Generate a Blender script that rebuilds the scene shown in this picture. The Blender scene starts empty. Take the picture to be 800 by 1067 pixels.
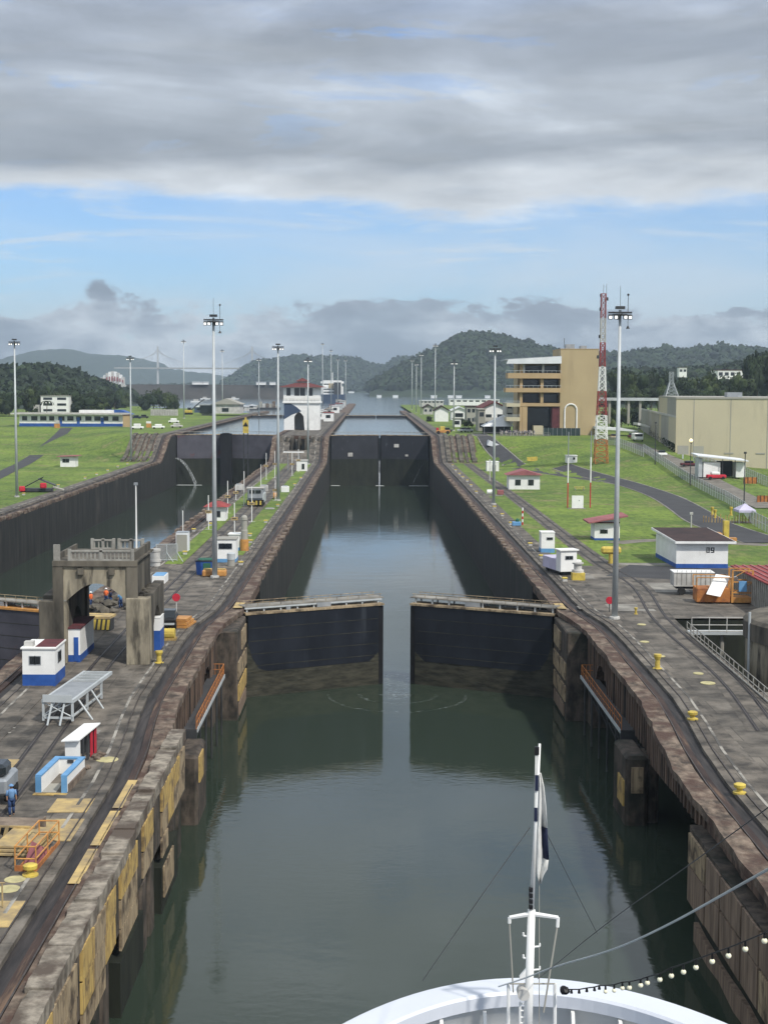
import bpy, math, random
import numpy as np
from mathutils import Matrix, Vector, Euler, noise
random.seed(7)
R = math.radians
S = bpy.context.scene
C = S.collection
# ---------------------------------------------------------------- camera, world, sun, exposure
F = 1540.0
CAMZ = 33.5
cam_d = bpy.data.cameras.new('camera'); cam = bpy.data.objects.new('camera', cam_d); C.objects.link(cam)
cam_d.sensor_fit = 'VERTICAL'; cam_d.sensor_height = 36.0; cam_d.lens = F/1067*36
cam_d.clip_start = 0.5; cam_d.clip_end = 30000
cam_d.dof.use_dof = False
PITCH = math.atan(131.5/F); YAW = math.atan(15*math.cos(PITCH)/F)
ROT = Matrix.Rotation(-YAW, 3, 'Z') @ Matrix.Rotation(R(90)-PITCH, 3, 'X') @ Matrix.Rotation(R(0.25), 3, 'Z')
cam.matrix_world = Matrix.Translation((0, 0, CAMZ)) @ ROT.to_4x4()
S.camera = cam
SUN_EL, SUN_AZ = R(48), math.atan2(0.66, -0.75)
W = bpy.data.worlds.new('World'); S.world = W; W.use_nodes = True
nt = W.node_tree; nt.nodes.clear()
def wn(t, **k):
    n = nt.nodes.new(t)
    for a, b in k.items(): setattr(n, a, b)
    return n
def lk(a, b): nt.links.new(a, b)
def wmath(op, a, b=None, clamp=False):
    n = wn('ShaderNodeMath', operation=op, use_clamp=clamp)
    for i, v in enumerate((a, b)):
        if v is None: continue
        if isinstance(v, (int, float)): n.inputs[i].default_value = v
        else: lk(v, n.inputs[i])
    return n.outputs[0]
def wramp(fac, stops, interp='LINEAR'):
    n = wn('ShaderNodeValToRGB'); n.color_ramp.interpolation = interp
    e = n.color_ramp.elements
    while len(e) < len(stops): e.new(0.5)
    for i, (p, c) in enumerate(stops):
        e[i].position = p; e[i].color = (c, c, c, 1) if isinstance(c, (int, float)) else (*c, 1)
    lk(fac, n.inputs[0]); return n.outputs[0]
def wmix(f, a, b):
    n = wn('ShaderNodeMix', data_type='RGBA')
    for i, v in ((0, f), (6, a), (7, b)):
        if isinstance(v, (int, float)): n.inputs[i].default_value = v
        elif isinstance(v, tuple): n.inputs[i].default_value = (*v, 1)
        else: lk(v, n.inputs[i])
    return n.outputs[2]
sky = wn('ShaderNodeTexSky', sky_type='NISHITA', sun_disc=False, sun_elevation=SUN_EL, sun_rotation=SUN_AZ)
sky.altitude = 0; sky.air_density = 1.0; sky.dust_density = 0.6; sky.ozone_density = 1.5
tc = wn('ShaderNodeTexCoord'); sep = wn('ShaderNodeSeparateXYZ'); lk(tc.outputs['Generated'], sep.inputs[0])
def wnoise(sx, sz, scale, detail=6, rough=0.55, off=(0, 0, 0), dist=0.0):
    m = wn('ShaderNodeMapping'); m.inputs['Scale'].default_value = (sx, sx, sz); m.inputs['Location'].default_value = off
    lk(tc.outputs['Generated'], m.inputs[0])
    n = wn('ShaderNodeTexNoise'); n.inputs['Scale'].default_value = scale; n.inputs['Detail'].default_value = detail
    n.inputs['Roughness'].default_value = rough; n.inputs['Distortion'].default_value = dist
    lk(m.outputs[0], n.inputs[0]); return n.outputs[0]
el = sep.outputs[2]
# elevation scaled so that 1.0 = 0.30 (just above the top of the view)
n1 = wnoise(1, 5, 4.0, 7, 0.55, (3.1, 0.4, 1.7), 0.3)
n2 = wnoise(1, 3.2, 14.0, 8, 0.6, (7.7, 2.3, 4.1))
n3 = wnoise(1, 2.0, 11.0, 8, 0.58, (1.7, 5.3, 9.1), 0.2)
n4 = wnoise(1, 4.2, 5.0, 7, 0.52, (9.2, 0.3, 2.2), 0.6)
e1 = wmath('ADD', el, wmath('MULTIPLY', wmath('SUBTRACT', n1, 0.5), 0.085))
e1 = wmath('ADD', e1, wmath('MULTIPLY', wmath('SUBTRACT', n2, 0.5), 0.020))
HI = wramp(wmath('MULTIPLY', e1, 2.5), [(0.0, 0), (0.275, 0.0), (0.315, 0.96), (0.56, 0.96), (0.66, 0.7), (0.75, 0.88)], 'EASE')
n5 = wnoise(1, 5.5, 6.0, 8, 0.6, (4.4, 8.3, 6.2), 0.5)
holes = wramp(n5, [(0.33, 0.12), (0.44, 0.98)])
HI = wmath('MULTIPLY', HI, wmath('MAXIMUM', holes, wramp(wmath('MULTIPLY', e1, 2.5), [(0.33, 1.0), (0.40, 0.85), (0.50, 0.5), (0.60, 0.0)])))
# colour of the high layer: lit thin edge underneath, darker middle, lighter streaks
HC = wramp(wmath('MULTIPLY', e1, 2.5), [(0.27, (.74, .77, .80)), (0.325, (.56, .59, .62)), (0.37, (.305, .33, .36)), (0.47, (.35, .38, .415)), (0.56, (.29, .32, .365)), (0.66, (.42, .46, .53)), (0.85, (.62, .66, .70))])
HCv = wramp(wmath('ADD', wmath('MULTIPLY', n4, 0.75), wmath('MULTIPLY', n2, 0.25)), [(0.36, 0.76), (0.48, 0.95), (0.57, 1.18), (0.68, 1.6)])
HCv = wmath('MULTIPLY', HCv, 1.12)
HC2 = wn('ShaderNodeMix', data_type='RGBA', blend_type='MULTIPLY'); HC2.inputs[0].default_value = 1
lk(HC, HC2.inputs[6]); lk(HCv, HC2.inputs[7])
# low cumulus bank
e3 = wmath('ADD', el, wmath('MULTIPLY', wmath('SUBTRACT', n3, 0.5), -0.115))
LO = wramp(wmath('MULTIPLY', e3, 10), [(0.0, 0.96), (0.46, 0.95), (0.535, 0.0)], 'EASE')
LC = wramp(wmath('ADD', n3, wmath('MULTIPLY', wmath('SUBTRACT', n2, 0.5), 0.7)), [(0.36, (.66, .71, .76)), (0.46, (.46, .51, .57)), (0.56, (.29, .335, .40)), (0.68, (.215, .255, .315))])
LO = wmath('MULTIPLY', LO, wramp(n4, [(0.25, 0.7), (0.45, 1.0)]))
# thin white veil over the blue band
VE = wmath('MULTIPLY', wramp(n4, [(0.36, 0.05), (0.66, 0.7)]), wramp(wmath('MULTIPLY', el, 5), [(0.1, 1.0), (0.62, 0.45), (1.0, 0.25)]))
VE = wmath('MAXIMUM', VE, wmath('MULTIPLY', wramp(wnoise(1, 9, 5.5, 8, 0.6, (2.4, 6.3, 3.3), 0.8), [(0.48, 0.0), (0.66, 0.9)]), 0.8))
blue = wn('ShaderNodeMix', data_type='RGBA', blend_type='MULTIPLY'); blue.inputs[0].default_value = 1
lk(sky.outputs[0], blue.inputs[6]); blue.inputs[7].default_value = (0.72, 0.95, 1.28, 1)
def up(c):
    n = wn('ShaderNodeVectorMath', operation='SCALE'); n.inputs[3].default_value = 10.0; lk(c, n.inputs[0]); return n.outputs[0]
base = blue.outputs[2]
base = wmix(VE, base, (6.6, 7.1, 7.6))
base = wmix(HI, base, up(HC2.outputs[2]))
base = wmix(LO, base, up(LC))
bg = wn('ShaderNodeBackground'); lk(base, bg.inputs[0]); bg.inputs[1].default_value = 0.105
wo = wn('ShaderNodeOutputWorld'); lk(bg.outputs[0], wo.inputs[0])
sd = bpy.data.lights.new('sun', 'SUN'); sun = bpy.data.objects.new('sun', sd); C.objects.link(sun)
sd.energy = 3.4; sd.angle = R(3.0); sd.color = (1.0, 0.95, 0.87)
sdir = Vector((math.sin(SUN_AZ)*math.cos(SUN_EL), math.cos(SUN_AZ)*math.cos(SUN_EL), math.sin(SUN_EL)))
sun.rotation_euler = sdir.to_track_quat('Z', 'Y').to_euler()
S.view_settings.view_transform = 'Standard'; S.view_settings.look = 'None'
S.view_settings.exposure = 0.16; S.view_settings.gamma = 1.0; S.view_settings.use_curve_mapping = False
S.cycles.use_denoising = True
S.cycles.max_bounces = 6; S.cycles.volume_bounces = 0; S.cycles.diffuse_bounces = 3; S.cycles.glossy_bounces = 3
S.cycles.transparent_max_bounces = 8

# ---------------------------------------------------------------- helpers
def sm(t): t = max(0.0, min(1.0, t)); return t*t*(3-2*t)
def lerp(a, b, t): t = max(0.0, min(1.0, t)); return a+(b-a)*t
LX0, LX1 = -13.4, 20.0          # our lane
MX0 = -31.7                      # centre island outer face
WX0 = -65.1                      # far side of the other lane
ZU = 17.0; ZW = 15.7             # upper coping, upper water
def zc(Y):
    if Y >= 157: return 9.6
    if Y >= 88: return 9.6-1.3*(157-Y)/69
    return 8.3-0.4*(88-Y)/40
def h(X, Y):
    if X > LX1:
        if X < 50: t = (X-34)/16; a, b = lerp(460, 410, t), lerp(488, 490, t)
        else:
            t = (X-50)/35; a, b = lerp(410, 270, t), lerp(490, 520, t)
            if X > 88: t = (X-88)/24; a, b = lerp(270, 410, t), lerp(520, 640, t)
    elif X < WX0:
        t = (-80-X)/30; a, b = lerp(460, 430, t), lerp(488, 600, t)
    else: a, b = 460, 488
    return zc(Y)+(ZU-9.6)*sm((Y-a)/(b-a))
def ray(px, py):
    d = ROT @ Vector(((px-400)/F, -(py-533.5)/F, -1.0)); return d/d.y
def Gz(px, py, z):
    d = ray(px, py); t = (z-CAMZ)/d.z; return Vector((d.x*t, t, z))
def GY(px, py, Y):
    d = ray(px, py); return Vector((d.x*Y, Y, CAMZ+d.z*Y))
def G(px, py):
    d = ray(px, py); Y = 45.0; last = Y
    while Y < 4000:
        if CAMZ+d.z*Y < h(d.x*Y, Y): break
        last = Y; Y *= 1.004
    lo, hi = last, Y
    for _ in range(20):
        m = (lo+hi)/2
        if CAMZ+d.z*m < h(d.x*m, m): hi = m
        else: lo = m
    Y = (lo+hi)/2
    return Vector((d.x*Y, Y, h(d.x*Y, Y)))
RI = ROT.inverted()
def PX(p):
    v = RI @ (Vector(p)-Vector((0, 0, CAMZ))); return 400-F*v.x/v.z, 533.5+F*v.y/v.z

# ---------------------------------------------------------------- materials
MATS = {}
def mat(name, c, c2=None, scale=0.5, st=(1, 1, 1), rough=0.85, bump=0.0, bscale=None, metal=0.0, c3=None, s3=None, st3=(1, 1, 1), t3=(0.5, 0.62), emit=None, lo=0.35, hi=0.65, detail=8, spec=0.3, coat=0, joints=False, speck=False, island=0):
    if name in MATS: return MATS[name]
    m = bpy.data.materials.new(name); m.use_nodes = True; t = m.node_tree; N = t.nodes; L = t.links
    b = N['Principled BSDF']; b.inputs['Roughness'].default_value = rough; b.inputs['Metallic'].default_value = metal
    b.inputs['Specular IOR Level'].default_value = spec
    if c2 is None: c2 = tuple(v*0.82 for v in c)
    geo = N.new('ShaderNodeNewGeometry')
    def nz(s, stt, det=detail, off=0):
        mp = N.new('ShaderNodeMapping'); mp.inputs['Scale'].default_value = tuple(s*k for k in stt); mp.inputs['Location'].default_value = (off, off*.7, 0)
        L.new(geo.outputs['Position'], mp.inputs[0]); n = N.new('ShaderNodeTexNoise'); n.inputs['Scale'].default_value = 1.0
        n.inputs['Detail'].default_value = det; n.inputs['Roughness'].default_value = 0.6; L.new(mp.outputs[0], n.inputs[0]); return n.outputs[0]
    def rmp(f, a, b_, ca, cb):
        r = N.new('ShaderNodeValToRGB'); e = r.color_ramp.elements; e[0].position = a; e[1].position = b_; e[0].color = (*ca, 1); e[1].color = (*cb, 1)
        L.new(f, r.inputs[0]); return r.outputs[0]
    col = rmp(nz(scale, st), lo, hi, c2, c)
    if c3 is not None:
        f = rmp(nz(s3 or scale*0.3, st3, 8, 5.3), t3[0], t3[1], (0, 0, 0), (1, 1, 1))
        mx = N.new('ShaderNodeMix'); mx.data_type = 'RGBA'; L.new(f, mx.inputs[0]); L.new(col, mx.inputs[6]); mx.inputs[7].default_value = (*c3, 1); col = mx.outputs[2]
    if speck:
        sp_ = rmp(nz(1.3, (1, .35, 1), 6, 3.0), .35, .65, (.62, .66, .6), (1.25, 1.2, 1.15)); mk = N.new('ShaderNodeMix'); mk.data_type = 'RGBA'; mk.blend_type = 'MULTIPLY'; mk.inputs[0].default_value = .9; L.new(col, mk.inputs[6]); L.new(sp_, mk.inputs[7]); col = mk.outputs[2]
    if island:
        ri = rmp(geo.outputs['Random Per Island'], 0.0, 1.0, (1-island,)*3, (1+island, 1+island*.9, 1+island*.6)); mk = N.new('ShaderNodeMix'); mk.data_type = 'RGBA'; mk.blend_type = 'MULTIPLY'; mk.inputs[0].default_value = 1; L.new(col, mk.inputs[6]); L.new(ri, mk.inputs[7]); col = mk.outputs[2]
    if joints:
        br = N.new('ShaderNodeTexBrick'); mp = N.new('ShaderNodeMapping'); L.new(geo.outputs['Position'], mp.inputs[0]); mp.inputs['Scale'].default_value = (1, 1, 0)
        L.new(mp.outputs[0], br.inputs[0]); br.inputs['Scale'].default_value = 1; br.inputs['Brick Width'].default_value = 5.3; br.inputs['Row Height'].default_value = 4.1; br.inputs['Mortar Size'].default_value = .05; br.inputs['Mortar Smooth'].default_value = .4
        br.inputs['Color1'].default_value = (1.12, 1.1, 1.08, 1); br.inputs['Color2'].default_value = (.8, .8, .8, 1); br.inputs['Mortar'].default_value = (.45, .45, .45, 1)
        mj = N.new('ShaderNodeMix'); mj.data_type = 'RGBA'; mj.blend_type = 'MULTIPLY'; mj.inputs[0].default_value = .8; L.new(col, mj.inputs[6]); L.new(br.outputs[0], mj.inputs[7]); col = mj.outputs[2]
        st_ = rmp(nz(.9, (1, 1, 1), 10, 11.0), .62, .72, (1, 1, 1), (.42, .40, .38)); mk = N.new('ShaderNodeMix'); mk.data_type = 'RGBA'; mk.blend_type = 'MULTIPLY'; mk.inputs[0].default_value = .8; L.new(col, mk.inputs[6]); L.new(st_, mk.inputs[7]); col = mk.outputs[2]
    L.new(col, b.inputs['Base Color'])
    if bump:
        bp = N.new('ShaderNodeBump'); bp.inputs['Strength'].default_value = 1.0; bp.inputs['Distance'].default_value = bump
        L.new(nz(bscale or scale*4, st, 6, 2.2), bp.inputs['Height']); L.new(bp.outputs[0], b.inputs['Normal'])
    if emit: b.inputs['Emission Color'].default_value = (*emit[0], 1); b.inputs['Emission Strength'].default_value = emit[1]
    m.diffuse_color = (*c, 1)
    MATS[name] = m; return m
M = {}
M['deck'] = mat('deck concrete', (.17, .15, .125), (.045, .041, .036), .55, rough=.8, bump=.02, bscale=3, c3=(.27, .245, .21), s3=.36, st3=(1.3, .4, 1), t3=(.56, .78), joints=True)
M['apron'] = mat('apron concrete', (.17, .152, .128), (.055, .050, .044), .40, rough=.82, bump=.02, bscale=3, c3=(.30, .275, .235), s3=.12, st3=(1, .8, 1), t3=(.55, .78), joints=True)
M['patch'] = mat('pale slab', (.30, .285, .25), (.15, .14, .125), .5)
M['dark'] = mat('dark trough', (.055, .048, .046), (.016, .015, .016), 1.1, st=(2.5, .22, 1), rough=.7)
M['rust'] = mat('rusty track bed', (.072, .047, .038), (.028, .020, .019), .7, st=(1.5, .25, 1), bump=.03, c3=(.16, .105, .07), s3=1.1, st3=(2, .15, 1), t3=(.55, .7))
M['beam'] = mat('stained beam concrete', (.19, .13, .095), (.05, .035, .028), 1.8, st=(1, 1.4, .12), bump=.04, c3=(.03, .024, .02), s3=.5, st3=(1, 1, .12), t3=(.5, .62))
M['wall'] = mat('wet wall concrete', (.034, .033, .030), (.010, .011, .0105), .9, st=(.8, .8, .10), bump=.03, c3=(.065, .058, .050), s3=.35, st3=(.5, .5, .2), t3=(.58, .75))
M['algae_shade'] = mat('algae wall', (.024, .028, .018), (.009, .011, .008), .5, st=(1, 1, .3), bump=.04)  # algae tone, also darkened to carry the shade inside wall cavities
M['cope'] = mat('rough coping concrete', (.24, .185, .14), (.050, .038, .030), 1.5, st=(1, .6, 1), bump=.06, bscale=4, c3=(.075, .045, .034), s3=.5, t3=(.44, .6))
M['parapet'] = mat('crumbling pale concrete', (.33, .29, .235), (.09, .078, .062), 1.3, bump=.04, bscale=3, c3=(.09, .07, .055), s3=.5, t3=(.46, .60))
M['stone'] = mat('old pier concrete', (.115, .092, .073), (.024, .021, .018), 1.2, bump=.06, bscale=2, st=(1, 1, .5), c3=(.02, .022, .016), s3=.3, t3=(.5, .65))
M['timber'] = mat('buff timber', (.42, .33, .21), (.20, .15, .095), 1.3, st=(3, 3, .35), bump=.015, c3=(.08, .06, .042), s3=.8, t3=(.48, .64))
M['ytimber'] = mat('yellow timber', (.55, .39, .13), (.30, .20, .08), 1.2, st=(3, 3, .35), bump=.015, c3=(.14, .10, .06), s3=.9, t3=(.50, .66))
M['btimber'] = mat('brown timber', (.27, .20, .145), (.12, .088, .066), .8, st=(3, 3, .35), bump=.02)
M['block'] = mat('timber fender block', (.24, .19, .145), (.06, .042, .034), .6, bump=.03)
M['rail'] = mat('rail steel', (.10, .085, .075), (.05, .04, .036), 1.5, rough=.5, metal=.5)
M['kerb'] = mat('worn pale paint line', (.34, .32, .28), (.09, .085, .078), .8, st=(1, .5, 1), lo=.46, hi=.60)
M['yline'] = mat('worn yellow paint', (.52, .38, .16), (.24, .19, .12), .8, st=(1, 1, 1))
M['yellow'] = mat('yellow paint', (.62, .48, .09), (.42, .31, .07), 1.5, rough=.5)
M['pale_yellow'] = mat('faded yellow paint', (.52, .47, .25), (.34, .31, .17), 1.5)
M['orange'] = mat('orange paint', (.58, .29, .08), (.36, .17, .06), 1.5, rough=.55)
M['rorange'] = mat('rusty orange paint', (.50, .20, .05), (.24, .09, .04), 1.2)
M['white'] = mat('white paint', (.82, .82, .80), (.72, .72, .70), .6, rough=.55, c3=(.50, .47, .41), s3=1.3, st3=(1, 1, .22), t3=(.62, .82))
M['dwhite'] = mat('dirty white paint', (.55, .54, .51), (.36, .35, .33), .6)
M['blue'] = mat('blue paint', (.03, .10, .36), (.02, .07, .26), .9, rough=.5)
M['lblue'] = mat('light blue paint', (.15, .34, .58), (.10, .25, .45), .9, rough=.5)
M['red'] = mat('red roof paint', (.33, .065, .06), (.20, .045, .045), .6)
M['pink'] = mat('faded red roof', (.34, .13, .13), (.22, .08, .09), .5)
M['mroof'] = mat('maroon roof', (.13, .035, .04), (.07, .025, .03), .8)
M['broof'] = mat('brown roof', (.055, .033, .030), (.030, .02, .02), .5)
M['scarlet'] = mat('red paint', (.55, .03, .05), (.40, .02, .04), 1)
M['grey'] = mat('grey metal', (.36, .38, .40), (.26, .28, .30), .7, rough=.45, metal=.3)
M['lgrey'] = mat('galvanised steel', (.50, .53, .54), (.40, .43, .44), .5, rough=.5, metal=.1)
M['dgrey'] = mat('dark steel', (.055, .058, .062), (.03, .032, .035), .8, rough=.5)
M['black'] = mat('black', (.012, .012, .014), (.007, .007, .008), 1, rough=.5)
M['glass'] = mat('window glass', (.020, .026, .030), (.014, .018, .022), .4, rough=.08, spec=.6)
M['cream'] = mat('cream wall', (.54, .485, .345), (.48, .43, .31), .05, c3=(.40, .36, .26), s3=.4, st3=(1, 1, .15), t3=(.55, .8))
M['greyw'] = mat('grey wall', (.34, .33, .29), (.29, .28, .25), .1)
M['tan'] = mat('tan wall', (.44, .345, .20), (.38, .295, .17), .06, c3=(.31, .24, .14), s3=.3, st3=(1, 1, .1), t3=(.55, .8))
M['orangew'] = mat('ochre wall', (.45, .325, .18), (.38, .275, .155), .2)
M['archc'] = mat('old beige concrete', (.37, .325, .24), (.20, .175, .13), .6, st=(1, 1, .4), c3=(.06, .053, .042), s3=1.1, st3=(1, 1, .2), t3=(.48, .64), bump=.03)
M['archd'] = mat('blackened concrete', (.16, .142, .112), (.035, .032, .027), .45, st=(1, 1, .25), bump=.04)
M['bal'] = mat('grey balustrade', (.33, .32, .29), (.20, .19, .17), 1)
M['gate'] = mat('navy gate plate', (.017, .020, .028), (.009, .011, .016), .35, st=(1, 1, .4), rough=.4, c3=(.045, .052, .062), s3=.55, st3=(1, 1, .06), t3=(.62, .78))
M['gatel'] = mat('weed stained gate plate', (.055, .052, .037), (.016, .017, .012), 1.1, st=(.5, .5, 2.2), rough=.75, bump=.03)
M['gateg'] = mat('grey gate plate', (.085, .082, .10), (.05, .048, .06), .25, rough=.55, c3=(.13, .04, .04), s3=.16, t3=(.60, .68))
M['gatef'] = mat('dark far gate plate', (.026, .028, .036), (.018, .019, .025), .3, rough=.6, c3=(.085, .088, .10), s3=.45, t3=(.62, .74))
M['grass'] = mat('grass', (.165, .235, .040), (.080, .132, .028), .05, rough=.95, c3=(.20, .185, .085), s3=.16, t3=(.54, .72), bump=.08, bscale=3, speck=True)
M['asph'] = mat('asphalt', (.062, .062, .065), (.045, .045, .048), .2, rough=.9)
M['path'] = mat('gravel path', (.22, .20, .17), (.13, .12, .10), .5)
M['leaf'] = mat('dark foliage', (.028, .046, .018), (.010, .019, .008), .12, rough=.9, lo=.38, hi=.62, island=.55)  # lowered leaf colour carries the cloud shadow over the hills
M['leaf2'] = mat('green foliage', (.050, .070, .023), (.018, .031, .011), .12, rough=.9, lo=.38, hi=.62, island=.55)  # lowered for the same painted cloud shadow
M['hill'] = mat('forested hill', (.035, .055, .026), (.014, .024, .012), .03, rough=.95, bump=2.0, bscale=.06)
M['bark'] = mat('bark', (.09, .07, .05))
M['shipw'] = mat('ship white', (.66, .69, .75), (.61, .64, .70), .3, rough=.3)
M['bulb'] = mat('bulb glass', (.85, .82, .62), (.80, .76, .55), 3, rough=.25)
M['lamp'] = mat('lamp lens', (.9, .9, .9), rough=.3, emit=((1, .98, .92), .7))
M['navy'] = mat('navy cloth', (.012, .018, .05), rough=.8)
M['cloth'] = mat('white cloth', (.68, .68, .65), (.55, .55, .53), 4, rough=.9)
M['skin'] = mat('skin', (.25, .14, .09)); M['skyb'] = mat('light blue shirt', (.16, .30, .52)); M['jeans'] = mat('dark blue trousers', (.03, .06, .15))
M['hivis'] = mat('orange vest', (.75, .16, .05)); M['rubber'] = mat('rubber', (.02, .02, .02))
M['green'] = mat('dark green tarp', (.03, .12, .08)); M['lilac'] = mat('pale lilac canvas', (.55, .52, .66))
M['roofw'] = mat('white sheet roof', (.72, .74, .76), (.6, .62, .64), .2)
M['tile'] = mat('red roof tiles', (.15, .042, .038), (.09, .028, .028), .8, st=(2, 1, 1))
M['dam'] = mat('dark dam slope', (.055, .05, .045), (.03, .03, .027), .05)
M['foam'] = mat('white water', (.65, .68, .68), (.4, .43, .43), .8)
M['steelblue'] = mat('blue grey hull', (.06, .09, .15), (.04, .06, .10), .1)

# foam/water jet: partly see-through
def mk_jet():
    m = bpy.data.materials.new('falling water'); m.use_nodes = True; t = m.node_tree; b = t.nodes['Principled BSDF']
    b.inputs['Base Color'].default_value = (.7, .74, .76, 1); b.inputs['Roughness'].default_value = .5
    g = t.nodes.new('ShaderNodeNewGeometry'); mp = t.nodes.new('ShaderNodeMapping'); mp.inputs['Scale'].default_value = (3, 3, .3)
    n = t.nodes.new('ShaderNodeTexNoise'); n.inputs['Scale'].default_value = 1; t.links.new(g.outputs['Position'], mp.inputs[0]); t.links.new(mp.outputs[0], n.inputs[0])
    r = t.nodes.new('ShaderNodeMapRange'); r.inputs[1].default_value = .35; r.inputs[2].default_value = .7; r.inputs[3].default_value = 0.02; r.inputs[4].default_value = .45
    t.links.new(n.outputs[0], r.inputs[0]); t.links.new(r.outputs[0], b.inputs['Alpha']); return m
M['jet'] = mk_jet()
def mk_mesh_mat(name, c, s):   # see-through wire mesh
    m = bpy.data.materials.new(name); m.use_nodes = True; t = m.node_tree; b = t.nodes['Principled BSDF']
    b.inputs['Base Color'].default_value = (*c, 1); b.inputs['Alpha'].default_value = s; return m
M['mesh'] = mk_mesh_mat('wire mesh', (.30, .31, .31), .5)

def mk_water(name, amp, base, swell, rough=.06):
    m = bpy.data.materials.new(name); m.use_nodes = True; t = m.node_tree; N = t.nodes; L = t.links; b = N['Principled BSDF']
    b.inputs['Roughness'].default_value = rough; b.inputs['IOR'].default_value = 1.33; b.inputs['Specular IOR Level'].default_value = .62
    b.inputs['Base Color'].default_value = (*base, 1)
    g = N.new('ShaderNodeNewGeometry')
    def nz(s, det, off):
        mp = N.new('ShaderNodeMapping'); mp.inputs['Scale'].default_value = s; mp.inputs['Location'].default_value = (off, off, 0); L.new(g.outputs['Position'], mp.inputs[0])
        n = N.new('ShaderNodeTexNoise'); n.inputs['Scale'].default_value = 1; n.inputs['Detail'].default_value = det; n.inputs['Roughness'].default_value = .55
        n.inputs['Distortion'].default_value = .4; L.new(mp.outputs[0], n.inputs[0]); return n.outputs[0]
    r = N.new('ShaderNodeMapRange'); L.new(nz((.045, .03, .1), 3, 4.0), r.inputs[0]); r.inputs[1].default_value = .42; r.inputs[2].default_value = .62; r.inputs[3].default_value = .25; r.inputs[4].default_value = 1.0
    a = N.new('ShaderNodeMath'); a.operation = 'MULTIPLY'; L.new(nz((1.0, 1.7, 1), 3, 1.0), a.inputs[0]); L.new(r.outputs[0], a.inputs[1])
    a2 = N.new('ShaderNodeMath'); a2.operation = 'MULTIPLY_ADD'; L.new(nz((.22, .30, 1), 3, 9.0), a2.inputs[0]); a2.inputs[1].default_value = swell; L.new(a.outputs[0], a2.inputs[2])
    bp = N.new('ShaderNodeBump'); bp.inputs['Strength'].default_value = 1; bp.inputs['Distance'].default_value = amp; L.new(a2.outputs[0], bp.inputs['Height']); L.new(bp.outputs[0], b.inputs['Normal'])
    return m
M['water'] = mk_water('canal water', .012, (.027, .039, .028), 1.3)
M['lake'] = mk_water('lake water', .012, (.17, .21, .235), 1.0, .10)

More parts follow.
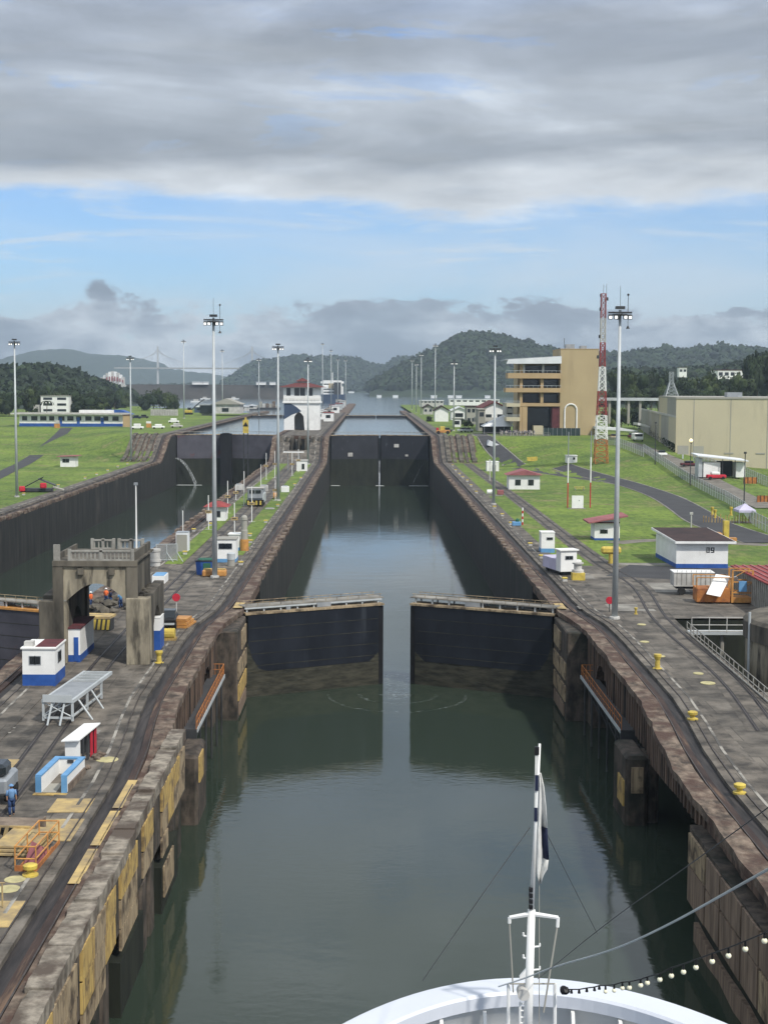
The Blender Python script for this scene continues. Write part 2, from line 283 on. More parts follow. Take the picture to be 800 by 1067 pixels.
# ---------------------------------------------------------------- mesh builder
class MB:
    def __init__(s): s.v = []; s.f = []
    def add(s, vs, fs):
        k = len(s.v); s.v += [tuple(p) for p in vs]; s.f += [tuple(i+k for i in q) for q in fs]; return s
    def box(s, x0, x1, y0, y1, z0, z1):
        return s.add([(x0, y0, z0), (x1, y0, z0), (x1, y1, z0), (x0, y1, z0), (x0, y0, z1), (x1, y0, z1), (x1, y1, z1), (x0, y1, z1)],
                     [(3, 2, 1, 0), (4, 5, 6, 7), (0, 1, 5, 4), (1, 2, 6, 5), (2, 3, 7, 6), (3, 0, 4, 7)])
    def cbox(s, cx, cy, z0, w, d, hh): return s.box(cx-w/2, cx+w/2, cy-d/2, cy+d/2, z0, z0+hh)
    def tube(s, p, q, r, r2=None, n=6, caps=True):
        p, q = Vector(p), Vector(q); d = q-p
        if d.length < 1e-6: return s
        r2 = r if r2 is None else r2; d.normalize(); u = d.orthogonal().normalized(); w = d.cross(u)
        vs = []
        for c, rr in ((p, r), (q, r2)):
            for i in range(n):
                a = 2*math.pi*i/n; vs.append(c+u*math.cos(a)*rr+w*math.sin(a)*rr)
        fs = [(i, (i+1) % n, n+(i+1) % n, n+i) for i in range(n)]
        if caps: fs += [tuple(range(n))[::-1], tuple(range(n, 2*n))]
        return s.add(vs, fs)
    def path(s, pts, r, n=6):
        for a, b in zip(pts, pts[1:]): s.tube(a, b, r, n=n)
        return s
    def lathe(s, prof, n=16, c=(0, 0, 0)):
        k = len(prof); vs = [(c[0]+r*math.cos(2*math.pi*i/n), c[1]+r*math.sin(2*math.pi*i/n), c[2]+z) for r, z in prof for i in range(n)]
        fs = [(j*n+i, j*n+(i+1) % n, (j+1)*n+(i+1) % n, (j+1)*n+i) for j in range(k-1) for i in range(n)]
        fs += [tuple(range(n))[::-1], tuple((k-1)*n+i for i in range(n))]
        return s.add(vs, fs)
    def prism(s, poly, axis, a, b):
        """poly = 2-D points; axis 'y': (x,z) extruded in y; 'x': (y,z) extruded in x; 'z': (x,y) extruded in z"""
        n = len(poly); o = []
        for t in (a, b):
            for u, v in poly: o.append((u, t, v) if axis == 'y' else (t, u, v) if axis == 'x' else (u, v, t))
        return s.add(o, [tuple(range(n))[::-1], tuple(range(n, 2*n))]+[(i, (i+1) % n, n+(i+1) % n, n+i) for i in range(n)])
    def ribbon(s, x0, x1, pts):
        """strip between x0 and x1 along Y; pts = (Y, ztop, zbottom)"""
        vs = []
        for p in pts:
            Y, zt, zb = p[:3]; xa, xb = (x0, x1) if len(p) == 3 else (p[3], p[4])
            vs += [(xa, Y, zb), (xb, Y, zb), (xb, Y, zt), (xa, Y, zt)]
        fs = []
        for i in range(len(pts)-1):
            for j in range(4):
                a, b = 4*i+j, 4*i+(j+1) % 4; fs.append((a, b, b+4, a+4))
        fs += [(0, 1, 2, 3), tuple(4*(len(pts)-1)+j for j in (3, 2, 1, 0))]
        return s.add(vs, fs)
    def ico(s, c, r, sub=1, jit=0.0, sq=1.0):
        vs, fs = ICO[sub]
        return s.add([(c[0]+v[0]*r*(1+random.uniform(-jit, jit)), c[1]+v[1]*r*(1+random.uniform(-jit, jit)), c[2]+v[2]*r*sq*(1+random.uniform(-jit, jit))) for v in vs], fs)
    def build(s, name, m, parent=None, smooth=False, bevel=0):
        me = bpy.data.meshes.new(name); me.from_pydata(s.v, [], s.f)
        me.materials.append(M[m] if isinstance(m, str) else m)
        me.update()
        import bmesh
        bm = bmesh.new(); bm.from_mesh(me); bmesh.ops.delete(bm, geom=[v for v in bm.verts if not v.link_faces], context='VERTS') if s.f else None; bmesh.ops.recalc_face_normals(bm, faces=bm.faces)
        if bevel: bmesh.ops.bevel(bm, geom=bm.edges[:], offset=bevel, segments=1, affect='EDGES', clamp_overlap=True)
        bm.to_mesh(me); bm.free()
        if smooth: me.polygons.foreach_set('use_smooth', [True]*len(me.polygons))
        o = bpy.data.objects.new(name, me); C.objects.link(o)
        if parent: o.parent = parent
        return o
def _ico():
    import bmesh
    out = {}
    for sub in (1, 2, 3):
        bm = bmesh.new(); bmesh.ops.create_icosphere(bm, subdivisions=sub, radius=1); bm.verts.ensure_lookup_table()
        out[sub] = ([tuple(v.co) for v in bm.verts], [tuple(v.index for v in f.verts) for f in bm.faces]); bm.free()
    return out
ICO = _ico()
def tag(o, label=None, cat=None, group=None, kind=None):
    if label: o['label'] = label
    if cat: o['category'] = cat
    if group: o['group'] = group
    if kind: o['kind'] = kind
    return o
def thing(name, label, cat, loc=(0, 0, 0), rz=0, group=None, kind=None):
    o = bpy.data.objects.new(name, None); C.objects.link(o); o.location = loc; o.rotation_euler = (0, 0, rz); o.empty_display_size = .5
    return tag(o, label, cat, group, kind)
def kids(o): return [c for c in bpy.data.objects if c.parent == o]
def dup(root, loc, rz=0, label=None, group=None, sc=None):
    r = root.copy(); C.objects.link(r); r.location = loc; r.rotation_euler = (0, 0, rz)
    if sc: r.scale = sc
    if label: r['label'] = label
    if group: r['group'] = group
    for ch in CH.setdefault(root.name, kids(root)):
        c = ch.copy(); C.objects.link(c); c.parent = r
        for g in CH.setdefault(ch.name, kids(ch)):
            d = g.copy(); C.objects.link(d); d.parent = c
    return r
CH = {}
ORD = 'first second third fourth fifth sixth seventh eighth ninth tenth eleventh twelfth thirteenth fourteenth fifteenth sixteenth seventeenth eighteenth nineteenth twentieth'.split()
TENS = {2: 'twenty', 3: 'thirty', 4: 'forty', 5: 'fifty', 6: 'sixty', 7: 'seventy', 8: 'eighty', 9: 'ninety'}
def od(i):
    if i < 20: return ORD[i]
    k = i+1; t, u = divmod(k, 10)
    return TENS[t].replace('y', 'ieth') if u == 0 else TENS[t]+'-'+ORD[u-1]
def drange(a, b, step):
    n = max(1, int(abs(b-a)/step)); return [a+(b-a)*i/n for i in range(n+1)]
def strip_pts(a, b, dz=0.0, dep=0.6, step=6, hx=None):
    return [(Y, (h(hx, Y) if hx is not None else zc(Y))+dz, (h(hx, Y) if hx is not None else zc(Y))+dz-dep) for Y in drange(a, b, step)]
def draped(name, m, pts, width, dz=.02, kind='structure', widths=None, label=None, parent=None):
    """a sheet that follows the ground along a polyline of (x, y)"""
    P = []
    for a, b in zip(pts, pts[1:]):
        a, b = Vector(a[:2]), Vector(b[:2]); n = max(1, int((b-a).length/3))
        P += [a+(b-a)*i/n for i in range(n)]
    P.append(Vector(pts[-1][:2]))
    for _ in range(2): P = [P[0]]+[(P[i-1]+P[i]*2+P[i+1])/4 for i in range(1, len(P)-1)]+[P[-1]]
    mb = MB(); vs = []; K = 4
    for i, p in enumerate(P):
        d = (P[min(i+1, len(P)-1)]-P[max(i-1, 0)]).normalized(); n = Vector((d.y, -d.x))
        w = width if widths is None else lerp(widths[0], widths[1], i/(len(P)-1))
        for k in range(K+1):
            q = p+n*w*(k/K-.5); vs.append((q.x, q.y, h(q.x, q.y)+dz))
    fs = [(i*(K+1)+k, i*(K+1)+k+1, (i+1)*(K+1)+k+1, (i+1)*(K+1)+k) for i in range(len(P)-1) for k in range(K)]
    o = mb.add(vs, fs).build(name, m, parent)
    if kind: o['kind'] = kind
    return o
def smooth_pts(pts, it=3):
    P = [Vector(p) for p in pts]
    for _ in range(it):
        Q = [P[0]]
        for a, b in zip(P, P[1:]): Q += [a*.75+b*.25, a*.25+b*.75]
        P = Q+[P[-1]]
    return P
# ---------------------------------------------------------------- ground and water
def grid(name, m, xs, ys, keep, dz=0.0, kind='structure'):
    idx = {}; vs = []; fs = []
    def vi(i, j):
        if (i, j) not in idx: idx[i, j] = len(vs); vs.append((xs[i], ys[j], h(xs[i], ys[j])+dz))
        return idx[i, j]
    for i in range(len(xs)-1):
        for j in range(len(ys)-1):
            if keep((xs[i]+xs[i+1])/2, (ys[j]+ys[j+1])/2): fs.append((vi(i, j), vi(i+1, j), vi(i+1, j+1), vi(i, j+1)))
    o = MB().add(vs, fs).build(name, m, smooth=True); o['kind'] = kind; return o
YS = [-60, 0, 40]+list(range(45, 200, 5))+[196.5]+list(range(200, 640, 7))+[660, 700, 760, 820, 880, 950, 1050, 1150, 1300, 1500, 1800, 2200, 3000]
YS = sorted(set(YS))
PIT = (31.6, 62, 118, 152)
inpit = lambda x, y: PIT[0] < x < PIT[1] and PIT[2] < y < PIT[3]
XR = [24, 26, 28, 30, 31.6, 34, 37, 40, 44, 48, 52, 57, 62, 66, 70, 75, 80, 85, 90, 97, 105, 120, 140, 170, 220, 300, 450, 700, 1100, 1600]
YSP = sorted(set(YS+[118, 152]))
grid('pavement', 'apron', [25.85]+XR[2:], YSP, lambda x, y: y < 196.5 and not inpit(x, y))
grid('lawn', 'grass', [25.85]+XR[2:], YS, lambda x, y: 196.5 < y and (y < 1350 or x > 90+(y-1350)*.5))
XL = [-1600, -1100, -700, -450, -320, -240, -190, -160, -140, -125, -112, -100, -92, -86, -80, -75, -71, -69]
def leftland(x, y):
    if y < 880: return True
    if y < 1150: return x < -69-(y-880)*.38
    return y < 1500 and x < -172-(y-1150)*1.0
grid('lawn', 'grass', XL, YS, leftland)
grid('deck', 'deck', [-25.9, -24, -22, -20.5, -19.25], YS[:], lambda x, y: y < 1300 and not (472 < y < 496))
p = MB().box(-400, 400, -300, 496, -8, 0.0).build('canal_water', 'water'); p['kind'] = 'structure'
for a, b in ((LX0-.4, LX1+.4), (WX0-.4, MX0+.4)):
    p = MB().box(a, b, 504.5, 902, 4, ZW).build('upper_water', 'lake'); p['kind'] = 'structure'
p = MB().add([(-9000, 902, ZW), (9000, 902, ZW), (9000, 12000, ZW), (-9000, 12000, ZW)], [(0, 1, 2, 3)]).build('lake_water', 'lake'); p['kind'] = 'structure'
# pit beside the round concrete tank
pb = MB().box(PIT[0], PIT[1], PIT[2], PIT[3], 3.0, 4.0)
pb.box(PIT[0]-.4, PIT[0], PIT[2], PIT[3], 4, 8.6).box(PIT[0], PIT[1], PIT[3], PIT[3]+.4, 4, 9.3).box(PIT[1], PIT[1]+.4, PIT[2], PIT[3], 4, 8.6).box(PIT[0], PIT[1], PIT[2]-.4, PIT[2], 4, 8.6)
tag(pb.build('sunken_yard', 'algae_shade'), 'sunken dark yard behind the white railing beside the round tank', 'pit', kind='structure')

# ---------------------------------------------------------------- lock walls
def X_(x0, d, a): return x0+d*a
def rib(mb, x0, d, a, b, pts):
    xa, xb = sorted((X_(x0, d, a), X_(x0, d, b))); return mb.ribbon(xa, xb, pts)
def rough_ribbon(mb, xa, xb, Y0, Y1, top, bot, step=1.1, jz=.12, jx=.12, face=-1):
    """crumbling edge: one side jitters"""
    pts = []
    for Y in drange(Y0, Y1, step):
        t = top(Y)+random.uniform(-jz, jz); j = random.uniform(-jx, jx); oo = OFF(Y)
        pts.append((Y, t, bot(Y), xa+oo+(j if face < 0 else 0), xb+oo+(j if face > 0 else 0)))
    return mb.ribbon(xa, xb, pts)
OFF = lambda Y: 0
def wall_thing(label): return thing('lock_wall', label, 'lock wall')
def far_wall(W_, x0, d, Y0=180, ramp=True):
    """chamber wall from Y0 to the upper gates: face, coping, track bed"""
    hx = x0-d*1 if False else x0+d*1.0
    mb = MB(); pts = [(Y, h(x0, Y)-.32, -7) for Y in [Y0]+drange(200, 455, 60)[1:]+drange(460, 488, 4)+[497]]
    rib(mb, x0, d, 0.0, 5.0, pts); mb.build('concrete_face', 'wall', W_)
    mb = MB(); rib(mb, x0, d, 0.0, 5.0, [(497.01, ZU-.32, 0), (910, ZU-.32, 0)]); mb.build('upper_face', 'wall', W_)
    tops(W_, x0, d, Y0, 910)
def off(Y):
    return 1.45*sm((Y-92)/26)*sm((160-Y)/16)
def ribo(mb, x0, d, a, b, pts, fixb=False):
    return mb.ribbon(0, 0, [(Y, zt, zb)+tuple(sorted((x0+d*(a+off(Y)), x0+d*(b+(0 if fixb else off(Y)))))) for Y, zt, zb in pts])
def tops(W_, x0, d, Y0, Y1, near=False):
    ro = ribo if near else rib
    ys = [y for y in drange(Y0, Y1, 8)]
    ys = sorted(set(ys+[y for y in drange(456, 492, 3) if Y0 < y < Y1]))
    P = lambda dz, dep: [(Y, h(x0, Y)+dz, h(x0, Y)+dz-dep) for Y in ys]
    global OFF
    mb = MB(); xa, xb = sorted((x0, x0+d*1.35))
    OFF = (lambda Y: d*off(Y)) if near else (lambda Y: 0)
    rough_ribbon(mb, xa-.02*(d > 0), xb+.02*(d < 0), Y0, Y1 if Y1 < 520 else 497, lambda Y: h(x0, Y)+.02, lambda Y: h(x0, Y)-.5, 1.6, .06, .10, -1 if d > 0 else 1)
    OFF = lambda Y: 0
    if Y1 > 520: mb.ribbon(xa, xb, [(497.01, ZU, ZU-.6), (Y1, ZU, ZU-.6)])
    mb.build('coping', 'cope', W_)
    mb = MB(); ro(mb, x0, d, 1.37, 1.95, P(-.05, .5)); mb.build('ledge', 'rust', W_)
    mb = MB(); ro(mb, x0, d, 1.95, 2.75, P(-.22, .5)); mb.build('trough', 'dark', W_)
    mb = MB(); ro(mb, x0, d, 2.75, 5.9, P(.04, .6), True) if near else rib(mb, x0, d, 2.75, 5.9, P(.04, .6)); mb.build('track_slab', 'deck', W_)
    mb = MB(); ro(mb, x0, d, 3.32, 3.40, P(.10, .2)); ro(mb, x0, d, 1.42, 1.5, P(.03, .2)); mb.build('rail', 'rail', W_)
    mb = MB(); ro(mb, x0, d, 3.95, 4.15, P(.06, .4)); mb.build('kerb_line', 'kerb', W_)
def fender_blocks(W_, x0, d, Y0, Y1, step):
    mb = MB(); Y = Y0
    while Y < Y1:
        z = h(x0, Y); w = random.uniform(.5, .8)
        xa, xb = sorted((x0-d*.05, x0+d*w)); mb.box(xa, xb, Y, Y+step*.45, z-.2, z+.30+random.uniform(-.1, .12))
        Y += step
    mb.build('edge_blocks', 'block', W_, bevel=.05)
    mb = MB(); Y = Y0+step*.5
    while Y < Y1:
        xa, xb = sorted((x0-d*.02, x0+d*.9)); mb.box(xa, xb, Y, Y+step*.3, h(x0, Y)-.3, h(x0, Y)+.06); Y += step
    mb.build('edge_gaps', 'rust', W_)
# right bank wall
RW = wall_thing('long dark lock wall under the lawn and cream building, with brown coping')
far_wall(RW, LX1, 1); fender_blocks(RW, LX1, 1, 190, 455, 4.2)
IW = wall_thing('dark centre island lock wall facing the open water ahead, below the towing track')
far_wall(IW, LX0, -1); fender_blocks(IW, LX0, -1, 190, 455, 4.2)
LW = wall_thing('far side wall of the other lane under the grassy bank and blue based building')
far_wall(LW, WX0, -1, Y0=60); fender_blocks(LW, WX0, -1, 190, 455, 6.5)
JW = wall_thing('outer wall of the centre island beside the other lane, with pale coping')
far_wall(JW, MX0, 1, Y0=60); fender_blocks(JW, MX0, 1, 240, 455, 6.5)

# recess, piers and arched beam near the open gate
def near_wall(W_, x0, d):
    xs = lambda a, b: sorted((x0+d*a, x0+d*b))
    tops(W_, x0, d, -60, 180, True)
    # gate recess
    mb = MB(); a, b = xs(2.6, 5); mb.box(a, b, 158, 180, -7, 9.1); mb.build('gate_recess', 'algae_shade', W_)
    mb = MB(); a, b = xs(.05, 2.6); mb.box(a, b, 158.2, 179.9, 8.4, 9.08); mb.build('recess_lintel', 'beam', W_)
    # hinge pier with its fender panels
    mb = MB(); a, b = xs(-.25, 5); mb.box(a, b, 146, 156.3, -7, 9.0); a, b = xs(.3, 5); mb.box(a, b, 156.3, 158, -7, 9.0); a, b = xs(1.9, 5); mb.box(a, b, 143, 146, -7, 8.7)
    mb.build('hinge_pier', 'stone', W_, bevel=.12)
    for z0, z1, y0, y1, m in ((6.4, 8.3, 150.5, 155.6, 'timber'), (4.0, 5.7, 150.8, 155.8, 'timber'), (4.1, 5.8, 146.3, 150.2, 'timber'), (1.9, 3.5, 146.3, 155.5, 'ytimber' if d < 0 else 'timber'), (.3, 1.5, 147, 155, 'btimber')):
        a, b = xs(-.38, -.25); MB().box(a, b, y0, y1, z0, z1).build('fender_panel', m, W_)
    # arched, ribbed beam
    def zb(Y):
        if Y >= 112:
            t = (Y-137.5)/3.2
            return 5.0+(2.2*math.sqrt(max(0, 1-t*t)) if abs(t) < 1 else 0) if d > 0 else 5.0+(2.0*math.sqrt(max(0, 1-t*t)) if abs(t) < 1 else 0)
        return lerp(6.4, 4.5, (Y-96)/16)
    y_end = 87 if d > 0 else 104
    ys = sorted(set(drange(y_end, 146, 2)+drange(134, 141, .35)))
    mb = MB(); ribo(mb, x0, d, .45, 1.9, [(Y, zc(Y)-.45, zb(Y)) for Y in ys]); mb.build('arched_beam', 'beam', W_)
    mb = MB(); Y = y_end+.4
    while Y < 143:
        a, b = xs(.32+off(Y+.2), .5+off(Y+.2)); z0 = max(zb(Y), zb(Y+.4)); mb.box(a, b, Y, Y+.42, z0+.05, zc(Y)-.5); Y += 1.15
    mb.build('beam_ribs', 'beam', W_)
    # cavity behind the beam
    mb = MB(); a, b = xs(6.5, 7); mb.box(a, b, y_end, 146, -7, 7.2); mb.build('cavity_wall', 'algae_shade', W_)  # deep shade of the void is put into this wall's colour
    # free pier
    mb = MB(); a, b = xs(-.4, 1.3); mb.box(a, b, 110.5, 116.3, -7, 5.4); a, b = xs(1.3, 2.3); mb.box(a, b, 111.3, 115.6, -7, 4.9); mb.build('free_pier', 'stone', W_, bevel=.25)
    a, b = xs(-.52, -.4); MB().box(a, b, 111, 113.6, 1.4 if d > 0 else 3.2, 3.4 if d > 0 else 5.2).build('fender_panel', 'ytimber', W_)
    if d > 0: MB().box(20.0, 20.9, 110.3, 110.48, 2.6, 4.6).build('fender_panel', 'timber', W_)
near_wall(RW, LX1, 1); near_wall(IW, LX0, -1)
# right near stone fender wall
mb = MB(); mb.box(20.0, 25, -60, 88, -7, 6.4); mb.build('cavity_wall', 'algae_shade', RW)
mb = MB(); rough_ribbon(mb, 19.55, 21.2, -60, 88, lambda Y: 6.85-.01*(88-Y), lambda Y: 2.3, 1.5, .1, .06); mb.build('stone_wall', 'stone', RW)
mb = MB(); mb.ribbon(20.45, 21.9, [(Y, zc(Y)-.45, 6.2) for Y in drange(-60, 87, 7)]); mb.build('upper_beam', 'beam', RW)
Y = 87.6
k = 0
while Y > 44:
    L = 3.4 if k % 2 else 4.6
    for r, (z0, z1) in enumerate(((4.75, 6.55), (2.45, 4.6))):
        MB().box(19.40, 19.56, Y-L+.18, Y, z0+random.uniform(-.06, .06), z1).build('fender_panel', random.choice(['btimber', 'btimber', 'timber']) if (k or r) else 'timber', RW)
    Y -= L+.12; k += 1
mb = MB(); rough_ribbon(mb, 19.7, 20.6, 46, 87, lambda Y: 1.1, lambda Y: -7, 2.0, .12, .1); mb.build('low_fender', 'btimber', RW)
# left near wall: panelled slab on buttresses
mb = MB(); mb.ribbon(-14.75, -13.25, [(Y, zc(Y)-.4, 4.4) for Y in drange(-60, 105, 6)]); mb.build('panelled_wall', 'stone', IW)
mb = MB(); mb.box(-20, -15.0, -60, 105, -7, 6.4); mb.build('cavity_wall', 'algae_shade', IW)
mb = MB(); Y = 104.5
while Y > 30:
    L = random.uniform(3.2, 7.5); t_ = zc(Y)+random.choice([.22, .3, .33, .28])+random.uniform(-.04, .04); j = random.uniform(-.05, .05); w_ = random.uniform(1.0, 1.25)
    n = max(2, int(L/.5)); nn = lambda k, s: noise.noise(Vector(((Y-L+L*k/n)*s, 7.3*s, 1.1)))
    mb.ribbon(0, 0, [(Y-L+.04+(L-.05)*i/n, t_+.07*nn(i, .55)+random.uniform(-.012, .012), zc(Y)-.5, -13.12+j-w_+.12*nn(i, .8)+random.uniform(-.03, .03), -13.12+j+.10*nn(i, 1.1)) for i in range(n+1)]); Y -= L
mb.build('crumbling_parapet', 'parapet', IW)
mb = MB()
for Y in (104.4, 101, 95, 89.5, 86.5, 80, 74.5, 71, 64.5, 59, 53): mb.box(-15.0, -13.35+random.uniform(-.15, .1), Y-1.9, Y, -7, 4.35)
mb.build('buttresses', 'stone', IW, bevel=.15)
mb = MB()
for y0, y1 in ((91.5, 99.5), (76, 84), (60, 69)): mb.box(-13.9, -13.1, y0, y1, -7, 3.0)
mb.build('low_fender', 'algae_shade', IW)
MB().box(-13.08, -12.96, 92, 96.5, .9, 2.9).build('fender_panel', 'timber', IW)
for ya, yb in ((92.2, 103.6), (84.4, 88.4), (76.6, 82.2), (66, 75), (57, 64.8), (46, 56)):
    n = max(1, round((yb-ya)/2.9)); L = (yb-ya)/n
    for i in range(n):
        z = 8.0-.011*(100-ya)
        for r in range(3 if n > 1 and random.random() < .5 else 2):
            hh = (z-4.7)/(2 if r < 2 else 2); z1 = z-r*1.62; z0 = z1-1.5
            if r == 2: z0, z1 = 3.4, 4.55
            MB().box(-13.26, -13.08-(.04 if r else 0), ya+i*L+.06, ya+(i+1)*L-.06, z0, z1).build('fender_panel', 'ytimber' if random.random() < (.75 if r == 0 else .3) else 'timber', IW)
# painted patches along the coping
def patch(name, m, X0, X1, Y0, Y1, label, dz=.012, base=None):
    z = (zc((Y0+Y1)/2) if base is None else base)
    za, zb_ = zc(Y0), zc(Y1)
    o = MB().add([(X0, Y0, za+dz), (X1, Y0, za+dz), (X1, Y1, zb_+dz), (X0, Y1, zb_+dz)], [(0, 1, 2, 3)]).build(name, m)
    o['kind'] = 'structure'; return o
for a, b in ((73.5, 79), (79.6, 86), (86.6, 92.5)): patch('coping_paint', 'yline', -15.3, -14.7, a, b, '', .03)
for a, b in ((157, 161),): patch('coping_paint', 'yline', 20.2, 21.2, a, b, '', .14); patch('coping_paint', 'yline', -14.6, -13.6, a, b, '', .14)

# ---------------------------------------------------------------- gates
def leaf(hinge, mitre, zt, zb, zs, mu, ml, label, group, near=True, thick=2.0, sill='timber'):
    a, b = Vector(hinge), Vector(mitre); d = b-a; L = d.length; ang = math.atan2(d.y, d.x)
    t = thing('gate_leaf', label, 'lock gate', (a.x, a.y, 0), ang, group)
    sgn = 1 if d.x > 0 else -1           # camera-side face is local y<0 when d.x>0, y>0 otherwise
    f = 0 ; y0, y1 = (0, thick) if sgn > 0 else (-thick, 0)
    fy = y0 if sgn > 0 else y1; o = -1 if sgn > 0 else 1
    n = 8; prof = []
    MB().box(.35, L-.6, y0, y1, zs, zt).build('upper_plating', mu, t)
    MB().box(.15, L-.6, y0+.03, y1-.03, zb, zs).build('lower_plating', ml, t)
    MB().box(L-.62, L, y0+.1, y1-.1, zb, zt-.1).build('mitre_post', 'black', t)
    MB().box(.05, L, min(y0, y0)-.12, y1+.12, zt, zt+.22).build('top_sill', sill, t)
    if near:
        mb = MB()
        for z in (zt-1.5, zt-2.9, zt-4.3, zt-5.6):
            ya, yb = sorted((fy+o*.018, fy)); mb.box(.5, L-.8, ya, yb, z, z+.05)
        mb.build('plate_seams', 'gatel', t)
        # corner gussets of the weed line
        ya, yb = sorted((fy+o*.012, fy)); MB().prism([(.2, zs), (2.6, zs), (1.6, zs+.35), (.8, zs+1.6), (.2, zs+3.6)], 'y', ya, yb).build('weed_stain', ml, t); MB().prism([(L-.65, zs), (L-1.8, zs), (L-.65, zs+1.0)], 'y', ya, yb).build('weed_stain', ml, t)
        # walkway on posts, shifted to the upstream side
        yo0, yo1 = (y0+.5, y1+.3) if sgn > 0 else (y0-.3, y1-.5)
        mb = MB(); mb.box(.2, L+.25, yo0, yo1, zt+.74, zt+.86); mb.build('walkway', 'patch', t)
        mb = MB()
        for i in range(9):
            x = .5+i*(L-.9)/8; mb.box(x-.08, x+.08, yo0+.1, yo0+.26, zt+.2, zt+.75); mb.box(x-.08, x+.08, yo1-.26, yo1-.1, zt+.2, zt+.75)
        mb.box(.2, L, yo0-.02, yo0+.06, zt+.55, zt+.72); mb.build('walkway_posts', 'lgrey', t)
        mb = MB()
        for i in range(13):
            x = .4+i*(L-.6)/12
            for yy in (yo0+.04, yo1-.04): mb.tube((x, yy, zt+.86), (x, yy, zt+1.22), .03)
        for yy in (yo0+.04, yo1-.04): mb.tube((.3, yy, zt+1.22), (L, yy, zt+1.22), .035)
        mb.build('handrail', 'timber', t)
        MB().box(L*.52, L*.62, yo0-.1, yo1, zt+.25, zt+.73).build('machinery_box', 'grey', t); MB().box(L*.3, L*.33, yo0-.1, yo0+.3, zt+.22, zt+.6).build('machinery_box', 'grey', t)
    else:
        mb = MB()
        for yy in (y0, y1):
            for i in range(9): mb.tube((.3+i*(L-.6)/8, yy, zt+.2), (.3+i*(L-.6)/8, yy, zt+1.15), .05, n=4)
            mb.tube((.3, yy, zt+1.15), (L-.2, yy, zt+1.15), .05, n=4)
        mb.build('handrail', 'bal', t)
    return t
g1 = 'open lower gates'
leaf((LX0+.1, 156.8), (1.62, 164.6), 8.95, -7, 2.7, 'gate', 'gatel', 'half open navy gate leaf hinged on the centre island beside the concrete arch', g1)
leaf((LX1-.1, 156.8), (4.58, 164.6), 8.95, -7, 2.7, 'gate', 'gatel', 'half open navy gate leaf hinged on the lawn side wall', g1)
leaf((MX0-.1, 156.8), (-48.3, 164.6), 8.95, -7, 1.5, 'gateg', 'gatel', 'grey gate leaf of the other lane with orange sill, cut by the picture edge', g1, sill='orange')
leaf((WX0+.1, 156.8), (-48.6, 164.6), 8.95, -7, 1.5, 'gateg', 'gatel', 'grey gate leaf across the other lane, hinged under the grassy bank', g1, sill='orange')
g2 = 'closed upper gates'
leaf((LX0+.1, 497), (3.2, 502), 16.7, -7, 8.8, 'gatef', 'algae_shade', 'dark closed gate leaf with a small white plate, nearer the control house', g2, False)
leaf((LX1-.1, 497), (3.4, 502), 16.7, -7, 8.8, 'gatef', 'algae_shade', 'dark closed gate leaf at the chamber end beside the grassy slope', g2, False)
leaf((MX0-.1, 497), (-48.3, 502), 16.7, -7, 8.8, 'gateg', 'algae_shade', 'closed grey and rust gate leaf of the other lane next to the control house', g2, False)
leaf((WX0+.1, 497), (-48.5, 502), 16.7, -7, 8.8, 'gateg', 'algae_shade', 'closed grey gate leaf of the other lane where a water jet spouts', g2, False)
g3 = 'third gates up the canal'
for a, b, l in (((LX0, 815), (3.2, 820), 'thin far gate leaf across our lane, control house half'), ((LX1, 815), (3.4, 820), 'thin far gate line across our lane, visitor centre half'),
                ((MX0, 815), (-48.3, 820), 'thin far gate line in the other lane touching the island'), ((WX0, 815), (-48.5, 820), 'thin far gate line in the other lane touching the grass bank')):
    leaf(a, b, 17.0, 10, 12, 'gatef', 'gatef', l, g3, False)
def plates():
    for x, y, w, hh, l in ((365, 473.5, 5, 4, 'white square plate on the dark closed gate'), (413, 464.5, 5, 3.5, 'small pale plate high on the closed gate'), (423.5, 474.5, 3, 2, 'tiny pale plate low on the closed gate')):
        p = GY(x, y, 500.2 if x < 395 else 499.6); s = F/499
        Yf = 497+5*(p.x-LX0)/16.6 if x < 395 else 497+5*(LX1-p.x)/16.6
        tag(MB().box(p.x-w/2/s, p.x+w/2/s, Yf-.25, Yf-.05, p.z-hh/2/s, p.z+hh/2/s).build('plate', 'dwhite'), l, 'plate')
plates()
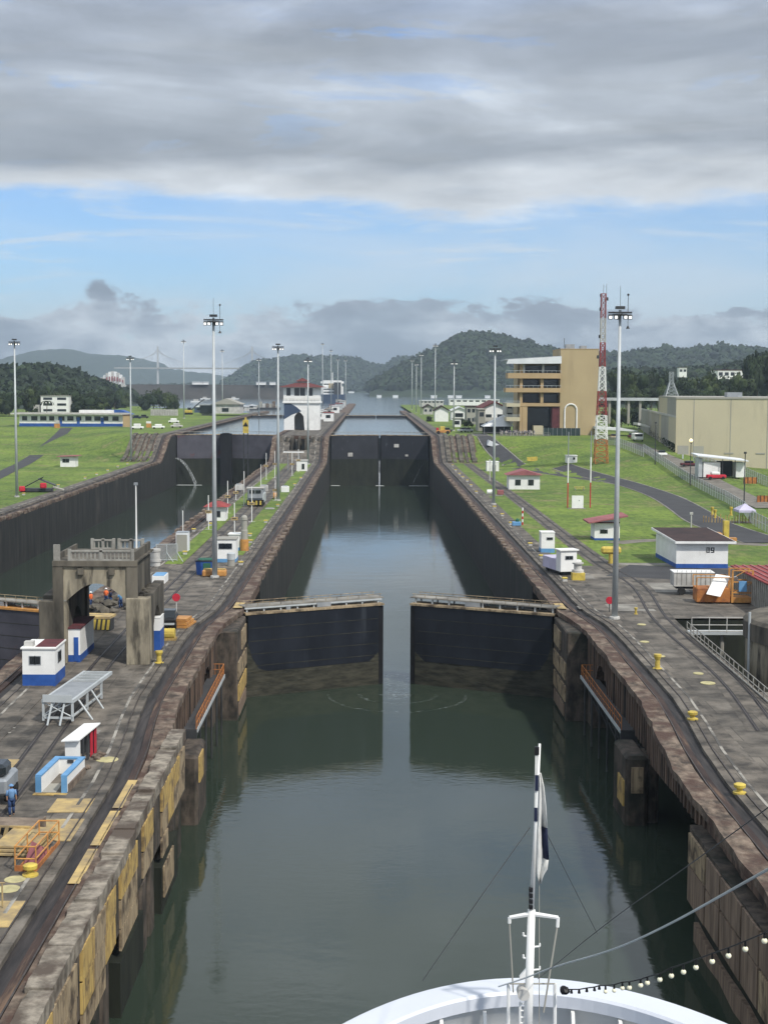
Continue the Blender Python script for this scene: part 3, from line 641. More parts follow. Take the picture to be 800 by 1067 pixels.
# churned water where the chamber drains between the open leaves
def churn():
    m = bpy.data.materials.new('churned water'); m.use_nodes = True; t = m.node_tree; b = t.nodes['Principled BSDF']; b.inputs['Base Color'].default_value = (.45, .5, .5, 1); b.inputs['Roughness'].default_value = .4
    g = t.nodes.new('ShaderNodeNewGeometry'); n = t.nodes.new('ShaderNodeTexNoise'); n.inputs['Scale'].default_value = 1.6; n.inputs['Detail'].default_value = 8; t.links.new(g.outputs['Position'], n.inputs[0])
    r = t.nodes.new('ShaderNodeMapRange'); r.inputs[1].default_value = .50; r.inputs[2].default_value = .75; r.inputs[3].default_value = 0; r.inputs[4].default_value = .38; t.links.new(n.outputs[0], r.inputs[0]); t.links.new(r.outputs[0], b.inputs['Alpha'])
    mb = MB(); vs = []; fs = []; c = (3.1, 159.0)
    for k, (ra, w) in enumerate(((0, 1.5), (3.1, .4), (5.9, .3))):
        n_ = 40; a0, a1 = math.pi*1.02, math.pi*1.98; o_ = len(vs)
        for i in range(n_+1):
            a = a0+(a1-a0)*i/n_; q = .8*noise.noise(Vector((i*.25, k*3.0, 0)))
            for rr in (ra+q*.3, ra+w+q*.3): vs.append((c[0]+rr*1.25*math.cos(a), c[1]+rr*1.5*math.sin(a), .02))
        fs += [(o_+2*i, o_+2*i+1, o_+2*i+3, o_+2*i+2) for i in range(n_)]
    vs2 = [(1.9, 156, .021), (4.3, 156, .021), (4.6, 170, .021), (1.6, 170, .021)]
    o_ = len(vs); vs += vs2; fs.append((o_, o_+1, o_+2, o_+3))
    tag(mb.add(vs, fs).build('foam', m), 'ripples and foam where water drains between the two navy gate leaves', 'foam', kind='stuff')
churn()
# black box put in to paint the dark recess of the other lane's far gate
t = thing('gate_recess_box', 'tall black box painted as the dark recess in the middle of the other lane gate', 'dark recess', (-48.4, 499, 0))
MB().box(-1.9, 1.9, -.6, 2.4, -5, 17.2).build('shaft', 'black', t); MB().box(-1.2, 1.2, -.9, .2, 17.2, 17.5).build('cap', 'dgrey', t)
# water jets and leaks
def jet(pts, w, label):
    mb = MB(); vs = []
    for (x, z), k in zip(pts, range(99)):
        ww = w*(1+k*.35); vs += [(x, 495.6-ww/2, z), (x, 495.6+ww/2, z), (x-.35, 495.6, z-ww)]
    n = len(pts); fs = [(3*i+j, 3*i+(j+1) % 3, 3*i+3+(j+1) % 3, 3*i+3+j) for i in range(n-1) for j in range(3)]
    o = mb.add(vs, fs).build('water_jet', 'jet'); tag(o, label, 'water jet', kind='stuff')
def para(x0, z0, vx, n=12): return [(x0+vx*t*1.3, z0-4.9*(t*1.3)**2) for t in [i/n for i in range(n+1)]]
jet(para(-64.9, 9.2, 5.2), .30, 'white jet of water arching out of the other lane wall')
jet(para(19.9, 8.6, -4.2), .14, 'faint spray leaking at the closed gate corner')
mb = MB().box(3.0, 3.5, 499.9, 500.1, 0, 8.2); tag(mb.build('water_jet', 'jet'), 'thin leak running down the closed gate seam', 'water jet', kind='stuff')
mb = MB()
for x0, x1 in ((-64.8, -56), (-14.0+.8, -9.8), (1.8, 5), (13, 19.8)):
    mb.add([(x0, 494.5, .03), (x1, 494.5, .03), (x1-.6, 497, .03), (x0+.4, 497, .03)], [(0, 1, 2, 3)])
tag(mb.build('foam', 'foam'), 'white foam where leaks hit the water below the closed gates', 'foam', kind='stuff')

# ---------------------------------------------------------------- catwalks in the recess
def catwalk(x0, d, label):
    t = thing('catwalk', label, 'catwalk', (x0, 131, 5.2), 0, 'catwalks between the piers')
    xs = lambda a, b: sorted((d*a, d*b))
    a, b = xs(.7, 2.2); L = 11.5
    sl = 0.0
    MB().box(a, b, -L, L, 0, .14).build('deck', 'dark' if False else 'asph', t)
    a, b = xs(.62, .7); MB().box(a, b, -L, L, -.12, .2).build('edge_beam', 'lgrey', t)
    mb = MB()
    for i in range(21):
        y = -L+i*2*L/20; mb.tube((d*.75, y, .14), (d*.75, y, 1.2), .035)
    for z in (.65, 1.2): mb.tube((d*.75, -L, z), (d*.75, L, z), .035)
    for z in (.65, 1.2): mb.tube((d*.75, L, z), (d*2.1, L, z), .035)
    for k in range(4): mb.tube((d*(.8+k*.4), L, .14), (d*(.8+k*.4), L, 1.2), .03)
    mb.build('railing', 'rorange', t)
    mb = MB()
    for y in (-9, -4.5, 0, 4.5, 9): mb.tube((d*.75, y, 0), (d*.75, y, -9), .09); mb.tube((d*.75, y, 0), (d*2.0, y-1.5, -3), .07)
    mb.box(*xs(.7, 2.1), -L, -L+.25, -1.6, 0); mb.box(*xs(.7, 2.1), -L-1.2, -L+.2, -1.0, -.85); mb.build('supports', 'dgrey', t)
catwalk(LX1, 1, 'dark catwalk with rusty orange railing under the lawn side wall')
catwalk(LX0, -1, 'dark catwalk with rusty orange railing under the island wall')

# ---------------------------------------------------------------- tracks
def track(name, pix, label, gauge=1.5, bed=3.0, m='deck', raw=None):
    pts = raw or [G(*p) for p in pix]
    pts = [p.to_2d() if hasattr(p, 'to_2d') else Vector(p[:2]) for p in pts]
    for i, o in enumerate((-gauge/2, gauge/2)):
        q = []
        for k, p_ in enumerate(pts):
            d = (pts[min(k+1, len(pts)-1)]-pts[max(k-1, 0)]).normalized(); q.append(p_+Vector((d.y, -d.x))*o)
        draped('rail', 'rail', q, .10, .045)
        draped('rail_groove', 'dark', q, .34, .022)
    draped('track_bed', m, pts, bed, .012)
track('t', None, '', raw=[(-23.0, -50), (-22.4, 60), (-22.2, 88), (-23.0, 112), (-23.4, 130), (-23.1, 165), (-22.9, 220), (-22.8, 300), (-22.8, 468)])
track('t', [(487, 483), (506, 497), (530, 514), (556, 534), (580, 553), (605, 572), (633, 592), (655, 603), (668, 614), (677, 628), (681, 638), (692, 650), (712, 668), (742, 692), (768, 717), (800, 762)], '')
grid('grass_strip', 'grass', [-20.6, -19.2, -17.8], [y for y in YS if 205 < y < 458], lambda x, y: True, .06)
grid('grass_strip', 'grass', [-27.4, -26.2, -25.0], [y for y in YS if 195 < y < 458], lambda x, y: True, .06)
# faint slab joints and pads on the deck
for (x0, x1, y0, y1) in ((-19.8, -17.6, 104, 105.2), (-29, -25.6, 104.2, 104.5), (-29, -25.6, 105.6, 105.9)): patch('slab_patch', 'patch', x0, x1, y0, y1, '', .03)
for px_, py_, w, d_ in ((655, 633, 5, 5), (618, 633, 3.4, 2.2), (735, 607, 7, 6), (690, 612, 5, 8), (600, 600, 4, 6), (665, 588, 9, 3)):
    p = G(px_, py_); patch('slab_patch', 'patch' if px_ != 735 else 'path', p.x-w/2, p.x+w/2, p.y-d_/2, p.y+d_/2, '', .011)
# roads and paths
def road(pix, w, widths=None, m='asph', edge=True, dz=0):
    pts = [G(*p).to_2d() for p in pix]
    pts = smooth_pts(pts, 2)
    if edge: draped('road_edge_line', 'patch', pts, w+.6, .03+dz, widths=None if not widths else (widths[0]+.6, widths[1]+.6))
    draped('road', m, pts, w, .05+dz, widths=widths)
road([(498, 452), (506, 459), (522, 472), (545, 489), (580, 494), (612, 499), (640, 502), (668, 508), (700, 520)], 8, (4.5, 6))
road([(585, 486), (603, 492), (622, 497), (660, 506), (692, 517), (715, 530), (735, 544), (760, 553), (800, 566)], 8, (5, 7.5), dz=.05)
road([(655, 462), (675, 469), (700, 480), (722, 490), (742, 503), (765, 514), (800, 530)], 5, m='path', edge=False, dz=.1)
road([(70, 446), (62, 455), (50, 464), (42, 472), (22, 484), (-10, 500)], 4.5, m='asph', edge=False)
road([(640, 566), (680, 562), (740, 565), (800, 568)], 3.5, m='path', edge=False, dz=-.03)
draped('road', 'asph', [G(600, 598).to_2d()+Vector((6, 4)), (60, 180), (90, 178)], 13, .015)
# ---------------------------------------------------------------- light masts
def mast(bx, by, ty, label, extra=True, group='tall light masts along the locks', base=None):
    b = G(bx, by) if base is None else base; s = F/b.y
    H = GY(bx, ty, b.y).z-b.z
    t = thing('light_mast', label, 'light mast', b, 0, group)
    MB().tube((0, 0, 0), (0, 0, H), .34 if H > 25 else .24, .14, n=10).build('pole', 'lgrey', t, smooth=True)
    MB().lathe([(.55, 0), (.55, .25), (.40, .3)], 10).build('foot', 'dwhite', t)
    mb = MB(); w = 1.2
    mb.lathe([(w*.62, H-.55), (w*.66, H-.55), (w*.66, H-.42), (w*.62, H-.42)], 12)
    for k in range(4): a = k*math.pi/2; mb.tube((0, 0, H-.5), (math.cos(a)*w, math.sin(a)*w, H-.5), .06)
    mb.box(-w, w, -.15, .15, H-.35, H-.18); mb.cbox(0, 0, H+.1, .9, .7, .28)
    mb.build('head_frame', 'dgrey', t)
    for x, y in ((-1.0, -.1), (-.48, -.4), (.48, -.4), (1.0, -.1), (0, .6)):
        fx = MB(); fx.cbox(x, y, H-.95, .4, .4, .42).build('floodlight', 'dgrey', t)
        if y < 0: MB().add([(x-.15, y-.21, H-.9), (x+.15, y-.21, H-.9), (x+.15, y-.21, H-.62), (x-.15, y-.21, H-.62)], [(0, 1, 2, 3)]).build('lens', 'lamp', t)
    if extra:
        mb = MB(); mb.tube((.8, 0, H-.3), (.8, 0, H+1.5), .03); mb.ico((.8, 0, H+1.55), .14, 1); mb.tube((0, 0, H+.4), (0, 0, H+2.4), .02); mb.tube((.8, -.1, H-.9), (.8, -.1, H-1.6), .025); mb.lathe([(.2, 0), (.06, .3)], 8, (.8, -.1, H-1.9))
        mb.build('aerial', 'dgrey', t)
    return t
mast(224, 602, 331, 'tallest looking light mast rising from the centre island behind the blue skip')
mast(640, 645, 323, 'light mast on the dark apron with a red disc at its foot')
mast(18, 518, 355, 'light mast on the lower lawn by the red and black machine', False)
mast(137, 481, 372, 'light mast at the top of the grassy bank ramp by the tall lock wall', False)
mast(514, 526, 362, 'light mast between the lawn side track and the red roofed hut', False)
mast(290, 522, 360, 'light mast on the island rising before the control house', False)
mast(321, 484, 374, 'light mast at the right corner of the red roofed control house', False)
mast(472.5, 449, 377, 'light mast by the yellow tractor above the lawn side ramp', False)
mast(192, 436, 355, 'light mast beside the yellow excavator', False)
mast(232, 431, 365, 'light mast beside the pale hangar', False)
for x, b, t_, l in ((336, 427, 358, 'light mast beyond the control house, first past its roof'), (345, 426, 365, 'light mast beyond the control house, second past its roof'), (352, 425, 374, 'short looking light mast before the cargo ship'), (360, 424, 375, 'light mast at the stern of the cargo ship'),
                   (429, 427, 375, 'light mast on the canal bank, farthest along the lawn side'), (433.5, 430, 379, 'light mast on the canal bank, second farthest on the lawn side'), (438.5, 432, 369, 'tall light mast on the canal bank before the wooded hill'), (453, 438, 359, 'light mast by the white gabled shed'),
                   (270, 433, 374, 'thin light mast on the far bank of the other lane')):
    mast(x, b, t_, l, False)

# ---------------------------------------------------------------- concrete arch on the island
def arch():
    Y0, Y1 = 128.6, 138.0; zg = zc(Y0)-.05; z1 = 17.7
    t = thing('concrete_arch', 'weathered concrete gateway arch with balustrade straddling the island track', 'arch', (-24.0, 128.6, zg))
    o = Vector((-24.0, 128.6, zg)); 
    def L(x, y, z): return (x-o.x, y-o.y, z-o.z)
    def arc(xa, xb, zs, rise, n=14): return [(xa+(xb-xa)*i/n, zs+rise*math.sin(math.pi*i/n)) for i in range(n+1)]
    xa, xb, ia, ib = -27.5, -20.55, -26.5, -21.25; zs = 14.6
    poly = [(xa, zg), (ia, zg)]+arc(ia, ib, zs, 1.55)+[(ib, zg), (xb, zg), (xb, z1), (xa, z1)]
    poly = [(x-o.x, z-o.z) for x, z in poly]
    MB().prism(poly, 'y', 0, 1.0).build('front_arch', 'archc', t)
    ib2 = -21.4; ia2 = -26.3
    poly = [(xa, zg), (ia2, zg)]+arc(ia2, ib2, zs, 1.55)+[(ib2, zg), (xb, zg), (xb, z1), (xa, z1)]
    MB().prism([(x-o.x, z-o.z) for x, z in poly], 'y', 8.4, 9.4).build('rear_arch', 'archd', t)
    # side walls with their own small arches
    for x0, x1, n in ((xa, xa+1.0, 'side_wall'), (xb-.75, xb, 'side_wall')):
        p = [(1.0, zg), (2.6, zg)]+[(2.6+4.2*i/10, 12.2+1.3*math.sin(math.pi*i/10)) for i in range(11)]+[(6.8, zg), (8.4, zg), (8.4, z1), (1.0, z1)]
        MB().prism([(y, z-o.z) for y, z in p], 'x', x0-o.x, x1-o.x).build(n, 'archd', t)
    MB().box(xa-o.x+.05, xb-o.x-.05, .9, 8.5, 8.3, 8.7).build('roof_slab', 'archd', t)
    # cornice and brackets
    mb = MB(); mb.box(xa-o.x-.15, xb-o.x+.3, -.22, .02, z1-o.z-.02, z1-o.z+.3); mb.box(xa-o.x-.15, xb-o.x+.3, -.22, 9.6, z1-o.z+.3, z1-o.z+.45); mb.build('cornice', 'archd', t)
    for x in (-25.2, -22.5): MB().cbox(x-o.x, -.12, z1-o.z-.75, .5, .3, .55).build('bracket', 'archd', t)
    MB().box(xa-o.x+.76, ia-o.x, -.06, 0, 5.55, 5.7).build('impost_band', 'bal', t)
    # pilasters
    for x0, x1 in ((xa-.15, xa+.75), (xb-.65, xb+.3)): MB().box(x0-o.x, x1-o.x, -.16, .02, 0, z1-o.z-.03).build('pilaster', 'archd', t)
    # lower wings
    zw = 14.9
    MB().box(-21.25-o.x, -19.25-o.x, -.5, 1.3, 0, zw-o.z).build('wing_pier', 'archc', t, bevel=.06)
    MB().box(-28.9-o.x, -27.55-o.x, -.2, 1.3, 0, zw-.3-o.z).build('wing_pier', 'archd', t, bevel=.06)
    p = [(1.3, zg), (2.8, zg)]+[(2.8+4.4*i/10, 12.0+1.5*math.sin(math.pi*i/10)) for i in range(11)]+[(7.2, zg), (9.5, zg), (9.5, zw+.3), (1.3, zw)]
    MB().prism([(y, z-o.z) for y, z in p], 'x', -20.2-o.x, -19.3-o.x).build('wing_wall', 'archd', t)
    MB().prism([(y, z-o.z) for y, z in p], 'x', -28.85-o.x, -27.9-o.x).build('wing_wall', 'archd', t)
    mb = MB(); random.seed(3)
    for i in range(14): mb.ico((-20.3-o.x+random.uniform(-.6, .7), random.uniform(-.2, 9), zw-o.z+.1), random.uniform(.2, .42), 1, .3, .6)
    mb.build('crumbled_top', 'archd', t)
    # balustrades
    def bal(x0, x1, y, z):
        mb = MB(); mb.box(x0, x1, y-.12, y+.12, z, z+.14); mb.box(x0, x1, y-.14, y+.14, z+.78, z+.92)
        n = int((x1-x0)/.34)
        for i in range(n): mb.cbox(x0+(i+.5)*(x1-x0)/n, y, z+.14, .12, .12, .65)
        mb.cbox(x0, y, z, .26, .3, 1.02); mb.cbox(x1, y, z, .26, .3, 1.02); mb.cbox((x0+x1)/2, y, z, .24, .28, 1.0)
        mb.build('balustrade', 'bal', t)
    zt = z1-o.z+.45
    bal(-26.2-o.x, -20.7-o.x, .1, zt); bal(-25.9-o.x, -23.9-o.x, 9.2, zt); bal(-23.4-o.x, -21.2-o.x, 9.2, zt)
    MB().cbox(-27.3-o.x, .1, zt, .55, .3, 1.4).build('balustrade', 'bal', t)
    MB().box(-20.75-o.x, -20.5-o.x, .4, 9.3, zt, zt+.75).build('parapet', 'archd', t)
    MB().box(-27.5-o.x, -27.3-o.x, .4, 9.3, zt, zt+.5).build('parapet', 'archd', t)
    return t
arch()
b = Vector((-21.7, 137.2, 18.3)); t = thing('pole', 'thin white pole standing on top of the concrete arch', 'pole', b)
MB().tube((0, 0, 0), (0, 0, 5.9), .09, .06, n=8).build('shaft', 'white', t); MB().cbox(0, 0, 5.9, .35, .2, .25).build('cap_box', 'grey', t)

# ---------------------------------------------------------------- huts
def windows(t, x0, x1, y, z0, z1, n=1, frame='grey', outs=-1, axis='y'):
    w = (x1-x0)/n
    for i in range(n):
        a, b = x0+i*w+.05*w, x0+(i+1)*w-.05*w
        if axis == 'y':
            f = MB().box(a-.06, b+.06, *sorted((y, y+outs*.05)), z0-.06, z1+.06).build('window', frame, t)
            MB().box(a, b, *sorted((y+outs*.05, y+outs*.065)), z0, z1).build('pane', 'glass', f)
        else:
            f = MB().box(*sorted((y, y+outs*.05)), a-.06, b+.06, z0-.06, z1+.06).build('window', frame, t)
            MB().box(*sorted((y+outs*.05, y+outs*.065)), a, b, z0, z1).build('pane', 'glass', f)
def hut(pl, pr, py, ptop, depth, label, cat='hut', wall='white', band=None, bandh=.25, roof='red', over=.25, rise=0.0, win=None, swin=None, door=None, gable=False, name='hut', rz=0, group=None, shed=0, roofth=.15):
    a, b = G(pl, py), G(pr, py); c = (a+b)/2; Y = c.y; w = (b.x-a.x); z = h(c.x, Y)
    H = GY((pl+pr)/2, ptop, Y).z-z
    t = thing(name, label, cat, (c.x, Y, z-.02), R(rz), group)
    bz = H*bandh if band else 0
    MB().box(-w/2, w/2, 0, depth, bz, H).build('wall', wall, t)
    if band: MB().box(-w/2-.012, w/2+.012, -.012, depth+.012, 0, bz).build('base_band', band, t)
    if roof:
        mb = MB()
        if gable: mb.prism([(-w/2-over, H), (w/2+over, H), (0, H+rise)], 'y', -over, depth+over)
        elif shed: mb.prism([(-w/2-over, H), (w/2+over, H+shed), (w/2+over, H+shed+roofth), (-w/2-over, H+roofth)], 'y', -over, depth+over)
        elif rise:
            mb.add([(-w/2-over, -over, H), (w/2+over, -over, H), (w/2+over, depth+over, H), (-w/2-over, depth+over, H), (-w*.18, depth*.5, H+rise), (w*.18, depth*.5, H+rise)], [(0, 1, 5, 4), (1, 2, 5), (2, 3, 4, 5), (3, 0, 4), (0, 3, 2, 1)])
        else: mb.box(-w/2-over, w/2+over, -over, depth+over, H, H+roofth)
        mb.build('roof', roof, t)
        if shed: MB().prism([(-w/2, H), (w/2, H), (w/2, H+shed), ], 'y', .02, depth-.02).build('gable_panel', wall, t)
    if win:
        for x0, x1, z0, z1, n in win: windows(t, -w/2+x0*w, -w/2+x1*w, 0, z0*H, z1*H, n)
    if swin:
        for y0, y1, z0, z1 in swin: windows(t, y0*depth, y1*depth, w/2 if c.x < 0 else -w/2, z0*H, z1*H, 1, outs=1 if c.x < 0 else -1, axis='x')
    if door:
        for x0, x1, zt, m in door: MB().box(-w/2+x0*w, -w/2+x1*w, -.05, 0, bz*.2, zt*H).build('door', m, t)
    return t
# island, near
t = hut(24, 58, 715, 676, 3.9, 'white hut with royal blue base and maroon roof in front of the arch', band='blue', bandh=.32, roof='white', over=.12, win=[(.22, .56, .60, .80, 2)], swin=[(.25, .6, .58, .85)], roofth=.12)
MB().box(-.2, 1.25, .4, 3.6, 3.40+.0, 3.45).build('roof_sheet', 'mroof', t) if False else None
H_ = max(c.bound_box[6][2] for c in kids(t) if c.name.startswith('roof'))
MB().box(-.3, 1.35, .3, 3.8, H_, H_+.05).build('roof_sheet', 'mroof', t)
MB().cbox(-.9, .8, H_, .75, .7, .4).build('rooftop_unit', 'dwhite', t)
hut(67, 84, 690, 655, 6.5, 'narrow white hut with blue base and maroon roof under the arch', band='blue', bandh=.22, roof='mroof', over=.1, door=[(.62, .9, .75, 'blue')], roofth=.12)
hut(154.5, 167, 678, 644, 2.6, 'blue cabinet with a white upper half at the arch side', cat='cabinet', band='blue', bandh=.62, roof='white', over=.03, name='cabinet', roofth=.06)
hut(226, 246, 586, 562, 3.2, 'white hut with light blue base beside the tall island mast', band='lblue', bandh=.16, roof='greyw', over=.12, win=[(.1, .8, .6, .82, 3)], roofth=.1)
hut(238.5, 250, 574, 557, 2.6, 'small white hut with light blue foot next to the orange based pipe', band='lblue', bandh=.22, roof='white', over=.12, win=[(.2, .7, .55, .72, 1)], roofth=.1)
hut(215.5, 235, 543, 528, 4.5, 'white hut with a bright red roof on the island grass', roof='red', over=.6, rise=.9, win=[(.52, .74, .3, .7, 1)], roofth=.2)
hut(309, 320, 491, 480, 3.5, 'white kiosk near the closed gates at the island track end', roof='dwhite', over=.2, win=[(.5, .75, .2, .7, 1)])
t = hut(183.5, 196, 575, 555, 2.2, 'pale grey electrical cabinet with orange sign on the island', cat='cabinet', wall='roofw', roof='grey', over=.02, door=[(.06, .94, .9, 'greyw')], name='cabinet', roofth=.06)
# bank huts, right
hut(530, 562, 510, 495, 5.5, 'white two window hut with red gable roof on the lawn', roof='pink', over=.7, gable=True, rise=1.25, win=[(.2, .38, .3, .68, 2), (.62, .8, .3, .68, 2)])
hut(507, 519.5, 491, 481.5, 4, 'small white box hut between the mast and curved path', roof='white', over=.05, door=[(.45, .75, .7, 'greyw')])
hut(589, 602, 482.5, 475, 3, 'small white hut uphill by the lattice tower', roof='white', over=.15, win=[(.6, .8, .5, .8, 1)])
t = hut(619, 645, 563, 545, 4.0, 'white hut with pink sloping roof and blue base on the lawn', band='blue', bandh=.13, roof='pink', over=1.1, shed=1.1, win=[(.22, .52, .42, .62, 2)], roofth=.22)
MB().box(-2.0, 1.9, -.5, -.02, 2.75, 2.9).build('awning', 'mroof', t)
hut(563.5, 577.5, 576, 555, 2.6, 'white cabin with light blue foot beside the edge track', band='lblue', bandh=.22, roof='white', over=.05, win=[(.4, .85, .66, .76, 1)], roofth=.08)
# large shed with the number
def shed():
    a, b = G(704, 592), G(757.5, 592); c = (a+b)/2; w = b.x-a.x; z = c.z; H = GY(720, 566, c.y).z-z
    D = 13.0; e = 4.6
    t = thing('equipment_shed', 'large white shed with blue base and flat brown roof beside the apron', 'shed', c)
    fp = [(-w/2, 0), (w/2, 0), (w/2-e*.2, D), (-w/2-0.2, D)]
    MB().prism(fp, 'z', H*.17, H).build('wall', 'white', t)
    MB().prism([(x*1.003, y*1.003-.02) for x, y in fp], 'z', -.4, H*.17).build('base_band', 'blue', t)
    mb = MB(); mb.add([(-w/2-.3, -.7, H), (w/2+.9, -.7, H), (w/2+.3, D+.5, H+.5), (-w/2-.8, D+.5, H+.5)]+[(-w/2-.3, -.7, H+.3), (w/2+.9, -.7, H+.3), (w/2+.3, D+.5, H+.8), (-w/2-.8, D+.5, H+.8)], [(0, 1, 2, 3), (4, 5, 6, 7), (0, 1, 5, 4), (1, 2, 6, 5), (2, 3, 7, 6), (3, 0, 4, 7)])
    mb.build('fascia', 'white', t)
    MB().add([(-w/2-.2, -.6, H+.315), (w/2+.8, -.6, H+.315), (w/2+.2, D+.4, H+.815), (-w/2-.7, D+.4, H+.815)], [(0, 1, 2, 3)]).build('roof', 'broof', t)
    # weathered number plate: two dark characters, too worn to read
    mb = MB(); x = w*.08; zz = H*.62
    def fr(x0, x1, z0, z1, k=.09):
        mb.box(x0, x1, -.03, 0, z0, z0+k); mb.box(x0, x1, -.03, 0, z1-k, z1); mb.box(x0, x0+k, -.03, 0, z0+k, z1-k); mb.box(x1-k, x1, -.03, 0, z0+k, z1-k)
    fr(x, x+.45, zz, zz+.7); mb.box(x+.19, x+.27, -.03, 0, zz+.12, zz+.6); fr(x+.58, x+1.05, zz+.25, zz+.7, .12); mb.box(x+.92, x+1.05, -.031, 0, zz, zz+.25); mb.box(x+.58, x+.92, -.031, 0, zz, zz+.11)
    mb.build('number', 'black', t)
    return t
shed()
hut(689, 706, 560, 554.5, 4, 'low white roofed hut just behind the large white shed', wall='dwhite', roof='roofw', over=.3)

# small white sheds: instrument screen on the lawn
a = G(595.5, 530); t = thing('square_board', 'large white square board standing on the lawn', 'board', a+Vector((1.1, 0, 0))); 
s = F/a.y
MB().box(-1.1, 12/s-1.1, 0, .5, .1, 13.5/s).build('panel', 'white', t); MB().box(-1.9, 1.6, -.6, .9, 0, .1).build('plinth', 'patch', t); MB().tube((.3, -.03, 1.6), (.3, 0, 1.6), .12).build('emblem', 'grey', t)
for x, ty, l in ((591, 450, 'tall post with red foot left of the square lawn board'), (614.5, 449, 'tall post with red foot right of the square lawn board')):
    b_ = G(x, 529); H = GY(x, ty, b_.y).z-b_.z; t = thing('signal_post', l.replace('left of', 'nearer the canal than').replace('right of', 'farther inland than'), 'post', b_, 0, 'signal posts by the lawn board')
    MB().tube((0, 0, 0), (0, 0, H*.33), .11).build('foot', 'scarlet', t); MB().tube((0, 0, H*.33), (0, 0, H*.66), .13).build('middle', 'white', t); MB().tube((0, 0, H*.66), (0, 0, H), .09).build('shaft', 'grey', t)

# ---------------------------------------------------------------- island gear
def stairwell():
    o = Gz(38, 823, zc(101)); e = Gz(70, 823, zc(101)); w = (e.x-o.x); D = 4.6
    t = thing('stairwell_box', 'open topped white box with light blue rim over a stairwell', 'stairwell', ((o.x+e.x)/2, o.y, zc(o.y)), R(-3)); w2 = w/2; H = 1.05
    mb = MB(); mb.box(-w2, -w2+.3, 0, D, 0, H); mb.box(w2-.3, w2, 0, D, 0, H); mb.box(-w2+.3, w2-.3, D-.3, D, 0, H); mb.build('wall', 'white', t)
    mb = MB(); mb.box(-w2-.04, -w2+.34, -.04, D+.04, H, H+.1); mb.box(w2-.34, w2+.04, -.04, D+.04, H, H+.1); mb.box(-w2+.34, w2-.34, D-.34, D+.04, H, H+.1); mb.box(-w2-.04, -w2+.32, -.06, 0, 0, H); mb.box(w2-.32, w2+.04, -.06, 0, 0, H); mb.build('rim', 'lblue', t)
    MB().box(-w2+.3, w2-.3, .1, D-.3, .01, .04).build('floor_plate', 'greyw', t)
    MB().box(.1, .7, D-1.2, D-.35, .04, .5).build('hatch', 'dgrey', t); MB().box(-.1, .3, D-.36, D-.30, .8, 1.0).build('vent', 'dgrey', t)
    MB().box(-w2-.1, w2+.1, -.5, -.06, 0, .05).build('threshold', 'ytimber', t)
    MB().box(w2, w2+.12, .3, D-.2, .05, .5).build('side_timber', 'block', t)
stairwell()
def shelter():
    a = Gz(76, 798, zc(98)); t = thing('shelter', 'small white shelter with slanting roof and red side posts', 'shelter', (a.x, a.y, zc(a.y)), R(-6))
    MB().box(-.5, .5, 0, .12, 0, 1.75).build('wall', 'white', t)
    MB().add([(-.66, -.3, 1.70), (.55, -.3, 1.78), (.85, 3.6, 2.05), (-.3, 3.6, 1.97), (-.66, -.3, 1.78), (.55, -.3, 1.86), (.85, 3.6, 2.13), (-.3, 3.6, 2.05)], [(0, 1, 2, 3), (4, 5, 6, 7), (0, 1, 5, 4), (1, 2, 6, 5), (2, 3, 7, 6), (3, 0, 4, 7)]).build('roof', 'white', t)
    for y in (.6, 1.6, 2.5, 3.4): MB().box(.5, .6, y-.2, y+.1, 0, 1.78+.07*y).build('post', 'scarlet' if y > 2 else 'dgrey', t)
    MB().box(-.5, .6, 3.3, 3.4, 0, 1.95).build('rear_panel', 'dgrey', t)
    mb = MB(); random.seed(5)
    for i in range(9): mb.ico((1.0+random.uniform(-.2, .3), random.uniform(-1.0, 3.2), .15), random.uniform(.15, .3), 1, .3, .7)
    mb.build('rubble', 'block', t)['kind'] = 'stuff'
shelter()
def frame_table():
    a = Gz(45, 752, zc(115)); b_ = Gz(76, 752, zc(115)); w = b_.x-a.x; L = 11; H = 1.55
    t = thing('trestle', 'long pale grey steel trestle frame on splayed legs in front of the hut', 'trestle', ((a.x+b_.x)/2, a.y, zc(a.y)), R(-5)); w2 = w/2
    mb = MB()
    for x in (-w2, w2): mb.box(x-.1, x+.1, 0, L, H, H+.25)
    for y in (0, 4.0, 6.6, 7.7, 8.8, 9.9, L): mb.box(-w2+.1, w2-.1, y, y+.15, H+.02, H+.2)
    mb.build('top_frame', 'lgrey', t)
    MB().box(-w2+.1, w2-.1, .15, 6.5, H+.2, H+.26).build('deck_plate', 'grey', t)
    mb = MB(); mb.box(-w2, w2, -.08, 0, H+.05, H+.6); mb.build('end_board', 'lgrey', t)
    mb = MB()
    for x in (-w2, w2):
        for y in (.1, 4, 8): mb.box(x-.08, x+.08, y-.08, y+.08, .2, H)
        mb.box(x-.06, x+.06, 0, 8, .5, .62)
    mb.box(-w2, w2, .02, .14, .35, .5); mb.tube((-w2, .1, H), (w2, .1, .5), .05); mb.tube((w2, .1, H), (-w2, .1, .5), .05)
    mb.build('bracing', 'lgrey', t)
    for x0, x1, y in ((-w2*.4, -w2*.55, .1), (w2*.45, w2*.3, .1), (w2, w2+1.1, 1.5), (w2, w2+1.0, 5.0), (-w2, -w2-.9, 5)): MB().tube((x0, y, H), (x1, y-(.7 if y < 1 else 0), 0), .08, n=6).build('leg', 'lgrey', t)
frame_table()
def yplate(px, py, w, d, label, m='yline', group='yellow painted steel plates on the island deck'):
    p = G(px, py); o = MB().box(p.x-w/2, p.x+w/2, p.y-d/2, p.y+d/2, p.z, p.z+.06).build('deck_plate', m); tag(o, label, 'plate', group)
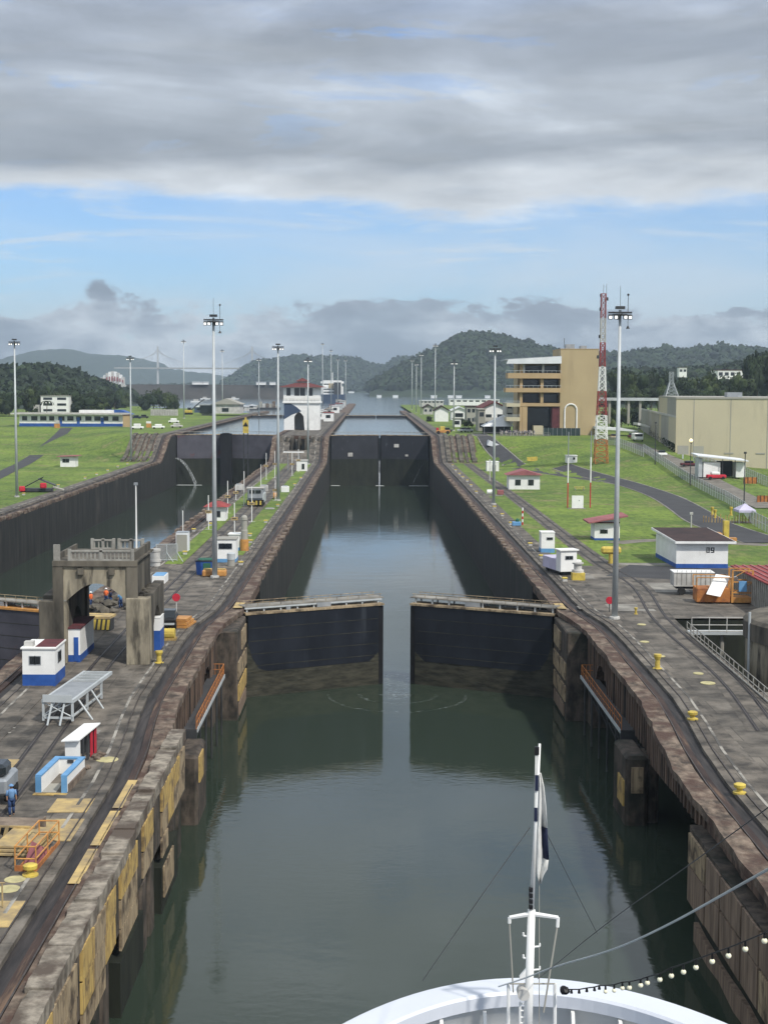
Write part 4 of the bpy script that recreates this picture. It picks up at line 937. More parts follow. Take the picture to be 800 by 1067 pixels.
yplate(79, 834, 2.3, 5.3, 'yellow rusty deck plate next to the blue rimmed box'); yplate(62, 864, 2.2, 4.6, 'yellow deck plate behind the orange cage')
yplate(2, 798, 1.7, 3, 'yellow deck plate at the picture edge level with the blue rimmed box'); yplate(2, 953, 1.6, 3.5, 'yellow deck plate at the picture edge below the orange cage')
def cover(px, py, r, label, m='pale_yellow'):
    p = G(px, py); t = MB().lathe([(r, 0), (r, .05), (r*.9, .07)], 18).build('round_cover', m); t.location = p; tag(t, label, 'cover', 'yellow round hatch covers')
cover(112, 792, .75, 'yellow round cover beside the red and white shelter'); cover(16, 917, .55, 'yellow round cover below the orange cage'); cover(9, 927, .6, 'yellow oval cover nearest the picture corner on the island')
cover(649, 716.5, .0+.55, 'small yellow round cover by the tall yellow bollard') if False else None
for x, y, l in ((668, 651, 'first pale yellow oval pad behind the mast with the red disc'), (671, 669, 'second pale yellow oval pad on the apron'), (687.5, 684, 'yellow pad just behind the tall yellow bollard'), (727, 702, 'yellow pad near the curving rails'), (737, 712, 'largest yellow pad near the curving rails')):
    cover(x, y, .62 if x > 730 else .45, l)
def bollard(px, py, H, label, kind=0, group='yellow mooring bollards'):
    p = G(px, py); t = thing('bollard', label, 'bollard', p, 0, group)
    if kind == 0:
        MB().lathe([(.42, 0), (.42, .08), (.24, .12)], 14).build('flange', 'yellow', t); MB().lathe([(.24, .12), (.2, H*.6), (.33, H*.86), (.33, H)], 14).build('shaft', 'yellow', t)
    else:
        MB().lathe([(.42, 0), (.42, .12), (.2, .16)], 14).build('flange', 'yellow', t); MB().lathe([(.2, .16), (.17, .3), (.36, .42), (.38, .6), (.25, .66)], 14).build('head', 'yellow', t)
bollard(166, 691, 1.1, 'tall yellow bollard at the foot of the concrete arch'); bollard(684.5, 697, 1.3, 'tall yellow bollard standing on the open apron')
bollard(32, 913, .7, 'squat double disc yellow bollard beside the orange cage', 1); bollard(721, 750, .7, 'squat double disc yellow bollard on the apron, farther one', 1); bollard(770, 827, .7, 'squat double disc yellow bollard on the apron, nearest the camera', 1)
t = dup(bpy.data.objects['bollard.001'], G(662, 640), 0, 'low yellow post at the foot of the apron mast', sc=(.55, .55, .55))
def cage():
    a = Gz(16, 907, zc(83)); b_ = Gz(38, 907, zc(83)); w = b_.x-a.x; t = thing('lifting_cage', 'orange lifting cage with a maroon load inside', 'cage', ((a.x+b_.x)/2, a.y, zc(a.y)), R(-3)); w2 = w/2; L = 4.6; H = 1.35
    mb = MB()
    for x in (-w2, w2):
        for y in (0, L/2, L): mb.tube((x, y, 0), (x, y, H), .045)
        for z in (.7, H): mb.tube((x, 0, z), (x, L, z), .045)
    for y in (0, L):
        for z in (.7, H): mb.tube((-w2, y, z), (w2, y, z), .045)
    mb.build('rails', 'orange', t)
    mb = MB(); mb.box(-w2, w2, 0, L, 0, .08); mb.box(-w2, w2, -.05, 0, 0, .35); mb.box(w2, w2+.05, 0, L, 0, .3); mb.build('tray', 'rorange', t)
    MB().add([(-w2+.2, .8, .08), (w2-.2, .8, .08), (w2-.2, L-1.2, .08), (-w2+.2, L-1.2, .08), (-.1, 1.6, 1.15)], [(0, 1, 4), (1, 2, 4), (2, 3, 4), (3, 0, 4), (0, 1, 2, 3)]).build('load', 'pink', t)
    t2 = thing('plate_stack', 'stack of yellow steel plates beside the orange cage', 'plates', Gz(22, 880, zc(88)), R(-6))
    for i in range(3): MB().box(-1.2+.1*i, 1.4-.05*i, -2+.2*i, 2.2-.1*i, .15*i, .15*i+.1).build('plate', 'yline', t2)
    a = Gz(12, 869, zc(90)); t3 = thing('striped_barrier', 'low yellow and black striped barrier frame with rusty deck', 'barrier', (a.x, a.y, zc(a.y)), R(-4))
    MB().box(-2.2, 1.4, 0, 1.6, .45, .58).build('deck', 'block', t3); mb = MB()
    for i in range(8): mb.prism([(-2.2+i*.44, 0), (-1.98+i*.44, 0), (-1.85+i*.44, .55), (-2.05+i*.44, .55)], 'y', -.1, 0)
    mb.box(-2.2, 1.4, -.09, -.01, .5, .6); mb.build('front_bars', 'yline', t3); MB().box(1.4, 1.5, -.1, 1.7, 0, .65).build('end_plate', 'block', t3)
    mb = MB()
    for x in (-1.7, .9): mb.cbox(x, .8, 0, .3, 1.2, .45)
    mb.build('feet', 'dgrey', t3)
cage()
t = thing('parked_cart', 'grey cart cut off by the picture edge beside the worker', 'cart', Gz(-2, 838, zc(98)))
MB().box(-1.5, .55, 0, 3, .5, 1.5).build('body', 'grey', t, bevel=.15); MB().box(-1.4, .4, .3, 2.0, 1.5, 2.3).build('cab', 'glass', t, bevel=.2)
for y in (.6, 2.4): MB().tube((.3, y, .35), (.6, y, .35), .35, n=12).build('wheel', 'rubber', t)
t = thing('loop_handle', 'yellow post and handle at the picture edge on the island', 'post', Gz(3, 945, zc(80))); MB().tube((0, 0, 0), (0, 0, 1.2), .05).build('post', 'yline', t); MB().tube((-.6, 0, 1.2), (.15, 0, 1.2), .04).build('handle', 'yline', t)
# painted outlines near the corner
for x, y, w, d in ((24, 941, 1.1, .8),): patch('deck_marking', 'pink', *(lambda p: (p.x-w/2, p.x+w/2, p.y-d/2, p.y+d/2))(G(x, y)), '', .03)
for x, y, w, d in ((31, 930, .12, 2.4), (18, 950, .12, 2.2), (112, 797, .15, 1.5)): patch('deck_marking', 'kerb', *(lambda p: (p.x-w/2, p.x+w/2, p.y-d/2, p.y+d/2))(G(x, y)), '', .035)
# things beside and beyond the arch
def crate_stack(px, py, label, n=3, w=2.2, d=4.0, m='ytimber', rz=-8):
    t = thing('crate_pallets', label, 'pallets', G(px, py), R(rz))
    for i in range(n): MB().box(-w/2+.12*i, w/2-.1*i, .15*i, d-.5*i, .32*i, .32*i+.27).build('pallet', m, t)
crate_stack(186, 655, 'yellow stacked pallets right beside the arch', 3, 1.8, 3.6, 'orange')
for x, y, l in ((206+0, 601, 'orange box at the mast foot nearer the blue skip'), (216+14, 601, 'orange box at the mast foot away from the blue skip')):
    p = G(x+10 if x < 210 else x, y); t = thing('orange_box', l, 'box', p, 0, 'orange boxes at the mast foot'); MB().box(-.65, .65, 0, 1.6, 0, .8).build('body', 'orange', t, bevel=.12); MB().box(-.5, .5, .2, 1.4, .8, .92).build('lid', 'ytimber', t)
t = thing('skip', 'blue and green waste skip beside the tall island mast', 'skip', G(213.5, 599)); MB().prism([(-1.0, 0), (1.0, 0), (1.15, 1.7), (-1.15, 1.7)], 'y', 0, 2.6).build('body', 'blue', t); MB().box(-1.2, 1.2, -.08, 2.7, 1.7, 1.82).build('rim', 'dgrey', t); MB().box(-.2, .75, -.05, -.01, .3, 1.5).build('side_panel', 'green', t); MB().box(-.9, .9, .3, 2.4, 1.82, 1.9).build('lid', 'green', t)
t = thing('exhaust_pipe', 'fat grey hooded pipe standing on an orange drum', 'pipe', G(254.8, 574)); MB().lathe([(.62, 0), (.62, 1.7)], 16).build('drum', 'orange', t); MB().lathe([(.5, 1.7), (.5, 3.0), (.42, 3.1), (.42, 4.4), (.5, 4.5), (.48, 4.9), (.25, 5.2)], 16).build('pipe', 'greyw', t, smooth=False)
t = thing('steel_bin', 'shiny steel bin in front of the white hut with blue base', 'bin', G(241, 590)); MB().lathe([(.5, 0), (.5, .9)], 16).build('base', 'greyw', t); MB().lathe([(.55, .9), (.55, 1.7), (.4, 1.8)], 16).build('drum', 'lgrey', t)
t = thing('barrel_stack', 'pale banded barrel beyond the arch top', 'barrel', G(162, 590)); MB().lathe([(.7, 0), (.7, .6), (.8, .62), (.8, .9), (.65, .92), (.65, 1.9), (.75, 2.0), (.75, 2.3)], 16).build('body', 'dwhite', t)
hut(158.5, 172, 608, 600, 3.2, 'low white tank box with blue top beyond the arch', cat='tank', roof='lblue', over=-.12, name='tank_box', roofth=.08)
t = thing('wire_barrier', 'folding wire mesh barrier beside the pale barrel', 'barrier', G(174, 585), R(8)); MB().box(-1.4, 1.4, -.02, .02, .2, 2.3).build('mesh_panel', 'mesh', t)
mb = MB(); 
for x in (-1.4, 0, 1.4): mb.tube((x, 0, 0), (x, 0, 2.4), .06)
for z in (.2, 2.35): mb.tube((-1.4, 0, z), (1.4, 0, z), .05)
mb.tube((0, 0, 1.2), (.9, -1.2, 0), .05); mb.tube((1.4, 0, 1.2), (2.2, -1.0, 0), .05); mb.build('frame', 'lgrey', t)
t = thing('pickup_truck', 'dark pickup truck parked behind the arch wing', 'truck', G(173.5, 657), R(4)); MB().box(-.9, .9, 0, 4.6, .5, 1.1).build('body', 'black', t, bevel=.1); MB().prism([(1.2, 1.1), (1.7, 1.75), (3.0, 1.75), (3.4, 1.1)], 'x', -.8, .8).build('cab', 'glass', t); MB().box(-.8, .8, -.06, 0, .55, .75).build('bumper', 'lgrey', t)
for x in (-.95, .7):
    for y in (.9, 3.6): MB().tube((x, y, .38), (x+.25, y, .38), .38, n=12).build('wheel', 'rubber', t)
t = thing('disc_sign', 'red disc sign on a short post on the island', 'sign', G(184, 637)); MB().tube((0, 0, 0), (0, 0, 1.3), .06).build('post', 'dwhite', t); MB().tube((0, -.12, 1.5), (0, -.04, 1.5), .42, n=20).build('disc', 'scarlet', t)
t = thing('disc_sign', 'red disc sign low on the side of the apron mast', 'sign', G(634.5, 638)); MB().tube((0, 0, 0), (0, 0, 1.0), .05).build('post', 'dgrey', t); MB().tube((0, -.12, 1.3), (0, -.04, 1.3), .40, n=20).build('disc', 'scarlet', t)
t = thing('rubble_heap', 'heap of dark debris under the arch beyond the striped block', 'heap', G(112, 637), kind='stuff'); mb = MB(); random.seed(11)
for i in range(26): mb.ico((random.gauss(0, 1.3), random.gauss(1.5, 2.2), random.uniform(0, .8)), random.uniform(.25, .7), 1, .35, .6)
mb.build('debris', 'archd', t)
t = thing('striped_block', 'yellow and black striped bumper block on the track beyond the arch', 'buffer', G(99, 657), R(-6)); MB().box(-1.6, 1.6, 0, 1.3, 0, 1.15).build('body', 'dgrey', t); mb = MB()
for i in range(7): mb.prism([(-1.6+i*.46, 0.1), (-1.35+i*.46, 0.1), (-1.2+i*.46, 1.1), (-1.45+i*.46, 1.1)], 'y', -.05, 0)
mb.build('stripes', 'yellow', t); MB().box(-1.4, 1.5, .1, 2.5, 1.15, 1.35).build('top_plate', 'yline', t)
t = thing('yellow_reel', 'small yellow winch by the pallets at the arch side', 'winch', G(177, 667)); MB().tube((-.5, 0, .6), (.5, 0, .6), .55, n=14).build('drum', 'yellow', t); MB().box(-.65, .65, -.5, .5, 0, .25).build('base_frame', 'ytimber', t)
# right bank machinery
t = thing('white_vehicle', 'small white box vehicle by the edge track on the dark apron', 'vehicle', G(592, 600), R(14))
MB().box(-1.1, 1.1, 0, 1.6, .5, 3.2).build('cab', 'white', t, bevel=.05); MB().box(-1.3, 1.3, -.2, 1.8, 3.2, 3.35).build('roof', 'white', t); MB().box(-1.1, 1.0, 1.6, 6.4, .5, 2.0).build('body', 'lilac', t, bevel=.05)
windows(t, -.45, .55, 0, 2.1, 2.5, 2); MB().box(-.8, .8, .3, 6, .1, .5).build('chassis', 'black', t)
for x in (-.9, .7):
    for y in (1.0, 5.2): MB().tube((x, y, .35), (x+.2, y, .35), .35, n=10).build('wheel', 'rubber', t)
MB().box(1.1, 1.9, .4, 1.3, .8, 1.9).build('side_box', 'white', t)
t = thing('compressor', 'white round compressor on a yellow box by the white vehicle', 'compressor', G(602.5, 605)); MB().box(-.8, .8, 0, 1.2, 0, .95).build('base_box', 'yellow', t, bevel=.03); MB().lathe([(.75, 0), (.75, .3), (.5, .35), (.5, 1.0), (.7, 1.05), (.7, 1.2)], 14, (0, .8, .95)).build('drum', 'dwhite', t)
t = thing('yellow_hydrant', 'yellow mushroom shaped post behind the apron mast', 'post', G(636, 587)); MB().lathe([(.35, 0), (.3, 1.3)], 12).build('shaft', 'yellow', t); MB().box(-1.35, 1.35, -.4, .6, 1.3, 2.3).build('head', 'yellow', t, bevel=.25)
t = thing('box_trailer', 'grimy white box trailer parked on the apron', 'trailer', G(701.5, 620), R(-2))
a_ = G(701.5, 620); s = F/a_.y
MB().box(0, 42/s, 0, 2.6, 1.0, 23.5/s).build('box', 'dwhite', t); mb = MB(); [mb.box(.3+i*.55, .36+i*.55, -.04, 0, 1.2, 2.9) for i in range(8)]; mb.build('side_ribs', 'bal', t); MB().box(-.05, 42/s+.05, -.06, 2.66, 23.5/s, 23.5/s+.08).build('roof', 'white', t)
MB().box(.3, 4.3, .3, 2.3, .7, 1.0).build('chassis', 'black', t)
for x in (.9, 2.8, 3.7): MB().tube((x, -.05, .45), (x, .3, .45), .45, n=12).build('wheel', 'rubber', t)
t = thing('crawler_crane', 'orange machine with a folded white canopy and lattice frame', 'crane', G(725, 629), R(-3)); t.scale = (.85, .85, .75)
o = MB().box(0, 4.4, 0, 3, .2, 2.3).build('body', 'rorange', t, bevel=.08)
mb = MB()
for x in (0, 4.4): 
    for y in (0, 3): mb.tube((x, y, 2.3), (x, y, 3.9), .08)
for y in (0, 3): mb.tube((0, y, 3.9), (4.4, y, 3.9), .08)
mb.build('frame', 'orange', t)
mb = MB()
for x in (4.6, 7.2):
    for y in (0, 2.4): mb.box(x-.12, x+.12, y-.12, y+.12, .2, 5.0)
for z in (1.6, 3.2, 4.9):
    for y in (0, 2.4): mb.box(4.6, 7.2, y-.1, y+.1, z, z+.16)
mb.box(4.7, 7.1, 0, 2.4, .2, 1.0); mb.tube((4.6, 0, 1.6), (7.2, 0, 3.2), .07); mb.tube((4.6, 2.4, 3.2), (7.2, 2.4, 4.9), .07); mb.build('tower_frame', 'orange', t)
MB().add([(1.1, -.9, 1.6), (2.9, -.9, 1.2), (4.4, .8, 3.8), (2.6, .8, 4.1), (1.2, -.7, 1.8), (2.9, -.7, 1.4), (4.4, 1, 4.0), (2.6, 1, 4.3)], [(0, 1, 2, 3), (4, 5, 6, 7), (0, 1, 5, 4), (1, 2, 6, 5), (2, 3, 7, 6), (3, 0, 4, 7)]).build('canopy', 'white', t)
MB().add([(4.2, .4, 3.8), (5.2, .4, 4.0), (5.6, 1.0, 3.2), (4.6, 1.0, 3.0), (4.2, .6, 3.9), (5.2, .6, 4.1), (5.6, 1.2, 3.3), (4.6, 1.2, 3.1)], [(0, 1, 2, 3), (4, 5, 6, 7), (0, 1, 5, 4), (1, 2, 6, 5), (2, 3, 7, 6), (3, 0, 4, 7)]).build('canopy_flap', 'cloth', t)
MB().box(5.4, 6.4, -.25, .1, 1.9, 3.4).build('cab_window', 'lblue', t)
mb = MB(); [mb.tube((x, .2, .35), (x, 2.8, .35), .35, n=10) for x in (.6, 1.8, 3.0, 4.0)]; mb.build('tracks', 'rubber', t)
# pale steel walkway + white railing along the sunken yard
def railing(pts, label, cat='railing', m='bal', H=1.1, sp=1.6, name='railing', kick=True):
    b0 = Vector(pts[0]); t = thing(name, label, cat, b0)
    P = []
    for a, b in zip(pts, pts[1:]):
        a, b = Vector(a), Vector(b); n = max(1, round((b-a).length/sp)); P += [a+(b-a)*i/n for i in range(n)]
    P.append(Vector(pts[-1])); mb = MB()
    for p_ in P: MB().tube(p_-b0, p_-b0+Vector((0, 0, H)), .045).build('post', m, t)
    mb = MB()
    for z in (H*.5, H): mb.path([p_-b0+Vector((0, 0, z)) for p_ in P], .045)
    if kick: mb.path([p_-b0+Vector((0, 0, .12)) for p_ in P], .07)
    mb.build('rails', m, t); return t
railing([(31.3, y, zc(y)) for y in (144, 138, 130, 122, 112, 100, 88)], 'long white railing running beside the curving rails to the picture edge')
railing([(31.8, 144.2, zc(144)), (40.5, 144.2, zc(144))], 'short pale green railing crossing the head of the sunken yard', m='dwhite', H=1.5)
t = thing('footbridge', 'pale footbridge slab over the sunken yard', 'footbridge', (36, 144.5, zc(144))); MB().box(-4.5, 5.5, -.3, 1.2, -.25, 0).build('deck', 'lgrey', t); MB().tube((-1, .4, -5), (-1, .4, -.25), .2).build('column', 'greyw', t)
t = thing('concrete_tank', 'big round concrete tank at the picture edge with crusted rim', 'tank', (44.2, 134, 3.5)); MB().lathe([(9.4, 0), (9.4, 7.0)], 40).build('shell', 'archc', t, smooth=False)
MB().lathe([(9.5, 7.0), (9.65, 7.05), (9.65, 8.6), (9.3, 8.9), (6, 9.2)], 40).build('rim', 'archd', t); mb = MB()
for i in range(16): a = -math.pi/2-.9+i*.12; mb.tube((math.cos(a)*9.75, math.sin(a)*9.75, 7.2), (math.cos(a)*9.75, math.sin(a)*9.75, 8.6), .12)
mb.build('rim_ribs', 'dgrey', t); MB().tube((-9.6, -1, 0), (-9.6, -1, 9.6), .12).build('ladder_pipe', 'lgrey', t)
def container():
    a = G(765, 640); t = thing('ribbed_container', 'long grey ribbed store with red top beyond the round tank', 'store', (42.2, 150.5, 9.0), R(0)); L = 9; Wd = 16; H = 3.7
    MB().box(0, L, 0, 20, 0, H).build('wall', 'greyw', t); mb = MB()
    for i in range(12): mb.box(.1+i*.75, .38+i*.75, -.1, 0, .1, H-.1)
    for i in range(24): mb.box(-.1, 0, .2+i*.8, .45+i*.8, .1, H-.1)
    mb.build('ribs', 'bal', t); MB().box(-.2, L+.2, -.2, 20.2, H, H+.15).build('roof', 'red', t); mb = MB()
    for i in range(10): mb.box(.2+i*.9, .5+i*.9, -.15, 20.1, H+.15, H+.24)
    mb.build('roof_ribs', 'pink', t)
container()
# ---------------------------------------------------------------- markers, posts on the island grass
def arrow_post(x, by, ty, label, m='white', sign=True, zoff=0):
    b = G(x, by); H = GY(x, ty, b.y).z-b.z-zoff; t = thing('marker_post', label, 'marker post', b+Vector((0, 0, zoff)), 0, 'white marker posts on the island')
    MB().tube((0, 0, 0), (0, 0, H), .08, n=6).build('post', m, t)
    if not zoff: MB().box(-.6, .6, -.2, .2, 0, .08).build('foot', 'dwhite', t)
    if sign:
        zz = H*.52; MB().box(-.55, .55, -.12, -.08, zz-.25, zz+.25).build('sign_board', 'yline', t); MB().box(-.35, .35, -.14, -.12, zz-.07, zz+.07).build('sign_mark', 'dgrey', t)
AP = [(217.5, 552, 516), (237.5, 535, 501), (262.5, 544, 507), (254.5, 527, 491), (244.5, 558, 524), (277.5, 500, 472), (286.5, 498, 470), (287, 522, 500), (304.5, 496, 472), (246, 521, 506), (190.8, 555, 532), (272, 506, 484), (311, 492, 468)]
DESC = ['beside the red roofed hut, canal side', 'just past the red roofed hut', 'in front of the silver locomotive', 'behind the silver locomotive on the lane side', 'behind the small white hut with light blue foot', 'at the outer island edge near the ramp', 'next to the farther island mast', 'with orange foot past the locomotive', 'under the white canopy', 'by the small white pallet at the outer edge', 'on top of the grey electrical cabinet', 'short one at the outer edge past the locomotive', 'beside the white kiosk']
for (x, b, t_), d_ in zip(AP, DESC):
    arrow_post(x, b, t_, 'white marker post '+d_, sign=x not in (254.5, 190.8, 272), zoff=0)
t = thing('tow_locomotive', 'silver tow locomotive with striped black front on the island track', 'locomotive', G(266, 528), R(0))
MB().box(-1.6, 1.6, .4, 7.6, .6, 2.5).build('body', 'lgrey', t, bevel=.12); MB().box(-1.5, 1.5, 0, 2.2, 1.6, 3.6).build('cab', 'grey', t, bevel=.1); MB().box(-1.7, 1.7, -.1, 2.3, 3.6, 3.78).build('roof', 'dwhite', t); windows(t, -1.2, 1.2, 0, 2.6, 3.3, 2)
MB().box(-1.7, 1.7, -.25, .4, .3, 1.4).build('buffer_beam', 'black', t, bevel=.05); mb = MB(); [mb.box(-1.5+i*.8, -1.15+i*.8, -.3, -.25, .4, 1.2) for i in range(4)]; mb.build('stripes', 'yellow', t)
MB().box(-1.5, 1.5, 5.2, 7.4, 2.5, 3.4).build('rear_cab', 'grey', t, bevel=.1); mb = MB(); [mb.tube((x, y, .4), (x+.15, y, .4), .4, n=10) for x in (-1.5, 1.3) for y in (1.2, 3, 5, 6.8)]; mb.build('wheels', 'dgrey', t)
t = thing('canopy', 'flat white canopy on posts near the island ramp', 'canopy', G(306, 490)); MB().box(-2.9, 2.9, -.8, .8, 5.0, 5.25).build('roof', 'white', t); MB().tube((-1.6, 0, 0), (-1.6, 0, 5), .1).build('post', 'grey', t); MB().tube((1.6, 0, 0), (1.6, 0, 5), .1).build('post', 'grey', t)
t = thing('cable_reel', 'orange cable reel on the island by the marker posts', 'reel', G(287.5, 520)); MB().tube((-.5, 0, .7), (.5, 0, .7), .7, n=14).build('drum', 'orange', t); MB().box(-.8, .8, -.4, .4, 0, .2).build('stand', 'dgrey', t)
for x, y, l, m in ((297, 513, 'white pump unit on the island track side', 'white'), (249, 511, 'pale equipment box beyond the red roofed hut', 'dwhite'), (275, 512, 'low white bench box by the locomotive', 'dwhite'), (281, 531, 'low dark grey lid on the island grass', 'greyw')):
    t = thing('equipment_box', l, 'equipment', G(x, y)); MB().box(-.9, .9, 0, 1.4, 0, 1.3 if m != 'greyw' else .25).build('body', m, t, bevel=.06); MB().box(-.6, .6, .2, 1.1, 1.3 if m != 'greyw' else .25, 1.5 if m != 'greyw' else .3).build('lid', 'grey', t)
# rows of small yellow-white edge markers
def markers(name, pts, wh, grp):
    pr = None
    for i, p in enumerate(pts):
        l = f'{od(i)} yellow topped marker {wh}'
        if pr is None:
            pr = thing('edge_marker', l, 'marker', p, 0, grp); MB().box(-.28, .28, -.28, .28, 0, .38).build('body', 'dwhite', pr, bevel=.04); MB().box(-.34, .34, -.34, .34, .38, .55).build('cap', 'yellow', pr, bevel=.04)
        else: dup(pr, p, 0, l)
def row(xw, ys): return [Vector((xw, y, h(xw, y))) for y in ys]
markers('m', [G(*p) for p in ((614-26, 606), (563.5, 582), (552, 569), (532, 547), (523, 538), (515, 530), (496, 514), (490.5, 507), (486.5, 502), (482, 498.5), (478.5, 495), (474.5, 491), (471.5, 486))], 'along the lawn side, counted from the open gate', 'edge markers on the lawn side')
markers('m', [G(*p) for p in ((251, 589), (261, 566), (260.5, 559), (277, 545), (289.5, 528), (307, 506), (313.5, 499.5))], 'on the island edge, counted from the tall mast', 'edge markers on the island')
markers('m', [G(*p) for p in ((25, 516), (61, 507), (89, 499), (101, 495), (112.5, 491), (123, 487), (133, 484), (148, 481))], 'along the grassy bank, counted from the mast', 'edge markers on the grassy bank')
markers('m', [G(*p) for p in ((202, 554), (219, 548), (193, 578), (239, 590-9))], 'on the island grass, counted from the grey cabinet', 'loose markers on the island grass')
# ---------------------------------------------------------------- left bank objects
hut(63, 79, 486.5, 476, 4.2, 'white kiosk with pale pink roof on the grassy bank', roof='pink', over=.9, win=[(.15, .6, .45, .8, 2)], shed=.25)
t = thing('wrecked_machine', 'broken red and black machine with tilted panel on the grass', 'machine', G(38, 513), R(8))
MB().box(-3.4, 3.6, 0, 3, .2, .8).build('chassis', 'dgrey', t); MB().add([(-3.0, 0, .8), (1.5, 0, 3.2), (1.5, 2.6, 3.2), (-3.0, 2.6, .8), (-3.0, 0, 1.0), (1.5, 0, 3.4), (1.5, 2.6, 3.4), (-3.0, 2.6, 1.0)], [(0, 1, 2, 3), (4, 5, 6, 7), (0, 1, 5, 4), (1, 2, 6, 5), (2, 3, 7, 6), (3, 0, 4, 7)]).build('tilted_panel', 'black', t)
MB().add([(0.5, -.2, 2.9), (4.2, -.2, 1.4), (4.2, 2.2, 1.4), (0.5, 2.2, 2.9), (0.5, -.2, 3.1), (4.2, -.2, 1.6), (4.2, 2.2, 1.6), (0.5, 2.2, 3.1)], [(0, 1, 2, 3), (4, 5, 6, 7), (0, 1, 5, 4), (1, 2, 6, 5), (2, 3, 7, 6), (3, 0, 4, 7)]).build('side_panel', 'dgrey', t)
MB().cbox(-3.0, -.4, .2, 1.3, 1, 1.2).build('engine_box', 'scarlet', t, bevel=.2); MB().cbox(1.6, -.3, .9, 1.4, 1, 1.2).build('red_housing', 'scarlet', t, bevel=.2); MB().tube((3.6, 0, 1.2), (6.0, .5, .4), .3).build('boom', 'greyw', t)
t = thing('low_pavilion', 'long low white pavilion with blue base and many windows', 'pavilion', G(75, 444.5))
b_ = t.location.copy(); s = F/b_.y; w = 108/s; H = 11/s+.6
MB().box(-w/2, w/2, 0, 9, H*.26, H).build('wall', 'white', t); MB().box(-w/2-.02, w/2+.02, -.02, 9.02, -1, H*.26).build('base_band', 'blue', t); MB().box(-w/2-3, w/2+1, -2, 10, H, H+.5).build('roof', 'dwhite', t); MB().box(-w/2-2, w/2, -1, 9, H+.5, H+.62).build('roof_top', 'greyw', t)
for i in range(11):
    a = -w/2+1.0+i*(w-2)/11; ww = (w-2)/11*(.75 if i % 3 else .6); windows(t, a, a+ww, 0, H*.5, H*.85, 1)
for x in (-w*.12, w*.05, w*.28): MB().box(x, x+1.2, -.08, 0, 0, H*.75).build('door', 'blue', t)
MB().box(w/2-18, w/2-5, 2, 7, H+.62, H+1.7).build('roof_unit', 'white', t)
t = thing('timber_tower', 'brown square wooden hut at the end of the long pavilion', 'hut', G(132, 445)); MB().box(-1.4, 1.6, 0, 3, 0, 4.6).build('wall', 'orangew', t); MB().box(-1.6, 1.8, -.2, 3.2, 4.6, 4.8).build('roof', 'mroof', t)
t = thing('orange_kiosk', 'orange and white kiosk at the top of the grass path', 'kiosk', G(59.5, 446)); MB().box(-1, 1, 0, 1.6, 0, 1.7).build('body', 'orange', t); MB().box(-.8, .8, -.1, 1.5, 1.7, 2.9).build('tank', 'dwhite', t)
def block_building(px0, px1, by, ty, label, storeys=3, m='white', D=14, roof='greyw', name='building', cols=4, cat='building', Yf=None, group=None):
    if Yf is None: p = G((px0+px1)/2, by); Y = p.y; z = p.z
    else: Y = Yf; z = GY((px0+px1)/2, by, Y).z
    a, b = GY(px0, by, Y), GY(px1, by, Y); w = b.x-a.x; H = GY((px0+px1)/2, ty, Y).z-z; t = thing(name, label, cat, ((a.x+b.x)/2, Y, z), 0, group)
    MB().box(-w/2, w/2, 0, D, -2, H).build('wall', m, t); MB().box(-w/2-.3, w/2+.3, -.3, D+.3, H, H+.35).build('roof', roof, t)
    sh = H/storeys
    for k in range(storeys):
        for i in range(cols): a_ = -w/2+w*(i+.15)/cols; windows(t, a_, a_+w*.7/cols, 0, k*sh+sh*.4, k*sh+sh*.78, 1)
    return t
t = block_building(43, 72, 431, 413, 'pale three storey house before the dark wooded hill', 3, 'white', cols=2, Yf=760); MB().box(-14, -8, 1, 10, -2, 4.5).build('side_wing', 'dwhite', t)
block_building(52, 66, 446.3-8, 440.5-8, 'blue roofed long shed beyond the pavilion', 1, 'dwhite', 8, 'blue', Yf=700) if False else None
t = thing('blue_roof_shed', 'blue roofed open shed beyond the end of the pavilion', 'shed', GY(118, 437, 700)); MB().box(-8, 8, 0, 8, -2, 2.4).build('wall', 'greyw', t); MB().prism([(-9, 2.4), (9, 2.4), (4, 4.4), (-4, 4.4)], 'y', -.5, 8.5).build('roof', 'blue', t)
t = thing('shipping_container', 'long white container on the bank by the excavator', 'container', G(171, 433)); MB().box(-7.2, 7.2, 0, 3, 0, 3.2).build('box', 'dwhite', t); mb = MB(); [mb.box(-7+i*.9, -6.7+i*.9, -.1, 0, .2, 3) for i in range(16)]; mb.build('side_ribs', 'bal', t)
for x, y, l, m, w in ((72.5+0, 0, '', '', 0),): pass
for x, y, l, m in ((150, 436, 'dark parked car nearest the white container', 'dgrey'), (142, 436.5, 'dark blue parked car beside the white container', 'navy'), (181, 441, 'white parked van on the bank before the excavator', 'white'), (184, 446, 'white flatbed lorry low on the bank', 'dwhite'), (165, 447, 'white and grey small truck at the bank gate', 'white'), (143, 447.5, 'white van parked near the brown wooden hut', 'white')):
    t = thing('parked_vehicle', l, 'vehicle', G(x, y), 0, 'vehicles parked on the far bank'); MB().box(-2.3, 2.3, 0, 1.8, .35, 1.1).build('body', m, t, bevel=.15); MB().box(-1.3, 1.2, .1, 1.7, 1.1, 1.8 if 'van' not in l else 2.1).build('cab', 'glass' if 'car' in l else m, t, bevel=.15)
    for wx in (-1.5, 1.5): MB().tube((wx, -.03, .35), (wx, .2, .35), .35, n=8).build('wheel', 'rubber', t)
t = thing('kiosk', 'small yellow and white fuel post on the bank edge', 'post', G(155, 445.5)); MB().box(-.9, .9, 0, 1.2, 0, 1.6).build('body', 'orange', t); MB().box(-.9, .9, 0, 1.2, 1.6, 2.4).build('top_box', 'white', t)
